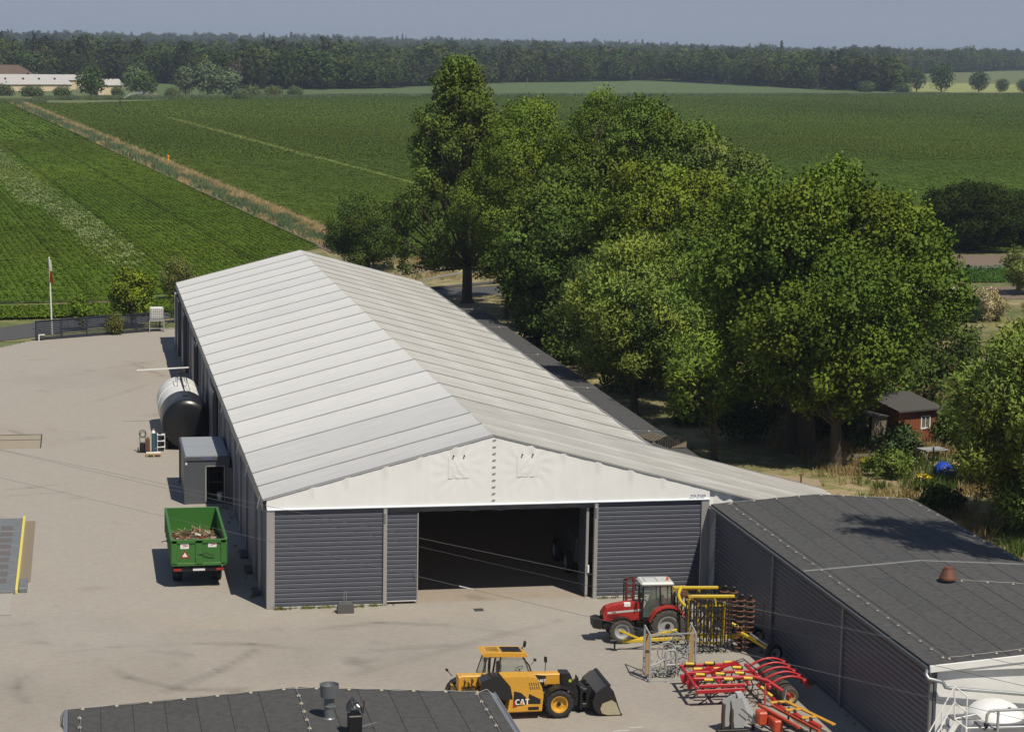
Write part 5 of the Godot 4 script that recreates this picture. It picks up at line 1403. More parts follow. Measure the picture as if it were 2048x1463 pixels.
func grey_reel() -> void:
	var t := thing("wheel_rake", "grey open frame rake with spoked tine wheels and wooden guard posts", "rake", Vector3(14.8, 0, 12.2))
	var mb := MB.new()
	for q in [[-.94, .78], [-.78, -.70], [.90, .78], [1.10, -.70]]:
		mb = MB.new(); mb.bb(q[0] - .035, q[0] + .035, 0, 1.9, q[1] - .03, q[1] + .03, .008); put("post", mb, M.greyp, t)
	for q in [[-.90, .30], [1.00, -.2]]:
		mb = MB.new(); mb.bb(q[0] - .10, q[0] + .12, .12, 1.82, q[1] - .03, q[1] + .03, .008); put("guard_board", mb, M.wood, t)
	mb = MB.new(); mb.beam(Vector3(-.94, 1.9, .78), Vector3(.90, 1.93, .78), .045, .045); mb.beam(Vector3(-.94, 1.9, .78), Vector3(-.78, 1.9, -.70), .045, .045); mb.beam(Vector3(.90, 1.93, .78), Vector3(1.1, 1.93, -.70), .045, .045); put("top_rail", mb, M.greyp, t)
	mb = MB.new(); mb.beam(Vector3(-.94, .03, .78), Vector3(.5, .03, .78), .06, .06); mb.beam(Vector3(-.94, .03, .78), Vector3(-.78, .03, -.70), .06, .06); mb.beam(Vector3(-.3, .03, .9), Vector3(.1, .03, .4), .06, .05); put("skid", mb, M.greyp, t)
	for q in [[Vector3(-.05, 1.0, .0), .86, 20], [Vector3(.52, .78, -.45), .62, 16]]:
		mb = MB.new(); wheel_ring(mb, q[0], q[1], .024); wheel_ring(mb, q[0], q[1] * .42, .032)
		var w := put("tine_wheel", mb, M.greyp, t)
		for k in q[2]:
			var a: float = TAU * k / q[2]
			mb = MB.new(); mb.tube(q[0] + Vector3(cos(a), sin(a), 0) * q[1] * .42, q[0] + Vector3(cos(a + .3), sin(a + .3), .03) * q[1] * 1.02, .012, -1, 5); put("tine", mb, M.greyp, w)
	mb = MB.new(); mb.pipe([Vector3(-.22, .55, .5), Vector3(-.22, 1.05, .5), Vector3(-.12, 1.18, .5), Vector3(.12, 1.18, .5), Vector3(.22, 1.05, .5), Vector3(.22, .55, .5)], .06, 8); put("yoke", mb, M.greyp, t)
	mb = MB.new(); mb.pipe([Vector3(-.94, .62, .70), Vector3(-.5, .70, .55), Vector3(-.22, .85, .5)], .04, 8); mb.tube(Vector3(-.2, .58, .5), Vector3(.34, .60, .5), .045); put("axle_arm", mb, M.greyp, t)
	mb = MB.new()
	for k in 3: mb.beam(Vector3(.22, .95 - k * .08, .45), Vector3(.95, 1.2 - k * .13, -.1), .03, .04)
	put("carrier", mb, M.greyp, t)
	mb = MB.new(); mb.beam(Vector3(0, 1.18, .5), Vector3(0, 1.9, .76), .04, .04); put("strut", mb, M.greyp, t)
	rng.seed = 12
	for k in 7:
		mb = MB.new(); var x := -.16 + k * .055
		mb.pipe([Vector3(x, .58, .5), Vector3(x + .02, .3, .55 + rng.randf_range(-.1, .1)), Vector3(x - .03, .06, .5 + rng.randf_range(-.15, .15))], .010, 5); put("chain", mb, M.rustdark, t)
	for k in 12:
		mb = MB.new(); var a := -.8 + k * .15
		mb.pipe([Vector3(a, .10, .3), Vector3(a + .12, .25, .1), Vector3(a + .3, .12, -.1)], .018, 5); put("spring_tine", mb, M.greyp, t)

func red_cultivator() -> void:
	var t := thing("red_cultivator", "red spring tine cultivator with yellow buffers and tyre packer", "cultivator", Vector3(15.9, 0, 15.0))
	var mb := MB.new()
	# frame: cross beams along z, long beams along x
	for q in [[-.95, -1.3, 1.45], [.05, -1.2, 1.40], [1.15, -1.25, 1.35]]:
		mb = MB.new(); mb.beam(Vector3(q[0], .80, q[1]), Vector3(q[0] - .2, .80, q[2]), .11, .12, Vector3.UP, .015); put("cross_beam", mb, M.red2, t)
	for q in [[-1.28, 1.35], [-.30, 1.45], [.55, 1.65], [1.40, .75]]:
		mb = MB.new(); mb.beam(Vector3(-1.05, .84, q[0]), Vector3(q[1], .84, q[0] + .05), .10, .12, Vector3.UP, .015); put("long_beam", mb, M.red2, t)
	mb = MB.new(); mb.beam(Vector3(-1.15, .62, 1.40), Vector3(.75, .66, 1.45), .10, .15, Vector3.UP, .015); put("side_plate", mb, M.red2, t)
	for z in [-.35, .45]:
		mb = MB.new(); mb.beam(Vector3(-1.05, .8, z), Vector3(-.95, .52, z), .10, .5); put("hitch_plate", mb, M.red2, t)
	mb = MB.new(); mb.beam(Vector3(-.9, .85, -.3), Vector3(1.0, 1.12, -.55), .09, .10); mb.beam(Vector3(1.0, 1.12, -.55), Vector3(1.25, .85, -.55), .12, .14); mb.beam(Vector3(-.9, .85, .4), Vector3(.9, 1.10, -.5), .07, .08); put("mast", mb, M.red2, t)
	mb = MB.new(); mb.pipe([Vector3(-1.0, .88, .60), Vector3(.4, .90, .70), Vector3(1.25, .95, .85), Vector3(1.75, .85, 1.1), Vector3(2.45, .42, 1.75)], .075, 8); put("long_arm", mb, M.red2, t)
	for i in 4:
		for j in 3:
			var p := Vector3(-.85 + j * .78 + .12 * (i % 2), .96, -1.15 + i * .72)
			mb = MB.new(); mb.tube(p, p + Vector3(.34, -.02, .02), .062, -1, 10); put("buffer", mb, M.yellow2, t)
			mb = MB.new(); mb.tube(p + Vector3(.34, -.02, .02), p + Vector3(.40, -.03, .02), .075, -1, 10); put("buffer_cap", mb, M.black, t)
			mb = MB.new(); mb.pipe([p + Vector3(.3, -.1, 0), p + Vector3(.38, -.3, .03), p + Vector3(.30, -.55, .05), p + Vector3(.08, -.78, .03), p + Vector3(-.10, -.90, 0)], .026, 6)
			mb.beam(p + Vector3(-.02, -.86, 0), p + Vector3(-.20, -.955, 0), .10, .02); put("tine", mb, M.iron, t)
	# packer of tyres with arched arms
	for k in 6:
		var z := -1.55 + k * .62
		tyre(t, Vector3(2.62 - k * .03, .36, z), Vector3(.05, 0, 1), .36, .34, M.dustrub, M.packrim)
		if k < 5:
			mb = MB.new(); var pts := []
			for q in 9:
				var f := q / 8.0
				pts.append(Vector3(1.75 + 1.55 * f, .72 + .30 * sin(f * PI * .9), z + .3))
			mb.pipe(pts, .05, 7); put("packer_arm", mb, M.red2, t)
			mb = MB.new(); mb.beam(Vector3(3.2, .80, z + .3), Vector3(3.35, .55, z + .35), .05, .14); mb.bb(3.1, 3.36, .78, .88, z + .24, z + .36, .01); put("scraper", mb, M.red2, t)
	mb = MB.new(); mb.beam(Vector3(1.70, .72, -1.5), Vector3(1.70, .72, 1.6), .12, .12, Vector3.UP, .015); mb.tube(Vector3(2.66, .36, -1.75), Vector3(2.46, .36, 1.78), .05); mb.beam(Vector3(1.3, .84, -.3), Vector3(1.7, .72, -.3), .1, .1); mb.beam(Vector3(1.3, .84, .55), Vector3(1.7, .72, .55), .1, .1); put("packer_frame", mb, M.red2, t)
	mb = MB.new(); mb.beam(Vector3(1.3, .75, 1.2), Vector3(1.75, .35, 1.75), .07, .08); mb.beam(Vector3(1.75, .35, 1.75), Vector3(1.92, .08, 1.95), .12, .14); put("side_tool", mb, M.red2, t)
	for q in [Vector3(1.42, .70, 1.35), Vector3(1.62, .52, 1.6)]:
		mb = MB.new(); mb.tube(q, q + Vector3(.14, -.1, .12), .06, -1, 10); put("buffer", mb, M.yellow2, t)
	mb = MB.new(); mb.pipe([Vector3(1.0, 1.15, -.6), Vector3(1.3, 1.25, -.6), Vector3(1.6, 1.0, -.3), Vector3(1.9, .85, .1)], .022, 6); mb.pipe([Vector3(1.0, 1.12, -.5), Vector3(1.35, 1.2, -.5), Vector3(1.65, .95, -.2), Vector3(1.9, .8, .2)], .022, 6); put("hose", mb, M.black, t)
	rng.seed = 71
	for k in 26:
		mb = MB.new(); var p := Vector3(rng.randf_range(.5, 1.7), rng.randf_range(.25, .6), rng.randf_range(-.6, 1.7))
		mb.pipe([p, p + Vector3(rng.randf_range(-.2, .2), -.1, rng.randf_range(-.2, .2)), Vector3(p.x + rng.randf_range(-.3, .3), .02, p.z + rng.randf_range(-.3, .3))], .014, 5); put("levelling_tine", mb, M.rustdark, t)

func near_implements() -> void:
	var t := thing("grey_linkage_unit", "grey plated mower linkage standing at the bottom edge beside the red cultivator", "implement", Vector3(15.5, 0, 19.2))
	var mb := MB.new()
	mb.prism(V2([-.10, 1.45, .12, 1.47, .55, .75, .75, .30, .55, .25, .30, .70, -.02, 1.25]), Vector3(0, 0, -.05), X3, Y3, Vector3(0, 0, .22)); put("head_plate", mb, M.greyl, t)
	mb = MB.new(); mb.prism(V2([-.60, 1.15, -.35, 1.30, -.10, 1.40, -.15, .9, -.35, .2, -.55, .2, -.50, .8]), Vector3(0, 0, .0), X3, Y3, Vector3(0, 0, .12)); put("side_plate", mb, M.greyp, t)
	mb = MB.new(); mb.prism(V2([-.3, 1.2, .1, 1.3, .35, .6, .2, .15, -.15, .15]), Vector3(0, 0, .14), X3, Y3, Vector3(0, 0, .05)); put("skirt", mb, M.greyp, t)
	for x in [-.55, -.22]:
		mb = MB.new(); mb.pipe([Vector3(x, 1.05, .1), Vector3(x - .03, .6, .15), Vector3(x, 0, .1)], .075, 8); put("leg", mb, M.rustdark, t)
	mb = MB.new(); mb.beam(Vector3(-.8, .05, .1), Vector3(.4, .05, .15), .2, .1, Vector3.UP, .02); mb.beam(Vector3(.6, .3, .05), Vector3(.6, 0, .05), .1, .1); put("foot", mb, M.iron, t)
	mb = MB.new(); mb.lathe(Vector3(.66, .42, .14), Vector3(0, 0, 1), [Vector2(0, 0), Vector2(0, .16), Vector2(.05, .16), Vector2(.05, 0)], 18); put("pivot_disc", mb, M.greyl, t)
	mb = MB.new(); mb.tube(Vector3(.1, .9, .2), Vector3(.62, .45, .2), .02); mb.tube(Vector3(.0, .7, .2), Vector3(.5, .3, .22), .015); put("rod", mb, M.steel, t)
	t = thing("orange_hay_implement", "orange and yellow framed implement cut by the bottom edge", "implement", Vector3(17.0, 0, 20.0), .0)
	mb = MB.new()
	for q in [[Vector3(-.62, .85, -1.0), Vector3(.05, .80, 1.6), .12], [Vector3(-.1, .78, -1.1), Vector3(.7, .74, 1.9), .09]]:
		mb = MB.new(); mb.beam(q[0], q[1], q[2], .10, Vector3.UP, .015); put("side_beam", mb, M.orange, t)
	for k in 3:
		var z := -1.15 + k * .95
		mb = MB.new()
		mb.beam(Vector3(-.15 + k * .28, .88, z), Vector3(.48 + k * .28, .88, z - .05), .16, .06, Vector3.UP, .01)
		mb.beam(Vector3(.48 + k * .28, .88, z - .05), Vector3(.76 + k * .28, .88, z + .92), .16, .06, Vector3.UP, .01)
		put("yellow_frame", mb, M.yellow, t)
		mb = MB.new(); mb.beam(Vector3(.12 + k * .28, .80, z + .15), Vector3(.38 + k * .28, .70, z + .62), .2, .1, Vector3.UP, .03); put("red_shield", mb, M.red, t)
		mb = MB.new(); mb.box(Vector3(.14 + k * .28, .9, z + .2), Vector3(.12, .10, .12), Basis.IDENTITY, .02); put("bearing", mb, M.rustdark, t)
	mb = MB.new(); mb.bb(-.9, -.55, .35, .85, -.6, -.1, .05); mb.bb(-.55, -.2, .3, .75, -.2, .6, .05); put("gearbox", mb, M.orange, t)
	mb = MB.new(); mb.beam(Vector3(-.35, .85, -1.1), Vector3(-.35, 1.45, -1.15), .06, .06); put("stand_mast", mb, M.orange, t)
	mb = MB.new(); mb.tube(Vector3(-.35, 1.45, -1.15), Vector3(-.33, 1.62, -1.15), .03, .008); put("mast_tip", mb, M.amber, t)
	mb = MB.new(); mb.tube(Vector3(.40, .88, -1.2), Vector3(.55, 1.25, -1.35), .02); put("crank", mb, M.steel, t)
	for x in [-.5, .5]:
		for z in [-.9, 1.5]:
			mb = MB.new(); mb.beam(Vector3(x, .75, z), Vector3(x, 0, z), .06, .06); put("leg", mb, M.iron, t)
	rng.seed = 14
	for k in 22:
		mb = MB.new(); var p := Vector3(.0 + k * .035, .72, -1.1 + k * .13)
		mb.pipe([p, p + Vector3(.35, -.1, 0), p + Vector3(.85, -.62, .05)], .010, 5); put("rake_tine", mb, M.rustdark, t)
	for k in 14:
		mb = MB.new(); mb.box(Vector3(-.25 + k * .05, .55, -.9 + k * .2), Vector3(.16, .2, .12), Basis(Vector3.UP, k), .03); put("knife_drum", mb, M.iron, t)

func trailer_truck() -> void:
	var t := thing("green_tipper", "green high sided tipping trailer loaded with scrap beside the hall wall", "trailer", Vector3(-2.7, 0, -7.1))
	var mb := MB.new()
	var y0 := 1.14; var y1 := 2.26; var hx := 1.22; var zr := 3.2; var zf := -3.45
	mb.bb(-hx, hx, y0, y0 + .06, zf, zr); put("floor", mb, M.green, t)
	for s in [-1.0, 1.0]:
		mb = MB.new(); mb.bb(s * hx - .03, s * hx + .03, y0, y1, zf, zr, .01)
		var w := put("side_wall", mb, M.green, t)
		mb = MB.new(); mb.bb(s * hx - .06, s * hx + .06, y1 - .02, y1 + .06, zf, zr, .015); put("top_rail", mb, M.green, w)
		for k in 7:
			mb = MB.new(); var z := lerpf(zf + .1, zr - .1, k / 6.0); mb.bb(s * (hx + .03) - .03, s * (hx + .03) + .03, y0, y1, z - .05, z + .05, .01); put("rib", mb, M.green, w)
	mb = MB.new(); mb.bb(-hx, hx, y0, y1 + .05, zf - .03, zf + .03, .01); put("front_wall", mb, M.green, t)
	mb = MB.new(); mb.bb(-hx - .02, hx + .02, y0 - .04, y1, zr, zr + .05, .01)
	var tail := put("tailgate", mb, M.green, t)
	for q in [[-hx - .02, -.98], [-.16, .16], [.98, hx + .02]]:
		mb = MB.new(); mb.bb(q[0], q[1], y0 - .02, y1 - .01, zr + .05, zr + .10, .012); put("tail_rib", mb, M.green, tail)
	mb = MB.new(); mb.bb(-hx, hx, y1 - .14, y1 + .04, zr + .05, zr + .10, .012); mb.bb(-hx, hx, y0 - .06, y0 + .08, zr + .05, zr + .10, .012); put("tail_rib", mb, M.green, tail)
	for q in [[-.64, 1.99], [.60, 2.04]]:
		mb = MB.new(); mb.bb(q[0] - .19, q[0] + .19, q[1] - .12, q[1] + .12, zr + .052, zr + .06); var st := put("sticker", mb, M.whitep, tail)
		mb = MB.new(); mb.box(Vector3(q[0] + .04, q[1], zr + .063), Vector3(.24, .03, .004), Basis(Vector3(0, 0, 1), .25)); mb.box(Vector3(q[0] - .02, q[1] + .05, zr + .063), Vector3(.18, .02, .004), Basis(Vector3(0, 0, 1), -.1)); put("print", mb, M.red, st)
	mb = MB.new(); mb.prism(V2([-.84, 1.44, -.42, 1.44, -.63, 1.80]), Vector3(0, 0, zr + .052), X3, Y3, Vector3(0, 0, .012)); var tr := put("warning_triangle", mb, M.red, tail)
	mb = MB.new(); mb.prism(V2([-.75, 1.50, -.51, 1.50, -.63, 1.70]), Vector3(0, 0, zr + .064), X3, Y3, Vector3(0, 0, .004)); put("triangle_centre", mb, M.whitep, tr)
	mb = MB.new(); mb.bb(-.15, .15, 1.16, 1.52, zr + .10, zr + .13, .01); put("grain_hatch", mb, M.green, tail)
	mb = MB.new(); mb.pipe([Vector3(-.05, 1.58, zr + .12), Vector3(.35, 1.66, zr + .15), Vector3(.45, 1.60, zr + .15), Vector3(.7, 1.55, zr + .13)], .02, 6); put("latch_lever", mb, M.iron, tail)
	mb = MB.new(); mb.bb(-.45, -.3, .85, 1.12, zf, zr - .1); mb.bb(.3, .45, .85, 1.12, zf, zr - .1); mb.bb(-.4, .4, .8, .95, -1.4, -1.2); mb.bb(-.4, .4, .8, .95, .9, 1.1); put("chassis", mb, M.iron, t)
	mb = MB.new(); mb.bb(-1.16, 1.16, .80, .98, zr - .12, zr - .02, .02); var bump := put("bumper", mb, M.black, t)
	for s in [-1.0, 1.0]:
		mb = MB.new(); mb.bb(s * .95 - .18, s * .95 + .18, .83, .95, zr - .02, zr + .02, .01); put("tail_lamp", mb, M.lampred, bump)
	mb = MB.new(); mb.bb(-.27, .27, .83, .95, zr - .02, zr + .0, .005); put("number_plate", mb, M.whitep, bump)
	for z in [1.5, -2.0]:
		for s in [-1.0, 1.0]: tyre(t, Vector3(s * .90, .46, z), Vector3(1, 0, 0), .46, .42, M.rubber, M.iron)
		mb = MB.new(); mb.tube(Vector3(-.9, .46, z), Vector3(.9, .46, z), .07); mb.bb(-.45, -.3, .46, .9, z - .15, z + .15); mb.bb(.3, .45, .46, .9, z - .15, z + .15); put("axle", mb, M.iron, t)
	mb = MB.new(); mb.beam(Vector3(-.4, .85, zf), Vector3(0, .6, zf - 1.4), .1, .12); mb.beam(Vector3(.4, .85, zf), Vector3(0, .6, zf - 1.4), .1, .12); mb.beam(Vector3(0, .6, zf - 1.3), Vector3(0, 0, zf - 1.3), .08, .08); put("drawbar", mb, M.iron, t)
	mb = MB.new(); mb.pipe([Vector3(-hx, 1.35, -.6), Vector3(-hx - .2, 1.38, -.5), Vector3(-hx - .32, 1.36, -.3)], .02, 6); put("side_handle", mb, M.iron, t)
	# the load
	rng.seed = 88
	mb = MB.new()
	var nn := nz(44, .9)
	var H := func(x: float, z: float) -> float: return 1.2 + .62 * (1.0 - pow(x / 1.15, 2.0) * .6) * (1.0 - pow((z - .4) / 2.9, 2.0)) + .12 * nn.get_noise_2d(x * 2, z * 2)
	for i in 16:
		for j in 30:
			var q := []
			for c in [[i, j], [i + 1, j], [i + 1, j + 1], [i, j + 1]]:
				var x := lerpf(-1.18, 1.18, c[0] / 16.0); var z := lerpf(-2.6, 3.1, c[1] / 30.0)
				q.append(Vector3(x - 2.7, maxf(H.call(x, z), 1.205), z - 7.1))
			mb.col = gr(rng.randf_range(.6, 1.2)) * Color(.07, .052, .036)
			mb.quad(q[0], q[1], q[2], q[3], Vector3.UP)
	for k in 420:
		var x := rng.randf_range(-1.05, 1.05); var z := rng.randf_range(-2.2, 2.95)
		var p := Vector3(x - 2.7, H.call(x, z) + .03, z - 7.1)
		var d := Vector3(rng.randfn(), rng.randf_range(-.1, .5), rng.randfn()).normalized()
		var pal := [Color(.20, .15, .095), Color(.05, .042, .036), Color(.34, .28, .19), Color(.12, .08, .05), Color(.22, .06, .035), Color(.40, .37, .32), Color(.09, .11, .05), Color(.16, .11, .07)]
		mb.col = pal[rng.randi() % pal.size()]
		if k % 3 == 0: mb.box(p, Vector3(rng.randf_range(.08, .3), rng.randf_range(.03, .12), rng.randf_range(.06, .22)), Basis(d.cross(Vector3.UP).normalized(), rng.randf_range(0, 1)))
		else:
			var l := rng.randf_range(.25, 1.05)
			mb.tube(p - d * l * .3, p + d * l * .5, rng.randf_range(.008, .022), -1, 5)
	var pile := put("scrap_load", mb, M.vcol)
	tag(pile, "heap of branches and mixed scrap filling the green trailer", "scrap"); pile.set_meta("kind", "stuff")

func container_office() -> void:
	var t := thing("site_container", "grey office container with open door standing against the hall wall", "container", Vector3(-1.29, 0, -24.8))
	var mb := MB.new()
	var hx := 1.14; var z0 := -2.85; var z1 := 2.9
	for s in [-1.0, 1.0]:
		for z in [z0, z1]:
			mb = MB.new(); mb.bb(s * hx - .08, s * hx + .08, 0, 2.56, z - .08, z + .08, .02); put("corner_post", mb, M.contain, t)
	mb = MB.new(); mb.bb(-hx - .07, hx + .07, 2.36, 2.58, z1 - .1, z1 + .06, .015); mb.bb(-hx - .07, hx + .07, 2.40, 2.58, z0 - .06, z0 + .1, .015); mb.bb(-hx - .07, -hx + .08, 2.40, 2.58, z0, z1, .015); mb.bb(hx - .08, hx + .07, 2.40, 2.58, z0, z1, .015); put("top_frame", mb, M.contain, t)
	mb = MB.new(); mb.bb(-hx, hx, .0, .14, z0, z1, .015); put("base_frame", mb, M.contain, t)
	mb = MB.new(); mb.bb(-hx + .02, hx - .02, 2.575, 2.60, z0 + .05, .12); mb.bb(-hx + .02, hx - .02, 2.575, 2.60, .16, z1 - .06); put("roof_sheet", mb, M.containroof, t)
	mb = MB.new(); mb.bb(-hx, -hx + .06, .14, 2.4, z0, z1); mb.bb(hx - .06, hx, .14, 2.4, z0, z1); mb.bb(-hx, hx, .14, 2.4, z0, z0 + .06); put("side_wall", mb, M.contain, t)
	mb = MB.new(); mb.bb(-hx + .08, -.08, .14, 2.36, z1 - .06, z1); mb.bb(-.08, hx - .08, 2.06, 2.36, z1 - .06, z1); mb.bb(.92, hx - .08, .14, 2.06, z1 - .06, z1); put("front_wall", mb, M.contain, t)
	mb = MB.new(); mb.bb(-.10, -.03, .14, 2.08, z1 - .09, z1 + .02, .01); mb.bb(.90, .95, .14, 2.08, z1 - .09, z1 + .02, .01); mb.bb(-.1, .95, 2.03, 2.08, z1 - .09, z1 + .02); put("door_frame", mb, M.galv, t)
	mb = MB.new(); mb.box(Vector3(1.16, 1.08, z1 + .30), Vector3(.05, 1.88, .78), Basis(Vector3.UP, .45), .01); var dr := put("door", mb, M.contain, t)
	mb = MB.new(); mb.box(Vector3(1.30, 1.05, z1 + .58), Vector3(.06, .03, .14), Basis(Vector3.UP, .45)); put("handle", mb, M.steel, dr)
	mb = MB.new(); mb.bb(-.28, .28, 2.42, 2.53, z1 + .06, z1 + .07); put("name_board", mb, M.board, t)
	mb = MB.new(); mb.box(Vector3(-1.1, 2.2, z1 + .07), Vector3(.1, .12, .06), Basis.IDENTITY, .02); put("lamp", mb, M.whitep, t)
	mb = MB.new(); mb.bb(.1, .9, .14, .20, 1.2, 1.9); mb.bb(.12, .16, .2, 1.9, 1.2, 1.9); mb.bb(.15, .9, .9, .94, 1.2, 1.7); mb.bb(.15, .9, 1.5, 1.54, 1.2, 1.7); put("shelf", mb, M.oldwood, t)
	var b := thing("white_bucket", "white bucket just inside the open container door", "bucket", Vector3(-.58, .14, -22.35))
	mb = MB.new(); mb.lathe(Vector3.ZERO, Vector3.UP, [Vector2(0, 0), Vector2(0, .13), Vector2(.34, .16), Vector2(.36, .17), Vector2(.36, .15), Vector2(.05, .12), Vector2(.05, 0)], 18); put("pail", mb, M.whitep, b)
	mb = MB.new(); mb.pipe([Vector3(-.16, .34, 0), Vector3(-.1, .46, 0), Vector3(.1, .46, 0), Vector3(.16, .34, 0)], .008, 5); put("handle", mb, M.steel, b)

func fuel_tank() -> void:
	var t := thing("storage_tank", "big horizontal tank, black in front and white behind, beside the hall", "tank", Vector3(-1.62, 0, -42.2))
	var mb := MB.new()
	var c := Vector3(0, 1.60, 0)
	mb.lathe(c, Vector3(0, 0, 1), [Vector2(1.35, 1.46), Vector2(1.4, 1.475), Vector2(4.0, 1.475), Vector2(4.1, 1.475), Vector2(4.78, 1.47), Vector2(4.88, 1.43), Vector2(4.98, 1.1), Vector2(5.06, .6), Vector2(5.08, 0)], 48, true); put("black_shell", mb, M.tankb, t)
	mb = MB.new(); mb.lathe(c, Vector3(0, 0, 1), [Vector2(-4.9, 0), Vector2(-4.85, .7), Vector2(-4.7, 1.25), Vector2(-4.5, 1.44), Vector2(-4.3, 1.455), Vector2(1.4, 1.455)], 48, true); put("white_shell", mb, M.tankw, t)
	for z in [-1.6, 3.7]:
		mb = MB.new(); mb.lathe(c + Vector3(0, 0, z), Vector3(0, 0, 1), [Vector2(0, 1.45), Vector2(0, 1.485), Vector2(.05, 1.485), Vector2(.05, 1.45)], 48); put("weld_band", mb, M.tankb if z > 0 else M.tankw, t)
	for z in [-3.2, 3.4]:
		mb = MB.new(); mb.bb(-1.15, 1.15, 0, .85, z - .15, z + .15, .02); put("saddle", mb, M.black, t)
	mb = MB.new(); mb.lathe(c + Vector3(.02, 1.44, 3.3), Vector3.UP, [Vector2(0, 0), Vector2(0, .17), Vector2(.07, .17), Vector2(.07, 0)], 18); put("manhole", mb, M.black, t)
	mb = MB.new()
	for q in [[Vector3(-.3, 2.95, -2.6), Vector3(-.3, 3.65, -2.6)], [Vector3(.25, 2.95, -2.6), Vector3(.25, 3.65, -2.6)], [Vector3(-.3, 2.95, -.6), Vector3(-.3, 3.65, -.6)], [Vector3(.25, 2.95, -.6), Vector3(.25, 3.65, -.6)], [Vector3(-.3, 3.65, -2.6), Vector3(-.3, 3.65, -.6)], [Vector3(.25, 3.65, -2.6), Vector3(.25, 3.65, -.6)], [Vector3(-.3, 3.3, -2.6), Vector3(.25, 3.3, -2.6)], [Vector3(-.3, 3.65, -2.6), Vector3(.25, 3.65, -2.6)], [Vector3(.25, 3.6, -.6), Vector3(.4, 3.0, 2.2)]]:
		mb.tube(q[0], q[1], .02, -1, 6)
	put("guard_rail", mb, M.iron, t)
	mb = MB.new(); mb.tube(Vector3(.05, 3.0, 1.6), Vector3(.05, 3.15, -3.2), .06); mb.tube(Vector3(.05, 2.9, -3.2), Vector3(.05, 3.75, -3.2), .06); mb.bb(.0, .35, 3.5, 3.72, -3.3, -3.1, .02); put("riser", mb, M.iron, t)
	mb = MB.new(); mb.beam(Vector3(.55, 3.80, -3.4), Vector3(-2.72, 3.66, -3.4), .05, .08); put("boom_arm", mb, M.whitep, t)
	# welding gas trolley, ladder frame and pallet
	t = thing("gas_trolley", "hand trolley with hoses standing by the black tank end", "trolley", Vector3(-4.25, 0, -36.9))
	mb = MB.new(); mb.tube(Vector3(-.16, .1, 0), Vector3(-.16, 1.3, -.1), .02); mb.tube(Vector3(.16, .1, 0), Vector3(.16, 1.3, -.1), .02); mb.tube(Vector3(-.16, 1.3, -.1), Vector3(.16, 1.3, -.1), .02); mb.bb(-.22, .22, .04, .08, -.1, .2); mb.bb(-.14, .14, .1, .62, -.06, .12, .04); put("frame", mb, M.iron, t)
	for s in [-1.0, 1.0]: tyre(t, Vector3(.27 * s, .16, 0), Vector3(1, 0, 0), .16, .06, M.rubber, M.iron)
	mb = MB.new(); wheel_ring(mb, Vector3(0, 1.15, .05), .2, .025, Vector3(.2, .1, 1)); wheel_ring(mb, Vector3(.02, 1.08, .1), .17, .02, Vector3(.3, 0, 1)); put("hose", mb, M.hosegreen, t)
	var cyl := [[Vector3(-3.95, 0, -36.55), M.copper, 1.0, "rusty red gas cylinder standing beside the hand trolley"], [Vector3(-3.62, 0, -36.5), M.teal, 1.42, "tall blue grey gas cylinder with white shoulder by the black tank"]]
	for q in cyl:
		var g := thing("gas_cylinder", q[3], "cylinder", q[0], 0, "gas cylinders by the tank")
		mb = MB.new(); mb.lathe(Vector3.ZERO, Vector3.UP, [Vector2(0, 0), Vector2(0, .11), Vector2(.02, .12), Vector2(q[2] - .18, .12), Vector2(q[2] - .18, 0)], 18); put("body", mb, q[1], g)
		mb = MB.new(); mb.lathe(Vector3(0, q[2] - .18, 0), Vector3.UP, [Vector2(0, .12), Vector2(.08, .11), Vector2(.15, .06), Vector2(.17, .035), Vector2(.17, 0)], 18, true); put("shoulder", mb, M.whitep if q[2] > 1.2 else q[1], g)
		mb = MB.new(); mb.tube(Vector3(0, q[2] - .02, 0), Vector3(0, q[2] + .08, 0), .03); mb.tube(Vector3(-.05, q[2] + .04, 0), Vector3(.05, q[2] + .04, 0), .02); put("valve", mb, M.steel, g)
	t = thing("white_shelf_trolley", "small white shelf trolley with tools beside the black tank", "trolley", Vector3(-3.15, 0, -37.2))
	mb = MB.new()
	for x in [-.22, .22]:
		for z in [-.18, .18]: mb.tube(Vector3(x, 0, z), Vector3(x, 1.1, z), .018, -1, 6)
	put("frame", mb, M.whitep, t)
	for y in [.25, .62, 1.0]:
		mb = MB.new(); mb.bb(-.24, .24, y, y + .03, -.2, .2); put("shelf", mb, M.whitep, t)
		mb = MB.new(); mb.box(Vector3(-.05, y + .10, 0), Vector3(.18, .14, .16), Basis(Vector3.UP, y * 3), .02); put("tool_box", mb, M.iron, t)
	t = thing("pump_unit", "dark pump with hoses on the ground against the tank side", "pump", Vector3(-2.75, 0, -38.4))
	mb = MB.new(); mb.bb(-.4, .1, 0, .55, -.5, .6, .06); put("housing", mb, M.iron, t)
	mb = MB.new()
	for k in 6: mb.pipe([Vector3(-.3 + k * .06, .4, .5), Vector3(-.45 + k * .05, .75, .7), Vector3(-.2, .3 + k * .04, .9), Vector3(.0, .05, .8)], .022, 6)
	put("hose", mb, M.black, t)
	t = thing("wooden_pallet", "small pale wooden pallet with a white board beside the gas cylinders", "pallet", Vector3(-3.65, 0, -35.55))
	for k in 3:
		mb = MB.new(); mb.bb(-.45, .45, .14, .17, -.30 + k * .22, -.14 + k * .22); put("plank", mb, M.wood, t)
	for x in [-.4, 0.0, .4]:
		mb = MB.new(); mb.bb(x - .05, x + .05, 0, .14, -.3, .3); put("runner", mb, M.wood, t)
	mb = MB.new(); mb.bb(-.44, .42, .172, .22, -.28, -.02, .01); put("white_board", mb, M.whitep, t)

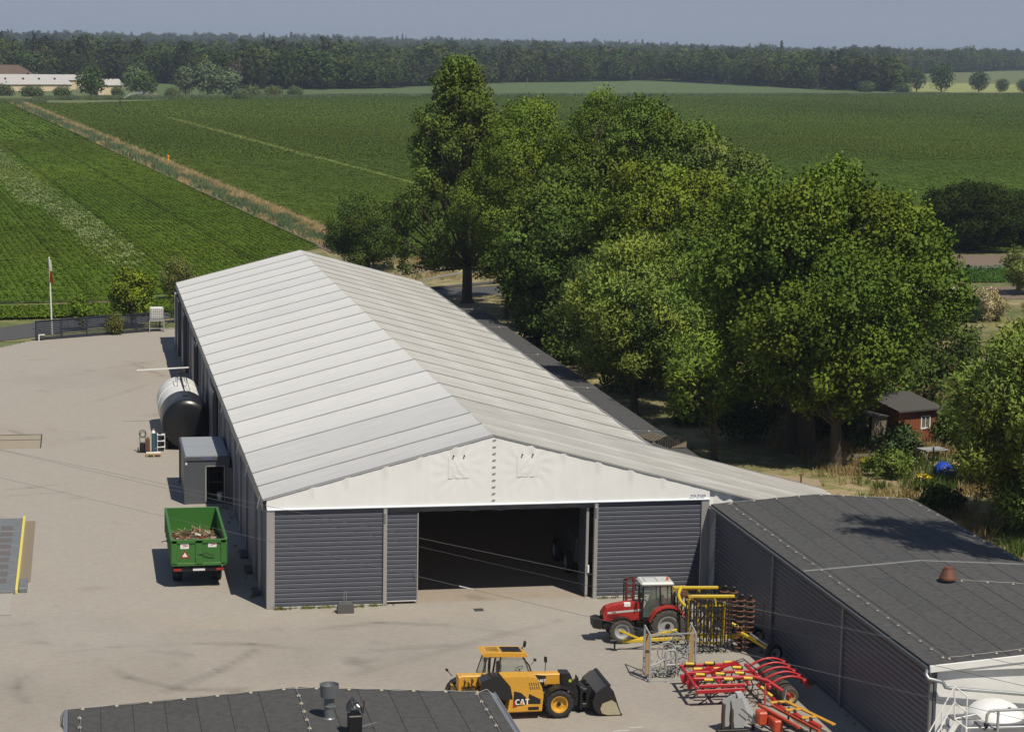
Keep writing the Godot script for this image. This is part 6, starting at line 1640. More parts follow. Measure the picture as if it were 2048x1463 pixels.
func yard_small() -> void:
	var mb := MB.new()
	var t := thing("weighbridge", "blue grey steel weighbridge deck with yellow edge at the left border", "weighbridge", Vector3(-12.3, 0, -11.5))
	for k in 5:
		mb = MB.new(); mb.bb(-2.4, 1.46, .0, .14, -7.4 + k * 3.0, -4.42 + k * 3.0, .01); put("deck_plate", mb, M.deck, t)
	for k in 9:
		mb = MB.new(); mb.bb(.45, 1.05, .141, .145, -5.6 + k * 1.35, -4.7 + k * 1.35); put("rust_patch", mb, M.rustpatch, t)
	mb = MB.new(); mb.bb(1.47, 1.60, 0, .24, -7.5, 7.6, .02); put("guide_rail", mb, M.yellowpale, t)
	mb = MB.new(); mb.bb(-2.4, 1.4, .0, .06, 7.6, 11.2, .01); put("ramp", mb, M.concrete, t)
	mb = MB.new(); mb.bb(1.62, 2.0, .0, .22, 5.6, 7.4, .02); put("junction_box", mb, M.deck, t)
	mb = MB.new(); mb.bb(1.62, 2.1, .0, .02, -7.2, 5.5); put("gravel_edge", mb, M.oldwood, t)
	t = thing("pit_cover", "rusty framed pit cover set in the pavement near the left edge", "cover", Vector3(-11.6, 0, -41.1))
	mb = MB.new(); mb.bb(-1.7, 1.3, .0, .012, -2.2, 2.2); put("plate", mb, M.pit, t)
	mb = MB.new(); mb.bb(-1.7, 1.36, 0, .035, -2.26, -2.2); mb.bb(1.3, 1.36, 0, .035, -2.2, 2.2); mb.bb(-1.7, 1.36, 0, .03, -.5, -.44); put("frame", mb, M.iron, t)
	t = thing("manhole_cover", "small dark square drain cover in front of the hall door", "cover", Vector3(9.2, 0, 1.4))
	mb = MB.new(); mb.bb(-.2, .2, .0, .015, -.22, .22); put("plate", mb, M.iron, t)
	for k in 5:
		mb = MB.new(); mb.bb(-.17, .17, .015, .022, -.17 + k * .08, -.14 + k * .08); put("bar", mb, M.darkcon, t)
	t = thing("sign_footing", "dark concrete sign footing with metal rods against the hall front", "footing", Vector3(3.35, 0, 1.05))
	mb = MB.new(); mb.prism(V2([-.36, 0, .36, 0, .36, .34, .28, .42, -.28, .42, -.36, .34]), Vector3(0, 0, -.2), X3, Y3, Vector3(0, 0, .42)); put("block", mb, M.darkcon, t)
	for x in [-.06, .04]:
		mb = MB.new(); mb.tube(Vector3(x, .42, -.05), Vector3(x + .02, .95, -.08), .015); put("rod", mb, M.steel, t)
	for s in [-1.0, 1.0]:
		mb = MB.new(); mb.tube(Vector3(s * .36, .30, 0), Vector3(s * .47, .30, 0), .05); put("lug", mb, M.concrete, t)
	rng.seed = 640
	var WX := []; var WC := PackedColorArray()
	for k in 150:
		var p := Vector3(rng.randf_range(.4, 5.6), 0, rng.randf_range(.12, .32))
		if k > 60: p = Vector3(rng.randf_range(14.9, 19.4), 0, rng.randf_range(.12, .3))
		if k > 85: p = Vector3(rng.randf_range(-.55, -.18), 0, rng.randf_range(-80, -1))
		if k > 130: p = Vector3(rng.randf_range(19.9, 20.15), 0, rng.randf_range(1, 25))
		WX.append(Transform3D(Basis(Vector3.UP, rng.randf() * TAU).scaled(Vector3.ONE * rng.randf_range(.08, .22)), p)); WC.append(tone(Color(.16, .17, .03), rng.randf_range(.7, 1.2)))
	stuff("wall_weeds", "small weeds growing along the foot of the hall walls", "weeds", tuft(14, .9, .6, .06, 57), M.leaf, WX, WC)
	mb = MB.new()
	for q in [[11.0, 18.6, .62], [11.7, 18.3, .5], [11.5, 19.3, .8], [10.4, 19.1, .5]]:
		mb.bb(q[0], q[0] + q[2], .001, .004, q[1], q[1] + .07)
	struct("paint_marks", mb, M.chalk)
	# fence, flagpole, water tank at the far end of the yard
	var A := Vector3(-11.4, 0, -86.2); var B := Vector3(-1.2, 0, -91.6)
	t = thing("slatted_fence", "dark slatted steel gate fence at the far end of the yard", "fence", A)
	var D := B - A
	var bays := 5
	for k in bays + 1:
		var p := D * (k / float(bays))
		mb = MB.new(); mb.box(p + Vector3(0, .82, 0), Vector3(.12, 1.64, .12), Basis.IDENTITY, .015); put("post", mb, M.navy, t)
	for k in bays:
		var p0 := D * ((k + .03) / float(bays)); var p1 := D * ((k + .97) / float(bays))
		for j in 9:
			mb = MB.new(); mb.beam(p0 + Vector3(0, .24 + j * .155, 0), p1 + Vector3(0, .24 + j * .155, 0), .03, .085); put("slat", mb, M.navy, t)
		mb = MB.new(); mb.beam(p0 + Vector3(0, .10, .02), p1 + Vector3(0, .10, .02), .1, .16); put("rail", mb, M.navy, t)
		mb = MB.new(); mb.beam(p0 + Vector3(0, 1.58, .02), p1 + Vector3(0, 1.58, .02), .08, .08); put("rail", mb, M.navy, t)
	mb = MB.new(); mb.beam(D + Vector3(.1, .3, -.1), D + Vector3(2.6, 1.5, -1.4), .06, .06); mb.beam(D + Vector3(.1, 1.5, -.1), D + Vector3(2.6, .3, -1.4), .06, .06); put("cross_brace", mb, M.navy, t)
	mb = MB.new(); mb.beam(Vector3(.25, 0, .3), Vector3(.25, .5, .3), .08, .08); mb.beam(Vector3(.25, .5, .3), Vector3(.7, .5, .1), .08, .08); put("guide_stop", mb, M.whitep, t)
	var F := Vector3(-.9, 0, -93.4)
	t = thing("mesh_fence", "low grey railing behind the slatted fence along the road", "fence", Vector3(-9.5, 0, -91.0))
	for k in 18:
		mb = MB.new(); var p := Vector3(k * .62, 0, -k * .27); mb.tube(p, p + Vector3(0, 1.25, 0), .018, -1, 5); put("picket", mb, M.navy, t)
	mb = MB.new(); mb.beam(Vector3(0, 1.2, 0), Vector3(10.6, 1.2, -4.6), .04, .04); put("rail", mb, M.navy, t)
	mb = MB.new(); mb.beam(Vector3(0, .3, 0), Vector3(10.6, .3, -4.6), .04, .04); put("rail", mb, M.navy, t)
	t = thing("flagpole", "tall white flagpole behind the slatted fence", "flagpole", Vector3(-10.15, 0, -90.0))
	mb = MB.new(); mb.tube(Vector3.ZERO, Vector3(-.16, 6.35, 0), .075, .05, 12); put("pole", mb, M.whitep, t)
	mb = MB.new(); mb.lathe(Vector3(-.16, 6.35, 0), Vector3.UP, [Vector2(0, .05), Vector2(.06, .06), Vector2(.12, 0)], 12, true); put("finial", mb, M.whitep, t)
	t = thing("limp_flag", "white and red flag hanging limp on the flagpole", "flag", Vector3(-10.3, 0, -89.93))
	for half in 2:
		mb = MB.new()
		for j in 10:
			for i in 12:
				var q := []
				for c in [[i, j], [i + 1, j], [i + 1, j + 1], [i, j + 1]]:
					var u: float = c[0] / 12.0; var v: float = (c[1] + half * 10) / 20.0
					q.append(Vector3(.02 + (u * .30 - .05 * half) * (.45 + .55 * v), 6.3 - v * 1.9 - u * .12, .08 * sin(u * 15.0 + v * 4.0) * (.4 + v)))
				mb.quad(q[0], q[1], q[2], q[3])
		put("white_half" if half == 0 else "red_half", mb, M.whitep if half == 0 else M.red, t)
	t = thing("stand", "grey steel stand carrying the caged water tank", "stand", Vector3(-1.5, 0, -91.3))
	for x in [-.6, .6]:
		for z in [-.5, .5]:
			mb = MB.new(); mb.bb(x - .04, x + .04, 0, .98, z - .04, z + .04, .01); put("leg", mb, M.greyp, t)
	for y in [.3, .94]:
		for z in [-.5, .5]:
			mb = MB.new(); mb.bb(-.56, .56, y - .03, y + .03, z - .03, z + .03); put("rail", mb, M.greyp, t)
		for x in [-.6, .6]:
			mb = MB.new(); mb.bb(x - .03, x + .03, y - .03, y + .03, -.46, .46); put("rail", mb, M.greyp, t)
	t = thing("caged_water_tank", "white plastic water tank in a wire cage on the grey stand", "tank", Vector3(-1.5, .98, -91.3))
	mb = MB.new(); mb.box(Vector3(0, .60, 0), Vector3(1.14, .94, .96), Basis.IDENTITY, .08); put("container", mb, M.tankw, t)
	mb = MB.new(); mb.bb(-.6, .6, 0, .12, -.5, .5, .01); put("base_pallet", mb, M.greyp, t)
	for k in 7:
		mb = MB.new(); mb.bb(-.6, .6, .16 + k * .145, .18 + k * .145, .49, .505); mb.bb(-.6, .6, .16 + k * .145, .18 + k * .145, -.505, -.49); mb.bb(-.605, -.59, .16 + k * .145, .18 + k * .145, -.5, .5); mb.bb(.59, .605, .16 + k * .145, .18 + k * .145, -.5, .5); put("cage_ring", mb, M.steel, t)
	for k in 8:
		mb = MB.new(); var x := -.58 + k * .166; mb.bb(x - .01, x + .01, .1, 1.06, .49, .51); put("cage_bar", mb, M.steel, t)
	# road bank at the far right corner of the hall
	t = thing("guard_rail", "white railed bridge parapet beyond the back of the hall", "railing", Vector3(25.6, 0, -134.4))
	for k in 8:
		mb = MB.new(); var p := Vector3(k * .56, 0, -k * .34); mb.beam(p, p + Vector3(.0, .85, 0), .05, .05); mb.beam(p + Vector3(.05, .2, 0), p + Vector3(.35, .75, -.2), .04, .04); put("baluster", mb, M.galv, t)
	mb = MB.new(); mb.beam(Vector3(0, .88, 0), Vector3(4.0, .88, -2.4), .06, .07); mb.beam(Vector3(0, .18, 0), Vector3(4.0, .18, -2.4), .06, .06); put("handrail", mb, M.galv, t)
	t = thing("crash_barrier", "galvanised crash barrier along the road beyond the hall", "barrier", Vector3(26.6, 0, -124.2))
	var pts := [Vector3(0, .62, 0), Vector3(2.0, .66, -2.6), Vector3(5.8, .66, -7.2), Vector3(9.5, .66, -9.6)]
	for k in 3:
		mb = MB.new(); mb.beam(pts[k], pts[k + 1], .05, .2, Vector3.UP, .02); put("rail", mb, M.galv, t)
	for p in pts:
		mb = MB.new(); mb.beam(Vector3(p.x, 0, p.z), p, .08, .06); put("post", mb, M.galv, t)
	t = thing("road_kerb", "long dark kerb block edging the shaded road", "kerb", Vector3(26.5, 0, -120.6))
	mb = MB.new(); mb.beam(Vector3(0, .14, 0), Vector3(8.0, .14, -5.6), .35, .28, Vector3.UP, .04); put("block", mb, M.darkcon, t)
	t = thing("stone_trough", "low grey rimmed trough on the bare ground beyond the road", "trough", Vector3(31.1, 0, -142.6))
	mb = MB.new(); mb.lathe(Vector3.ZERO, Vector3.UP, [Vector2(0, 0), Vector2(0, 1.25), Vector2(.42, 1.35), Vector2(.42, 1.22), Vector2(.2, 1.15), Vector2(.2, 0)], 22); put("ring", mb, M.greyp, t)
	t = thing("dark_boulder", "dark rounded boulder lying behind the grey trough", "boulder", Vector3(31.4, 0, -146.2), .4)
	mb = MB.new(); mb.lathe(Vector3.ZERO, Vector3.UP, [Vector2(-.05, .5), Vector2(.15, .6), Vector2(.4, .45), Vector2(.55, .2), Vector2(.6, 0)], 12, true)
	for i in mb.v.size(): mb.v[i] += Vector3(mb.v[i].x * .6, 0, 0)
	put("stone", mb, M.iron, t)
	t = thing("thin_post", "thin dark post beside the trough by the tall tree", "post", Vector3(32.4, 0, -144.5))
	mb = MB.new(); mb.tube(Vector3.ZERO, Vector3(0, 2.0, 0), .05); put("shaft", mb, M.iron, t)
	mb = MB.new(); mb.lathe(Vector3.ZERO, Vector3.UP, [Vector2(0, 0), Vector2(0, .14), Vector2(.04, .14), Vector2(.06, 0)], 10); put("foot", mb, M.darkcon, t)
	t = thing("marker_post", "bright orange yellow marker post in the ditch between the fields", "post", Vector3(9.4, 0, -335.0))
	mb = MB.new(); mb.lathe(Vector3.ZERO, Vector3.UP, [Vector2(0, .22), Vector2(1.5, .20), Vector2(1.5, 0)], 10); put("shaft", mb, M.markery, t)
	mb = MB.new(); mb.lathe(Vector3(0, 1.5, 0), Vector3.UP, [Vector2(0, .26), Vector2(.35, .22), Vector2(.45, 0)], 10, true); put("cap", mb, M.amber, t)
	t = thing("field_sprinkler", "field sprinkler throwing an arc of water far across the field", "sprinkler", Vector3(7.1, 0, -700))
	mb = MB.new(); mb.tube(Vector3.ZERO, Vector3(0, 2.2, 0), .25, .15); mb.beam(Vector3(0, 2.2, 0), Vector3(1.4, 2.9, -2), .2, .2); mb.bb(-.8, .8, 0, .4, -1.5, 1.5); put("stand", mb, M.iron, t)
	mb = MB.new(); rng.seed = 31
	for k in 700:
		var f := rng.randf()
		var dirx := rng.randf_range(8, 13)
		var p := Vector3(1.4 + dirx * f * 1.0, 2.9 + 6.0 * f * (1.05 - f) * rng.randf_range(.85, 1.1), -30 * f) + Vector3(rng.randfn(), rng.randfn() * .8, rng.randfn()) * (.08 + f * .55)
		var s := rng.randf_range(.03, .07)
		mb.tube(p, p + Vector3(s * 2.5, -s * 1.5 * f, -s), s * .5, s * .2, 4, false)
	put("water_spray", mb, M.water, t)

var CL := {}
func clump_kinds() -> void:
	CL.broad = leaf_clump(24, .50, .215, .42, 201)
	CL.narrow = leaf_clump(24, .52, .30, .17, 202)
	CL.fine = leaf_clump(28, .50, .17, .42, 203)

# bakes leaf bunches into one crown mesh; each bunch turns its upper side along its own axis
func crown(parent: Node, called: String, kind: MB, X: Array, cs: PackedColorArray, mat: Material = null) -> void:
	var mb := MB.new()
	var tints := {}
	for i in X.size():
		var x: Transform3D = X[i]
		mb.v.append_array(x * kind.v)
		mb.n.append_array(Transform3D(x.basis.orthonormalized(), Vector3.ZERO) * kind.n)
		var c := cs[i]
		var key := Vector3i(int(c.r * 400), int(c.g * 300), int(c.b * 300))
		if not tints.has(key):
			var pc := PackedColorArray(); pc.resize(kind.c.size())
			for k in kind.c.size(): pc[k] = Color(c.r * kind.c[k].r, c.g * kind.c[k].r, c.b * kind.c[k].r)
			tints[key] = pc
		mb.c.append_array(tints[key])
	put(called, mb, mat if mat else M.leaf, parent)
func aim(d: Vector3, g: RandomNumberGenerator) -> Basis:
	var y := d.normalized()
	var x := y.cross(Vector3(g.randfn(), g.randfn(), g.randfn())).normalized()
	return Basis(x, y, x.cross(y))

# a tree: tapered trunk, limbs reaching into lobes, and a crown of leaf bunches round those lobes
func tree(called: String, label: String, base: Vector3, top: float, bottom: float, r: float, col: Color, kind: String, seed_: int, o := {}) -> Node3D:
	var t := thing(called, label, o.get("cat", "tree"), base, 0.0, o.get("group", ""))
	var g := RandomNumberGenerator.new(); g.seed = seed_
	var ry := (top - bottom) * .5
	var C: Vector3 = Vector3(0, bottom + ry, 0) + o.get("shift", Vector3.ZERO)
	var tr: float = o.get("trunk", .05 + r * .045)
	var n: int = int(o.get("lobes", 20) * 1.9)
	var dens: float = o.get("dens", 52.0) * .31
	var size: float = o.get("size", 1.0)
	var lr: float = o.get("lobe", .40) * .80
	var mb := MB.new()
	var tip := C + Vector3(0, ry * (.45 if not o.has("loose") else .8), 0)
	var pts := []
	for k in 7:
		var f := k / 6.0
		pts.append(Vector3(0, -.1, 0).lerp(tip, f) + Vector3(g.randfn(), 0, g.randfn()) * tr * .5 * sin(f * PI) + o.get("bend", Vector3.ZERO) * sin(f * PI))
	mb.pipe(pts, tr * 1.15, 9, tr * .22)
	mb.lathe(Vector3(0, -.08, 0), Vector3.UP, [Vector2(0, tr * 1.7), Vector2(tr * .8, tr * 1.25), Vector2(tr * 1.6, tr * 1.05)], 10, true)
	var X := []; var cs := PackedColorArray()
	var lobes := []
	for i in n:
		var yy := 1.0 - 2.0 * (i + .5) / n
		var a := i * 2.39996 + g.randf_range(-.5, .5)
		var q := sqrt(maxf(0.0, 1.0 - yy * yy))
		var d := Vector3(cos(a) * q, yy, sin(a) * q)
		var reach := g.randf_range(.60, .84) if not o.has("loose") else g.randf_range(.35, .95)
		if i % 4 == 3: reach = g.randf_range(.1, .35)
		if o.has("loose"):
			var f0 := (i + .5) / n
			var rr := r * pow(1.0 - f0, .62) * minf(1.0, .75 + f0) * g.randf_range(.3, 1.05) + .2
			lobes.append([Vector3(C.x + cos(a) * rr, bottom + .5 + f0 * (top - bottom - 1.2), C.z + sin(a) * rr), r * .12 * g.randf_range(.6, 1.6)])
			continue
		var taper: float = 1.0 - o.get("taper", .15) * maxf(yy, 0.0)
		lobes.append([C + Vector3(d.x * r * taper, d.y * ry, d.z * r * taper) * reach, g.randf_range(.75, 1.2) * lr * minf(r, ry * 1.1) * (1.0 if reach > .4 else 1.15)])
	for l in lobes:
		var p: Vector3 = l[0]; var rad: float = l[1]
		var s: Vector3 = pts[clampi(int(1 + (p.y / maxf(tip.y, .1)) * 4.0 - 1.0), 1, 5)]
		mb.pipe([s, s.lerp(p, .5) + Vector3(0, -.05 * r, 0), p, p + (p - s) * .04], tr * .34, 6, tr * .06)
		var outw := (p - C).normalized()
		var tn := g.randf_range(.74, 1.24)
		var hue := g.randf_range(-.10, .09)
		for k in maxi(int(dens * rad * rad / (size * size)), 4):
			var d := Vector3(g.randfn(), g.randfn(), g.randfn()).normalized()
			if d.dot(outw) < -.35 and g.randf() < .7: d = -d
			var pp := p + d * Vector3(1, .8, 1) * rad * lerpf(.45, 1.08, sqrt(g.randf()))
			if g.randf() < .06: pp += d * rad * .18
			var sc := size * g.randf_range(.75, 1.3)
			X.append(Transform3D(aim(d * .8 + Vector3.UP * .55 + Vector3(g.randfn(), g.randfn(), g.randfn()) * .3, g) * sc, pp))
			cs.append(tone(col, 1.84 * tn * g.randf_range(.84, 1.18), hue + .09 + g.randf_range(-.05, .05)))
	put("trunk", mb, o.get("bark", M.bark), t)
	crown(t, "crown", CL[kind], X, cs)
	return t

func far_crown(seed_: int, w: float, h: float, lob: int, card: float, conifer := false, per := 34) -> MB:
	var mb := MB.new()
	var g := RandomNumberGenerator.new(); g.seed = seed_
	for i in lob:
		var yy := 1.0 - 2.0 * (i + .5) / lob
		var a := i * 2.39996
		var q := sqrt(1.0 - yy * yy)
		var c := Vector3(cos(a) * q * w * .30, h * .56 + yy * h * .30, sin(a) * q * w * .30)
		var rad := w * g.randf_range(.20, .30)
		if conifer:
			var f := (i + .5) / lob
			c = Vector3(cos(a) * .1 * w, h * (.12 + .86 * f), sin(a) * .1 * w); rad = w * .42 * (1.03 - f)
		var tn := g.randf_range(.78, 1.2)
		for k in per:
			var d := Vector3(g.randfn(), g.randfn() * (.3 if conifer else 1.0), g.randfn()).normalized()
			var p := c + d * rad * g.randf_range(.6, 1.05)
			var nn := (d + Vector3.UP * .6 + Vector3(g.randfn(), g.randfn(), g.randfn()) * .4).normalized()
			var f2 := mb.frame(nn)
			var s := card * g.randf_range(.6, 1.3)
			var u := f2.x.rotated(nn, g.randf() * TAU); var v := nn.cross(u)
			var kk := tn * g.randf_range(.78, 1.25)
			mb.col = Color(kk, kk, kk)
			var sn := (d * .9 + Vector3.UP * .45 + nn * .25).normalized()
			var A := p - u * s; var B := p - v * s * .6; var D := p + u * s; var E := p + v * s * .6
			mb.tri(A, B, D, sn, sn, sn); mb.tri(A, D, E, sn, sn, sn)
	return mb
func trunk_mesh(h: float, r: float) -> MB:
	var mb := MB.new(); mb.tube(Vector3(0, -.1, 0), Vector3(0, h, 0), r, r * .5, 7); return mb

func far_tree(called: String, label: String, at: Vector3, w: float, h: float, col: Color, seed_: int, cat := "tree", group := "") -> void:
	var t := thing(called, label, cat, at, 0.0, group)
	var trm := trunk_mesh(h * .55, w * .03); put("trunk", trm, M.bark, t)
	crown(t, "crown", far_crown(seed_, w, h, 20, w * .042, false, 90), [Transform3D.IDENTITY], PackedColorArray([tone(col, 1.25)]))

func woods() -> void:
	rng.seed = 900
	var edge := [Vector2(-130, -1130), Vector2(-49, -1129), Vector2(31, -1118), Vector2(69, -1000), Vector2(101, -992), Vector2(150, -1050), Vector2(188, -1130), Vector2(256, -1258), Vector2(405, -1440), Vector2(426, -1280), Vector2(446, -1182), Vector2(474, -1140), Vector2(500, -1290), Vector2(690, -1800), Vector2(1040, -2240), Vector2(1250, -2300)]
	var len := 0.0
	var cum := [0.0]
	for i in edge.size() - 1:
		var pa: Vector2 = edge[i] - Vector2(CAM.x, CAM.z); var pb: Vector2 = edge[i + 1] - Vector2(CAM.x, CAM.z)
		len += absf(pa.angle_to(pb)) * (pa.length() + pb.length()) * .5 + .15 * (edge[i] - edge[i + 1]).length()
		cum.append(len)
	var kinds := [far_crown(31, 9.5, 17, 14, .8).mesh(), far_crown(32, 11, 19, 15, .9).mesh(), far_crown(33, 8.5, 20, 14, .75).mesh(), far_crown(34, 7.5, 20, 12, .75).mesh(), far_crown(35, 6.5, 22, 26, .7, true).mesh()]
	var XS := [[], [], [], [], []]; var CS := [PackedColorArray(), PackedColorArray(), PackedColorArray(), PackedColorArray(), PackedColorArray()]
	var pal := [Color(.052, .084, .020), Color(.044, .072, .020), Color(.064, .092, .026), Color(.042, .056, .024), Color(.026, .040, .022)]
	var nn := nz(77, .006)
	var eye := Vector2(CAM.x, CAM.z)
	for pass_ in [[6200, 0.0, 170.0, 1.0], [5200, 170.0, 900.0, 1.15], [5200, 900.0, 3400.0, 1.5]]:
		for i in pass_[0]:
			var s := rng.randf() * len
			var k := 0
			while cum[k + 1] < s: k += 1
			var f: float = (s - cum[k]) / (cum[k + 1] - cum[k])
			var P: Vector2 = (edge[k] as Vector2).lerp(edge[k + 1], f)
			var dir := (P - eye).normalized()
			var dep: float = lerpf(pass_[1], pass_[2], pow(rng.randf(), 1.35 if pass_[1] < 100 else 1.0))
			P += dir * (dep + 18.0 * nn.get_noise_2d(P.x * 4.0, 9.0)) + Vector2(rng.randfn(), rng.randfn()) * 3.0
			var con := nn.get_noise_2d(P.x, P.y)
			var kind := rng.randi() % 3
			if con > .08 and rng.randf() < .7: kind = 3
			if con > .2 and rng.randf() < .06: kind = 4
			if dep > 900 and rng.randf() < .10: kind = 4
			var sc: float = rng.randf_range(.62, 1.4) * pass_[3]
			if dep < 12: sc *= .85
			var sy := .86 * lerpf(sc, .95, .5) * rng.randf_range(.8, 1.2) * (1.0 + .45 * nn.get_noise_2d(P.x * 1.6, P.y * .8))
			if pass_[3] > 1.2: sy = .9 * rng.randf_range(.6, 1.15) * (1.0 + .35 * nn.get_noise_2d(P.x * .6, P.y * .3))
			XS[kind].append(Transform3D(Basis(Vector3.UP, rng.randf() * TAU).scaled(Vector3(sc, sy, sc)), Vector3(P.x, hgt(P.x, P.y) - .3, P.y)))
			var c := tone(pal[kind], rng.randf_range(.7, 1.4) * (1.0 + .5 * nn.get_noise_2d(P.x * 3.0, P.y * 1.2)), rng.randf_range(-.1, .2))
			if rng.randf() < .03: c = tone(Color(.11, .105, .075), rng.randf_range(.7, 1.1))
			CS[kind].append(c)
	var names := [["far_woodland", "dense green woodland along the horizon"], ["tall_woodland", "tall round crowned trees within the distant woodland"], ["slender_woodland", "slender green trees within the distant woodland"], ["pine_woodland", "dark pines within the distant woodland"], ["spruce_tops", "pointed dark spruces rising from the distant woodland"]]
	for k in 5: stuff(names[k][0], names[k][1], "woods", kinds[k], M.leaf, XS[k], CS[k])
	# single trees and bushes before the woods
	var sg := Color(.115, .150, .085)
	far_tree("willow_tree", "silvery green willow, tallest of the three beside the barns", Vector3(46, 0, -830), 13, 15, sg, 51)
	far_tree("willow_tree", "silvery green willow left of the tallest willow by the barns", Vector3(37, 0, -835), 11, 13.5, tone(sg, .95), 52)
	far_tree("willow_tree", "silvery green willow right of the tallest willow by the barns", Vector3(54, 0, -822), 12, 12.5, tone(sg, 1.05), 53)
	far_tree("broad_tree", "dark green broad tree in front of the pale barns", Vector3(-2.5, 0, -806), 13, 12.6, Color(.052, .085, .022), 54)
	far_tree("broad_tree", "green round tree right of the pale barns", Vector3(19, 0, -812), 11.5, 10.5, Color(.055, .090, .025), 55)
	far_tree("pale_tree", "pale green rounded tree behind the round tree by the barns", Vector3(17, 0, -850), 13, 13, Color(.10, .135, .065), 56)
	far_tree("field_tree", "dark lone tree with bare foot on the pale field edge", Vector3(508, 0, -1150), 16, 18, Color(.045, .075, .025), 57)
	far_tree("field_tree", "lone dark tree standing before the pale field", Vector3(540, 0, -1168), 13, 13.5, Color(.040, .068, .022), 58)
	far_tree("field_tree", "small round tree second from the right picture edge", Vector3(561, 0, -1180), 9, 8.5, Color(.045, .078, .026), 59)
	far_tree("field_tree", "small round tree at the right picture edge before the pale field", Vector3(578, 0, -1185), 10, 8.5, Color(.045, .078, .026), 60)
	far_tree("field_tree", "tree at the left end of the pale field", Vector3(492, 0, -1150), 12, 15, Color(.05, .08, .028), 61)
	for q in [[30, -800, 7, 4.5, Color(.09, .115, .045)], [66, -850, 9, 4.6, Color(.085, .11, .045)], [76, -855, 9, 4.2, Color(.10, .12, .045)], [86, -860, 8, 4.0, Color(.075, .105, .04)], [8, -800, 6, 5.0, Color(.06, .09, .03)], [-14, -806, 8, 4, Color(.07, .10, .035)], [-26, -812, 10, 3.6, Color(.07, .10, .035)], [-38, -820, 10, 3.6, Color(.08, .105, .04)], [58, -805, 8, 3.6, Color(.085, .115, .05)], [456, -1140, 12, 6, Color(.06, .09, .035)], [476, -1132, 10, 5, Color(.06, .085, .03)]]:
		far_tree("field_bush", "low bushy shrub on the far field boundary", Vector3(q[0], -.3, q[1]), q[2], q[3], q[4], int(q[2] * 7 + q[0] + 900), "bush", "bushes on the far field boundary")
	# barns
	var bs := [[Vector3(-44, 0, -893), 20.0, 9.5, 3.0, 1.9, "low barn with cream gable at the left picture edge"], [Vector3(-24, 0, -905), 26.0, 9.0, 3.0, 1.9, "low barn with grey roof between the other pale barns"], [Vector3(4, 0, -850), 12.0, 8.5, 4.2, 2.4, "cream barn half hidden behind the dark broad tree"], [Vector3(-28, 0, -935), 60.0, 12.0, 4.4, 2.2, "long pale roofed barn behind the smaller barns"]]
	for b in bs:
		var t := thing("farm_barn", b[5], "barn", b[0], .5, "barns beyond the fields")
		var L2: float = b[1]; var W: float = b[2]; var H: float = b[3]; var R: float = b[4]
		var mb := MB.new(); mb.bb(-L2 * .5, L2 * .5, 0, H, -W * .5, W * .5)
		mb.prism([Vector2(-W * .5, H), Vector2(W * .5, H), Vector2(0, H + R)], Vector3(-L2 * .5, 0, 0), Vector3(0, 0, 1), Vector3.UP, Vector3(L2, 0, 0)); put("wall", mb, M.cream, t)
		mb = MB.new()
		for s in [-1.0, 1.0]:
			mb.beam(Vector3(0, H + R + .12, 0), Vector3(0, H - .12, s * (W * .5 + .5)), L2 + .6, .16, Vector3.RIGHT.cross(Vector3(0, -R, s * W * .5)).normalized() * -s)
		put("roof", mb, M.barnroof, t)
		for k in 3:
			mb = MB.new(); mb.bb(-L2 * .35 + k * L2 * .3, -L2 * .35 + k * L2 * .3 + .7, H + R, H + R + .9, -.35, .35); put("ridge_vent", mb, M.iron, t)
		mb = MB.new(); mb.bb(L2 * .5, L2 * .5 + .06, 0, H * .8, -1.2, 1.2); put("door", mb, M.oldwood, t)
	var t2 := thing("brown_roofed_barn", "large barn with brown tiled roof behind the pale barns", "barn", Vector3(-52, 0, -1045), .2)
	var m2 := MB.new(); m2.bb(-22, 22, 0, 4, -8, 8); put("wall", m2, M.cream, t2)
	m2 = MB.new()
	var rp := [Vector3(-23, 4, -9), Vector3(23, 4, -9), Vector3(23, 4, 9), Vector3(-23, 4, 9), Vector3(-17, 9.5, 0), Vector3(15, 9.5, 0)]
	m2.quad(rp[3], rp[2], rp[5], rp[4], Vector3(0, 1, 1)); m2.quad(rp[0], rp[1], rp[5], rp[4], Vector3(0, 1, -1)); m2.ft(rp[0], rp[3], rp[4], Vector3(-1, 1, 0)); m2.ft(rp[1], rp[2], rp[5], Vector3(1, 1, 0))
	put("roof", m2, M.tile, t2)
	for q in [[Vector3(104, 0, -1005), 9.5, "pale power pole before the wood left of the tall tree"], [Vector3(231, 0, -1058), 7.0, "power pole in the far field right of the tall tree"], [Vector3(456, 0, -1068), 10.0, "thin power pole standing right of the far wood edge"], [Vector3(-8, 0, -880), 9.0, "dark power pole between the barns"]]:
		var t := thing("power_pole", q[2], "pole", q[0], 0, "power poles across the fields")
		var mb := MB.new(); mb.tube(Vector3.ZERO, Vector3(0, q[1], 0), .22, .15); put("shaft", mb, M.oldwood, t)
		mb = MB.new(); mb.beam(Vector3(-.9, q[1] - .6, 0), Vector3(.9, q[1] - .6, 0), .12, .12); put("crossarm", mb, M.oldwood, t)

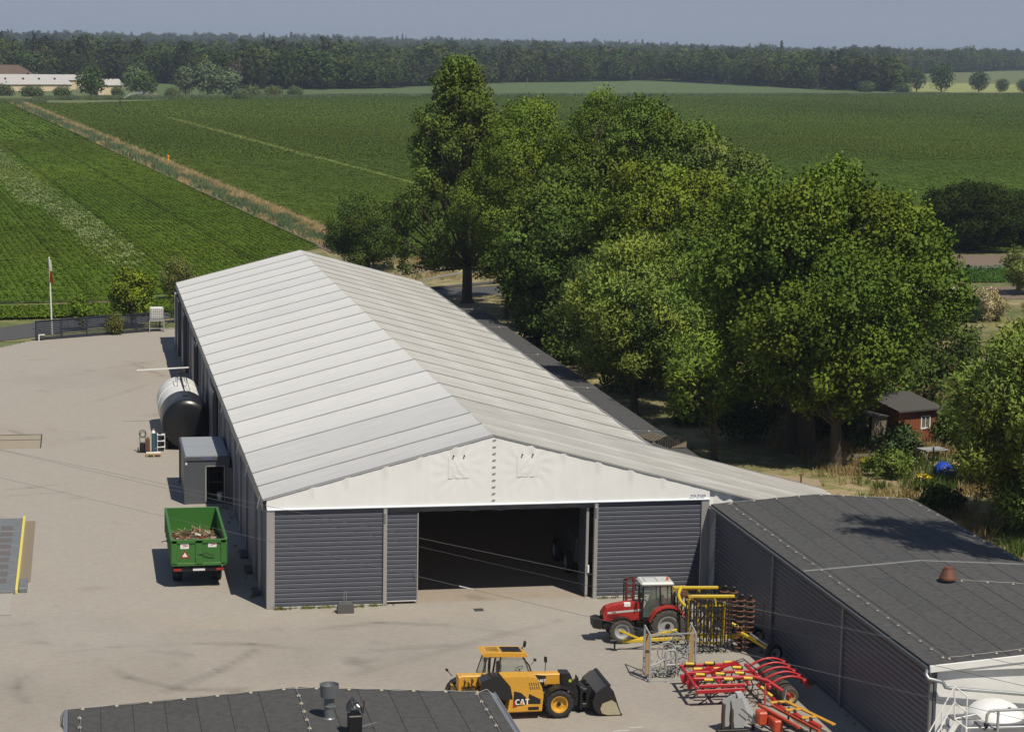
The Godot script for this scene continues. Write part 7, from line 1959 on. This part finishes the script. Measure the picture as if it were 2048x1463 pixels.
func trees() -> void:
	var G1 := Color(.062, .098, .016); var G2 := Color(.052, .084, .018); var G3 := Color(.075, .108, .016); var PALE := Color(.095, .140, .034); var DARK := Color(.017, .028, .007)
	tree("tall_tree", "tallest loose crowned tree beyond the far hall corner", Vector3(28.6, 0, -110), 23.0, 3.0, 8.4, Color(.056, .086, .018), "broad", 1, {"lobes": 62, "dens": 46.0, "lobe": .25, "trunk": .46, "taper": .5, "shift": Vector3(-.9, 0, 0), "loose": true})
	tree("crowded_tree", "feathery green tree next right of the tallest tree", Vector3(31.6, 0, -98), 20.4, 3.2, 5.8, G1, "fine", 2, {"lobes": 24, "trunk": .42})
	tree("crowded_tree", "pointed green tree top standing out in the middle of the tree group", Vector3(36.4, 0, -92), 21.9, 4.0, 5.0, G1, "fine", 3, {"lobes": 22, "trunk": .42, "taper": .3})
	tree("crowded_tree", "dull green tree behind the middle of the tree group", Vector3(40.0, 0, -85), 21.4, 3.0, 5.8, G2, "broad", 4, {"lobes": 24, "trunk": .42, "taper": .2})
	tree("crowded_tree", "round topped tree at the right back of the tree group", Vector3(43.6, 0, -78), 18.9, 2.5, 5.0, Color(.070, .104, .032), "broad", 5, {"lobes": 22, "trunk": .4})
	tree("crowded_tree", "dark green tree in the front middle of the tree group", Vector3(29.8, 0, -76), 15.3, .5, 5.4, G2, "broad", 6, {"lobes": 24, "trunk": .36})
	tree("crowded_tree", "yellowish green wide tree behind the pale tree", Vector3(36.4, 0, -68), 16.9, 2.4, 6.0, G3, "broad", 7, {"lobes": 26, "trunk": .42})
	tree("crowded_tree", "green tree filling the gap before the round topped tree", Vector3(41.5, 0, -62), 14.6, 2.0, 5.4, G1, "fine", 8, {"lobes": 22, "trunk": .36})
	tree("crowded_tree", "shaded green tree behind the pale tree and the maple", Vector3(33.2, 0, -52), 12.0, 2.4, 4.2, G2, "broad", 9, {"lobes": 20, "trunk": .34})
	tree("crowded_tree", "slim dark tree along the annex roof in the tree row", Vector3(28.8, 0, -62), 9.5, .9, 2.7, Color(.058, .086, .026), "narrow", 10, {"lobes": 18, "trunk": .2})
	tree("crowded_tree", "small dark tree at the foot of the tallest tree", Vector3(30.2, 0, -88), 10.5, 2.5, 3.0, G2, "broad", 12, {"lobes": 16, "trunk": .28})
	tree("pale_ash_tree", "pale windblown tree in front of the tree group by the annex", Vector3(28.8, 0, -46.8), 12.3, 1.9, 4.5, PALE, "narrow", 13, {"lobes": 24, "trunk": .26, "dens": 60.0})
	tree("leaning_tree", "small bright green tree with a bent leaning trunk", Vector3(29.6, 0, -30.8), 8.0, 2.4, 2.2, Color(.074, .118, .022), "narrow", 14, {"lobes": 16, "trunk": .20, "shift": Vector3(-.9, 0, 0), "bend": Vector3(.25, 0, 0), "dens": 62.0})
	tree("big_maple", "biggest round maple with twin trunks left of the red shed", Vector3(35.8, 0, -31.6), 18.4, 2.8, 8.2, G1, "broad", 15, {"lobes": 46, "trunk": .48, "dens": 44.0, "lobe": .32, "shift": Vector3(.4, 0, 0), "bend": Vector3(-.3, 0, 0)})
	tree("second_maple", "lower maple on a stout trunk in front of the twin trunks", Vector3(35.9, 0, -27.2), 10.2, 2.4, 2.9, G3, "broad", 16, {"lobes": 20, "trunk": .36, "shift": Vector3(-.1, 0, 0)})
	tree("second_maple", "green crown rising behind the red shed roof", Vector3(41.6, 0, -40), 12.5, 1.2, 4.4, G1, "broad", 17, {"lobes": 22, "trunk": .34})
	tree("pale_poplar", "pale silvery leaved tree at the right picture edge", Vector3(41.0, 0, -9.5), 12.0, .2, 5.0, Color(.105, .145, .034), "narrow", 18, {"lobes": 30, "trunk": .32, "dens": 58.0})
	tree("pale_poplar", "pale leafy tree between the red shed and the right edge tree", Vector3(44.0, 0, -20.5), 7.4, .8, 2.4, PALE, "narrow", 19, {"lobes": 18, "trunk": .24, "dens": 58.0})
	tree("shade_tree", "tall tree right of the machine shed casting its shadow on the roof", Vector3(34.5, 0, 18.2), 26.8, 17.6, 3.6, G1, "broad", 20, {"lobes": 18, "trunk": .5, "dens": 38.0, "shift": Vector3(-2.6, 0, -.2), "lobe": .32})
	tree("lone_tree", "dark round tree standing alone by the back end of the hall roof", Vector3(22.9, 0, -140), 8.2, .4, 4.6, Color(.045, .075, .018), "fine", 21, {"lobes": 24, "trunk": .3, "dens": 50.0})
	tree("young_tree", "young round tree behind the slatted fence beside the water tank", Vector3(-3.5, 0, -93.7), 5.0, 1.0, 1.9, Color(.085, .125, .016), "broad", 22, {"lobes": 14, "trunk": .11, "dens": 80.0, "size": .8})
	tree("young_tree", "smallest young tree behind the slatted fence near the flagpole", Vector3(-7.9, 0, -92.2), 3.1, .6, .95, Color(.080, .125, .016), "broad", 23, {"lobes": 9, "trunk": .06, "dens": 110.0, "size": .65})
	tree("shrub", "brownish green shrub in front of the slatted fence", Vector3(-5.0, 0, -89.3), 1.9, .05, .7, Color(.085, .10, .032), "fine", 24, {"lobes": 8, "trunk": .05, "dens": 120.0, "size": .6, "cat": "shrub"})
	tree("shrub", "dull olive shrub across the road left of the hall gable", Vector3(1.0, 0, -113), 4.2, .1, 1.7, Color(.082, .098, .034), "fine", 25, {"lobes": 14, "trunk": .1, "dens": 70.0, "size": .8, "cat": "shrub", "shift": Vector3(.3, 0, 0)})
	tree("shrub", "green shrub right of the caged water tank", Vector3(.7, 0, -97.2), 2.6, .05, 1.0, Color(.075, .11, .025), "fine", 26, {"lobes": 9, "trunk": .05, "dens": 90.0, "size": .7, "cat": "shrub"})
	tree("dark_oak", "very dark broad oak standing on the field edge at the right", Vector3(101.5, 0, -160), 8.8, .2, 6.2, DARK, "broad", 27, {"lobes": 34, "trunk": .4, "dens": 40.0})
	tree("dark_oak", "dark oak joining the broad oak at the right picture edge", Vector3(110.5, 0, -164), 7.6, .2, 5.0, DARK, "broad", 28, {"lobes": 24, "trunk": .4, "dens": 40.0})
	tree("hedge_tree", "small green tree left of the dark oaks", Vector3(94.0, 0, -157), 4.2, .1, 2.4, Color(.055, .085, .022), "broad", 29, {"lobes": 14, "trunk": .16, "dens": 56.0})
	tree("beige_bush", "large beige flowering bush in the gardens on the right", Vector3(74.6, 0, -94), 2.9, .05, 2.3, Color(.20, .19, .13), "fine", 30, {"lobes": 20, "trunk": .08, "dens": 80.0, "size": .8, "cat": "bush"})
	tree("beige_bush", "second beige bush at the right picture edge", Vector3(79.6, 0, -93), 2.2, .05, 1.9, Color(.185, .175, .12), "fine", 31, {"lobes": 14, "trunk": .08, "dens": 80.0, "size": .8, "cat": "bush"})
	tree("weeping_shrub", "dark weeping shrub beside the sand path", Vector3(65.5, 0, -83), 4.2, .2, 3.2, Color(.042, .066, .022), "narrow", 32, {"lobes": 18, "trunk": .12, "dens": 60.0, "cat": "shrub"})
	tree("garden_tree", "light green garden tree at the right edge above the beige bushes", Vector3(88.5, 0, -114), 5.4, .3, 2.8, Color(.085, .115, .035), "broad", 33, {"lobes": 15, "trunk": .14, "dens": 54.0})
	tree("column_cypress", "slim dark cypress beside the sand path", Vector3(73.0, 0, -92.5), 2.4, .05, .45, Color(.025, .045, .02), "fine", 34, {"lobes": 7, "trunk": .06, "dens": 260.0, "size": .5, "lobe": .9})
	tree("shrub", "dark rounded bush in front of the red shed", Vector3(41.2, 0, -30.3), 2.1, .05, 1.35, Color(.036, .062, .026), "broad", 35, {"lobes": 13, "trunk": .07, "dens": 90.0, "size": .75, "cat": "shrub"})
	tree("shrub", "green bush beside the red shed window", Vector3(46.0, 0, -33.2), 2.4, .05, 1.45, Color(.052, .082, .024), "broad", 36, {"lobes": 13, "trunk": .07, "dens": 90.0, "size": .75, "cat": "shrub"})
	tree("shrub", "leafy green weeds between the stout trunk and the timber edging", Vector3(38.6, 0, -24.8), 1.5, .0, 1.6, Color(.065, .098, .022), "broad", 37, {"lobes": 13, "trunk": .05, "dens": 90.0, "size": .65, "cat": "shrub"})
	rng.seed = 17
	for q in [[33.5, -37, 3.4, 2.4], [38.5, -36.5, 3.6, 2.6], [34, -44, 3.8, 2.8], [39, -48, 4.2, 3.0], [45, -46, 4.6, 3.2], [33, -58, 4.0, 2.6], [32, -70, 3.6, 2.4], [37, -77, 4.2, 3.0], [46, -58, 5.0, 3.4], [43, -70, 5.0, 3.4], [50, -50, 4.6, 3.2], [52, -40, 4.0, 3.0], [49, -32, 3.4, 2.4], [47, -24, 3.0, 2.0], [33, -102, 3.2, 2.2], [36, -108, 4.0, 3.0], [44, -90, 5.0, 3.6], [50, -70, 5.0, 3.6], [57, -58, 4.6, 3.4], [58, -74, 4.8, 3.6], [34.6, -84, 3.0, 2.2], [43.5, -15.5, 2.2, 1.6], [37.5, -15.0, 1.3, 1.1], [34.8, -12.0, 1.0, .9], [29.3, -81, 2.6, 1.6], [28.9, -70, 2.2, 1.5], [30.4, -56, 3.0, 2.0], [31.0, -66, 3.0, 2.2], [31.6, -43, 2.4, 1.7]]:
		tree("undergrowth_shrub", "dense green shrub in the undergrowth below the trees", Vector3(q[0], 0, q[1]), q[2], .0, q[3], tone(Color(.050, .078, .020), rng.randf_range(.8, 1.25)), "broad", int(q[0] * 13 - q[1]), {"lobes": 12, "trunk": .08, "dens": 40.0, "cat": "shrub", "group": "shrubs below the trees"})
	# second trunk of the maple and a few bare stems in the shade
	for q in [[Vector3(35.25, 0, -32.8), Vector3(-.5, 7.5, -.4), .42, "left trunk of the pair leaning under the biggest maple"], [Vector3(29.9, 0, -97.5), Vector3(.1, 6.0, 0), .22, "bare brown stem in the shade right of the tallest tree"], [Vector3(30.7, 0, -95.6), Vector3(-.1, 6.0, 0), .24, "second bare stem right of the tallest tree"]]:
		var t := thing("tree_trunk", q[3], "tree", q[0])
		var mb := MB.new(); mb.pipe([Vector3(0, -.1, 0), q[1] * .3 + Vector3(.06, 0, 0), q[1] * .65, q[1]], q[2], 10, q[2] * .55); mb.lathe(Vector3(0, -.08, 0), Vector3.UP, [Vector2(0, q[2] * 1.6), Vector2(q[2] * .8, q[2] * 1.2), Vector2(q[2] * 1.5, q[2])], 10, true); put("trunk", mb, M.bark, t)
		crown(t, "crown", CL.broad, spray(q[1], 2.0, 60, int(q[0].x * 10)), tint_list(60, tone(G2, 1.5)))
	# yellow flowers at the path
	for q in [[37.6, -26.6, "yellow flowering weed at the foot of the stout maple trunk"], [39.2, -21.8, "yellow flowering weed on the bank above the machine shed"]]:
		var t := thing("flowering_weed", q[2], "plant", Vector3(q[0], 0, q[1]))
		crown(t, "leaves", leaf_clump(40, .45, .2, .3, 5, .8), [Transform3D(Basis.IDENTITY, Vector3(0, .25, 0)), Transform3D(Basis(Vector3.UP, 1), Vector3(.3, .2, .1))], tint_list(2, Color(.09, .13, .03)))
		crown(t, "blossom", leaf_clump(26, .3, .09, .8, 6, .6), [Transform3D(Basis.IDENTITY, Vector3(0, .65, 0)), Transform3D(Basis(Vector3.UP, 2), Vector3(.35, .55, .1))], tint_list(2, Color(.62, .46, .02)), M.vcol)

func spray(c: Vector3, r: float, n: int, seed_: int) -> Array:
	var g := RandomNumberGenerator.new(); g.seed = seed_
	var X := []
	for k in n:
		var d := Vector3(g.randfn(), g.randfn() * .7, g.randfn()).normalized()
		X.append(Transform3D(Basis.from_euler(Vector3(g.randf(), g.randf() * TAU, g.randf())), c + d * r * sqrt(g.randf())))
	return X
func tint_list(n: int, c: Color) -> PackedColorArray:
	var o := PackedColorArray()
	for k in n: o.append(tone(c, .8 + .4 * fmod(k * .618, 1.0)))
	return o

func garden() -> void:
	var t := thing("red_shed", "small red boarded garden shed with dark lean roof among the trees", "shed", Vector3(43.9, 0, -36.6), .30)
	var w := 1.55; var d := 1.5
	var mb := MB.new(); mb.bb(-w, w, 0, 2.0, -d, d - .05); put("core", mb, M.redwood, t)
	for k in 14:
		var x := -w + k * (2 * w / 14.0)
		if x > .15 and x < 1.0:
			mb = MB.new(); mb.bb(x + .008, x + 2 * w / 14.0 - .008, 0, .75, d - .05, d); put("board", mb, M.redwood, t)
			continue
		mb = MB.new(); mb.bb(x + .008, x + 2 * w / 14.0 - .008, 0, 2.05, d - .05, d + rng.randf_range(0, .01)); put("board", mb, M.redwood, t)
	for k in 13:
		var z := -d + k * (2 * d / 13.0)
		mb = MB.new(); mb.bb(-w - .04, -w, 0, 2.05 + .03 * k * 0, z + .008, z + 2 * d / 13.0 - .008); put("board", mb, M.redwood, t)
	mb = MB.new(); mb.bb(.2, .98, .85, .93, d - .04, d + .04); mb.bb(.2, .98, 1.62, 1.70, d - .04, d + .04); mb.bb(.2, .28, .93, 1.62, d - .04, d + .04); mb.bb(.90, .98, .93, 1.62, d - .04, d + .04); mb.bb(.57, .61, .93, 1.62, d - .03, d + .03)
	var win := put("window", mb, M.whitep, t)
	mb = MB.new(); mb.bb(.28, .90, .93, 1.62, d - .02, d - .015); put("pane", mb, M.glass, win)
	mb = MB.new(); mb.prism([Vector2(-d - .3, 2.62), Vector2(d + .35, 2.08), Vector2(d + .35, 2.18), Vector2(-d - .3, 2.72)], Vector3(-w - .3, 0, 0), Vector3(0, 0, 1), Vector3.UP, Vector3(2 * w + .6, 0, 0)); put("roof", mb, M.shedroof, t)
	mb = MB.new(); mb.prism([Vector2(-d, 2.0), Vector2(d, 2.0), Vector2(d, 2.1), Vector2(-d, 2.6)], Vector3(-w - .02, 0, 0), Vector3(0, 0, 1), Vector3.UP, Vector3(2 * w + .04, 0, 0)); put("gable", mb, M.redwood, t)
	t = thing("grey_plank_lean_to", "dark plank lean-to attached left of the red shed", "lean-to", Vector3(41.5, 0, -36.4), .30)
	for k in 7:
		mb = MB.new(); mb.bb(-.7 + k * .18, -.54 + k * .18, 0, 1.7, 1.2, 1.24); put("plank", mb, M.oldwood, t)
	mb = MB.new(); mb.bb(-.75, .62, 1.7, 1.76, -1.2, 1.4); put("roof", mb, M.shedroof, t)
	mb = MB.new(); mb.bb(-.72, -.66, 0, 1.7, -1.1, -1.04); mb.bb(.52, .58, 0, 1.7, -1.1, -1.04); put("post", mb, M.oldwood, t)
	t = thing("second_red_hut", "red hut with grey roof half hidden right of the shed", "hut", Vector3(49.4, 0, -36.0), .3)
	mb = MB.new(); mb.bb(-1.1, 1.1, 0, 1.9, -1.2, 1.2); put("wall", mb, M.redwood, t)
	mb = MB.new(); mb.prism([Vector2(-1.4, 2.1), Vector2(1.4, 1.9), Vector2(1.4, 1.98), Vector2(-1.4, 2.3)], Vector3(-1.3, 0, 0), Vector3(0, 0, 1), Vector3.UP, Vector3(2.6, 0, 0)); put("roof", mb, M.containroof, t)
	t = thing("plank_table", "weathered plank table below the red shed", "table", Vector3(42.9, 0, -29.2), .2)
	for k in 6:
		mb = MB.new(); mb.bb(-.8, .8, .72, .76, -.55 + k * .19, -.38 + k * .19); put("plank", mb, M.greyp, t)
	for x in [-.7, .7]:
		for z in [-.45, .45]:
			mb = MB.new(); mb.bb(x - .04, x + .04, 0, .72, z - .04, z + .04); put("leg", mb, M.oldwood, t)
	t = thing("board_stack", "stack of grey boards on the ground right of the plank table", "boards", Vector3(44.3, 0, -28.0), .3)
	for k in 7:
		mb = MB.new(); mb.bb(-1.0, 1.0, .02 + (k % 2) * .05, .06 + (k % 2) * .05, -.8 + k * .22, -.6 + k * .22); put("board", mb, M.greyp, t)
	t = thing("blue_tarp", "bright blue tarp covering a low heap below the red shed", "tarp", Vector3(42.2, 0, -25.8))
	mb = MB.new(); mb.lathe(Vector3.ZERO, Vector3.UP, [Vector2(0, .75), Vector2(.2, .62), Vector2(.45, .42), Vector2(.6, .2), Vector2(.64, 0)], 14, true)
	var nn := nz(19, 1.5)
	for i in mb.v.size(): mb.v[i] += Vector3(mb.v[i].x, .3, mb.v[i].z) * .18 * nn.get_noise_3dv(mb.v[i] * 1.5)
	put("sheet", mb, M.blue, t)
	t = thing("straw_bale", "pale straw bale beside the blue tarp", "bale", Vector3(43.3, 0, -25.9), .2)
	mb = MB.new(); mb.box(Vector3(0, .26, 0), Vector3(.9, .52, .6), Basis.IDENTITY, .06); put("straw", mb, M.strawm, t)
	for x in [-.22, .22]:
		mb = MB.new(); mb.bb(x - .01, x + .01, .0, .525, -.305, .305); put("twine", mb, M.oldwood, t)
	t = thing("timber_edging", "low weathered timber edging beside the stout maple trunk", "edging", Vector3(38.6, 0, -28.6))
	for y in [.12, .42]:
		mb = MB.new(); mb.bb(-1.6, 2.2, y, y + .2, -.04, .04, .01); put("beam", mb, M.oldwood, t)
	for x in [-1.4, .3, 2.0]:
		mb = MB.new(); mb.bb(x - .05, x + .05, 0, .65, -.14, -.045, .01); put("post", mb, M.oldwood, t)
	t = thing("garden_fence_posts", "dark wire fence posts below the red shed", "fence", Vector3(41.0, 0, -27.2))
	for q in [[0.0, 0.0], [1.0, .3], [4.4, -1.4], [5.0, -.2]]:
		mb = MB.new(); mb.bb(q[0] - .04, q[0] + .04, 0, 1.3, q[1] - .04, q[1] + .04); put("post", mb, M.iron, t)
	mb = MB.new(); mb.tube(Vector3(0, 1.1, 0), Vector3(1, 1.1, .3), .012); mb.tube(Vector3(4.4, 1.1, -1.4), Vector3(5, 1.1, -.2), .012); mb.tube(Vector3(1, 1.1, .3), Vector3(4.4, 1.1, -1.4), .012); put("wire", mb, M.iron, t)
	t = thing("water_standpipe", "rusty standpipe in the dry grass beyond the hall side roof", "standpipe", Vector3(32.2, 0, -22.4))
	mb = MB.new(); mb.tube(Vector3.ZERO, Vector3(0, .75, 0), .05); mb.tube(Vector3(-.12, .75, 0), Vector3(.16, .78, 0), .045); put("pipe", mb, M.rust, t)
	t = thing("white_lodge", "white walled hut half hidden behind the maple trunks", "hut", Vector3(38.4, 0, -50.0), .2)
	mb = MB.new(); mb.bb(-1.6, 1.6, 0, 2.3, -1.3, 1.3); put("wall", mb, M.white, t)
	mb = MB.new(); mb.prism([Vector2(-1.6, 2.3), Vector2(1.6, 2.3), Vector2(0, 3.1)], Vector3(-1.9, 0, 0), Vector3(0, 0, 1), Vector3.UP, Vector3(3.8, 0, 0)); put("roof", mb, M.tile, t)

func _ready() -> void:
	rng.seed = 7
	camera_and_light()
	materials()
	more_materials()
	setting()
	hall()
	machine_shed()
	lean_to()
	workshop()
	clump_kinds()
	woods()
	trees()
	crops()
	garden()
	hall_contents()
	telehandler()
	tractor()
	yellow_harrow()
	grey_reel()
	red_cultivator()
	near_implements()
	trailer_truck()
	container_office()
	fuel_tank()
	yard_small()
	overhead_cables()
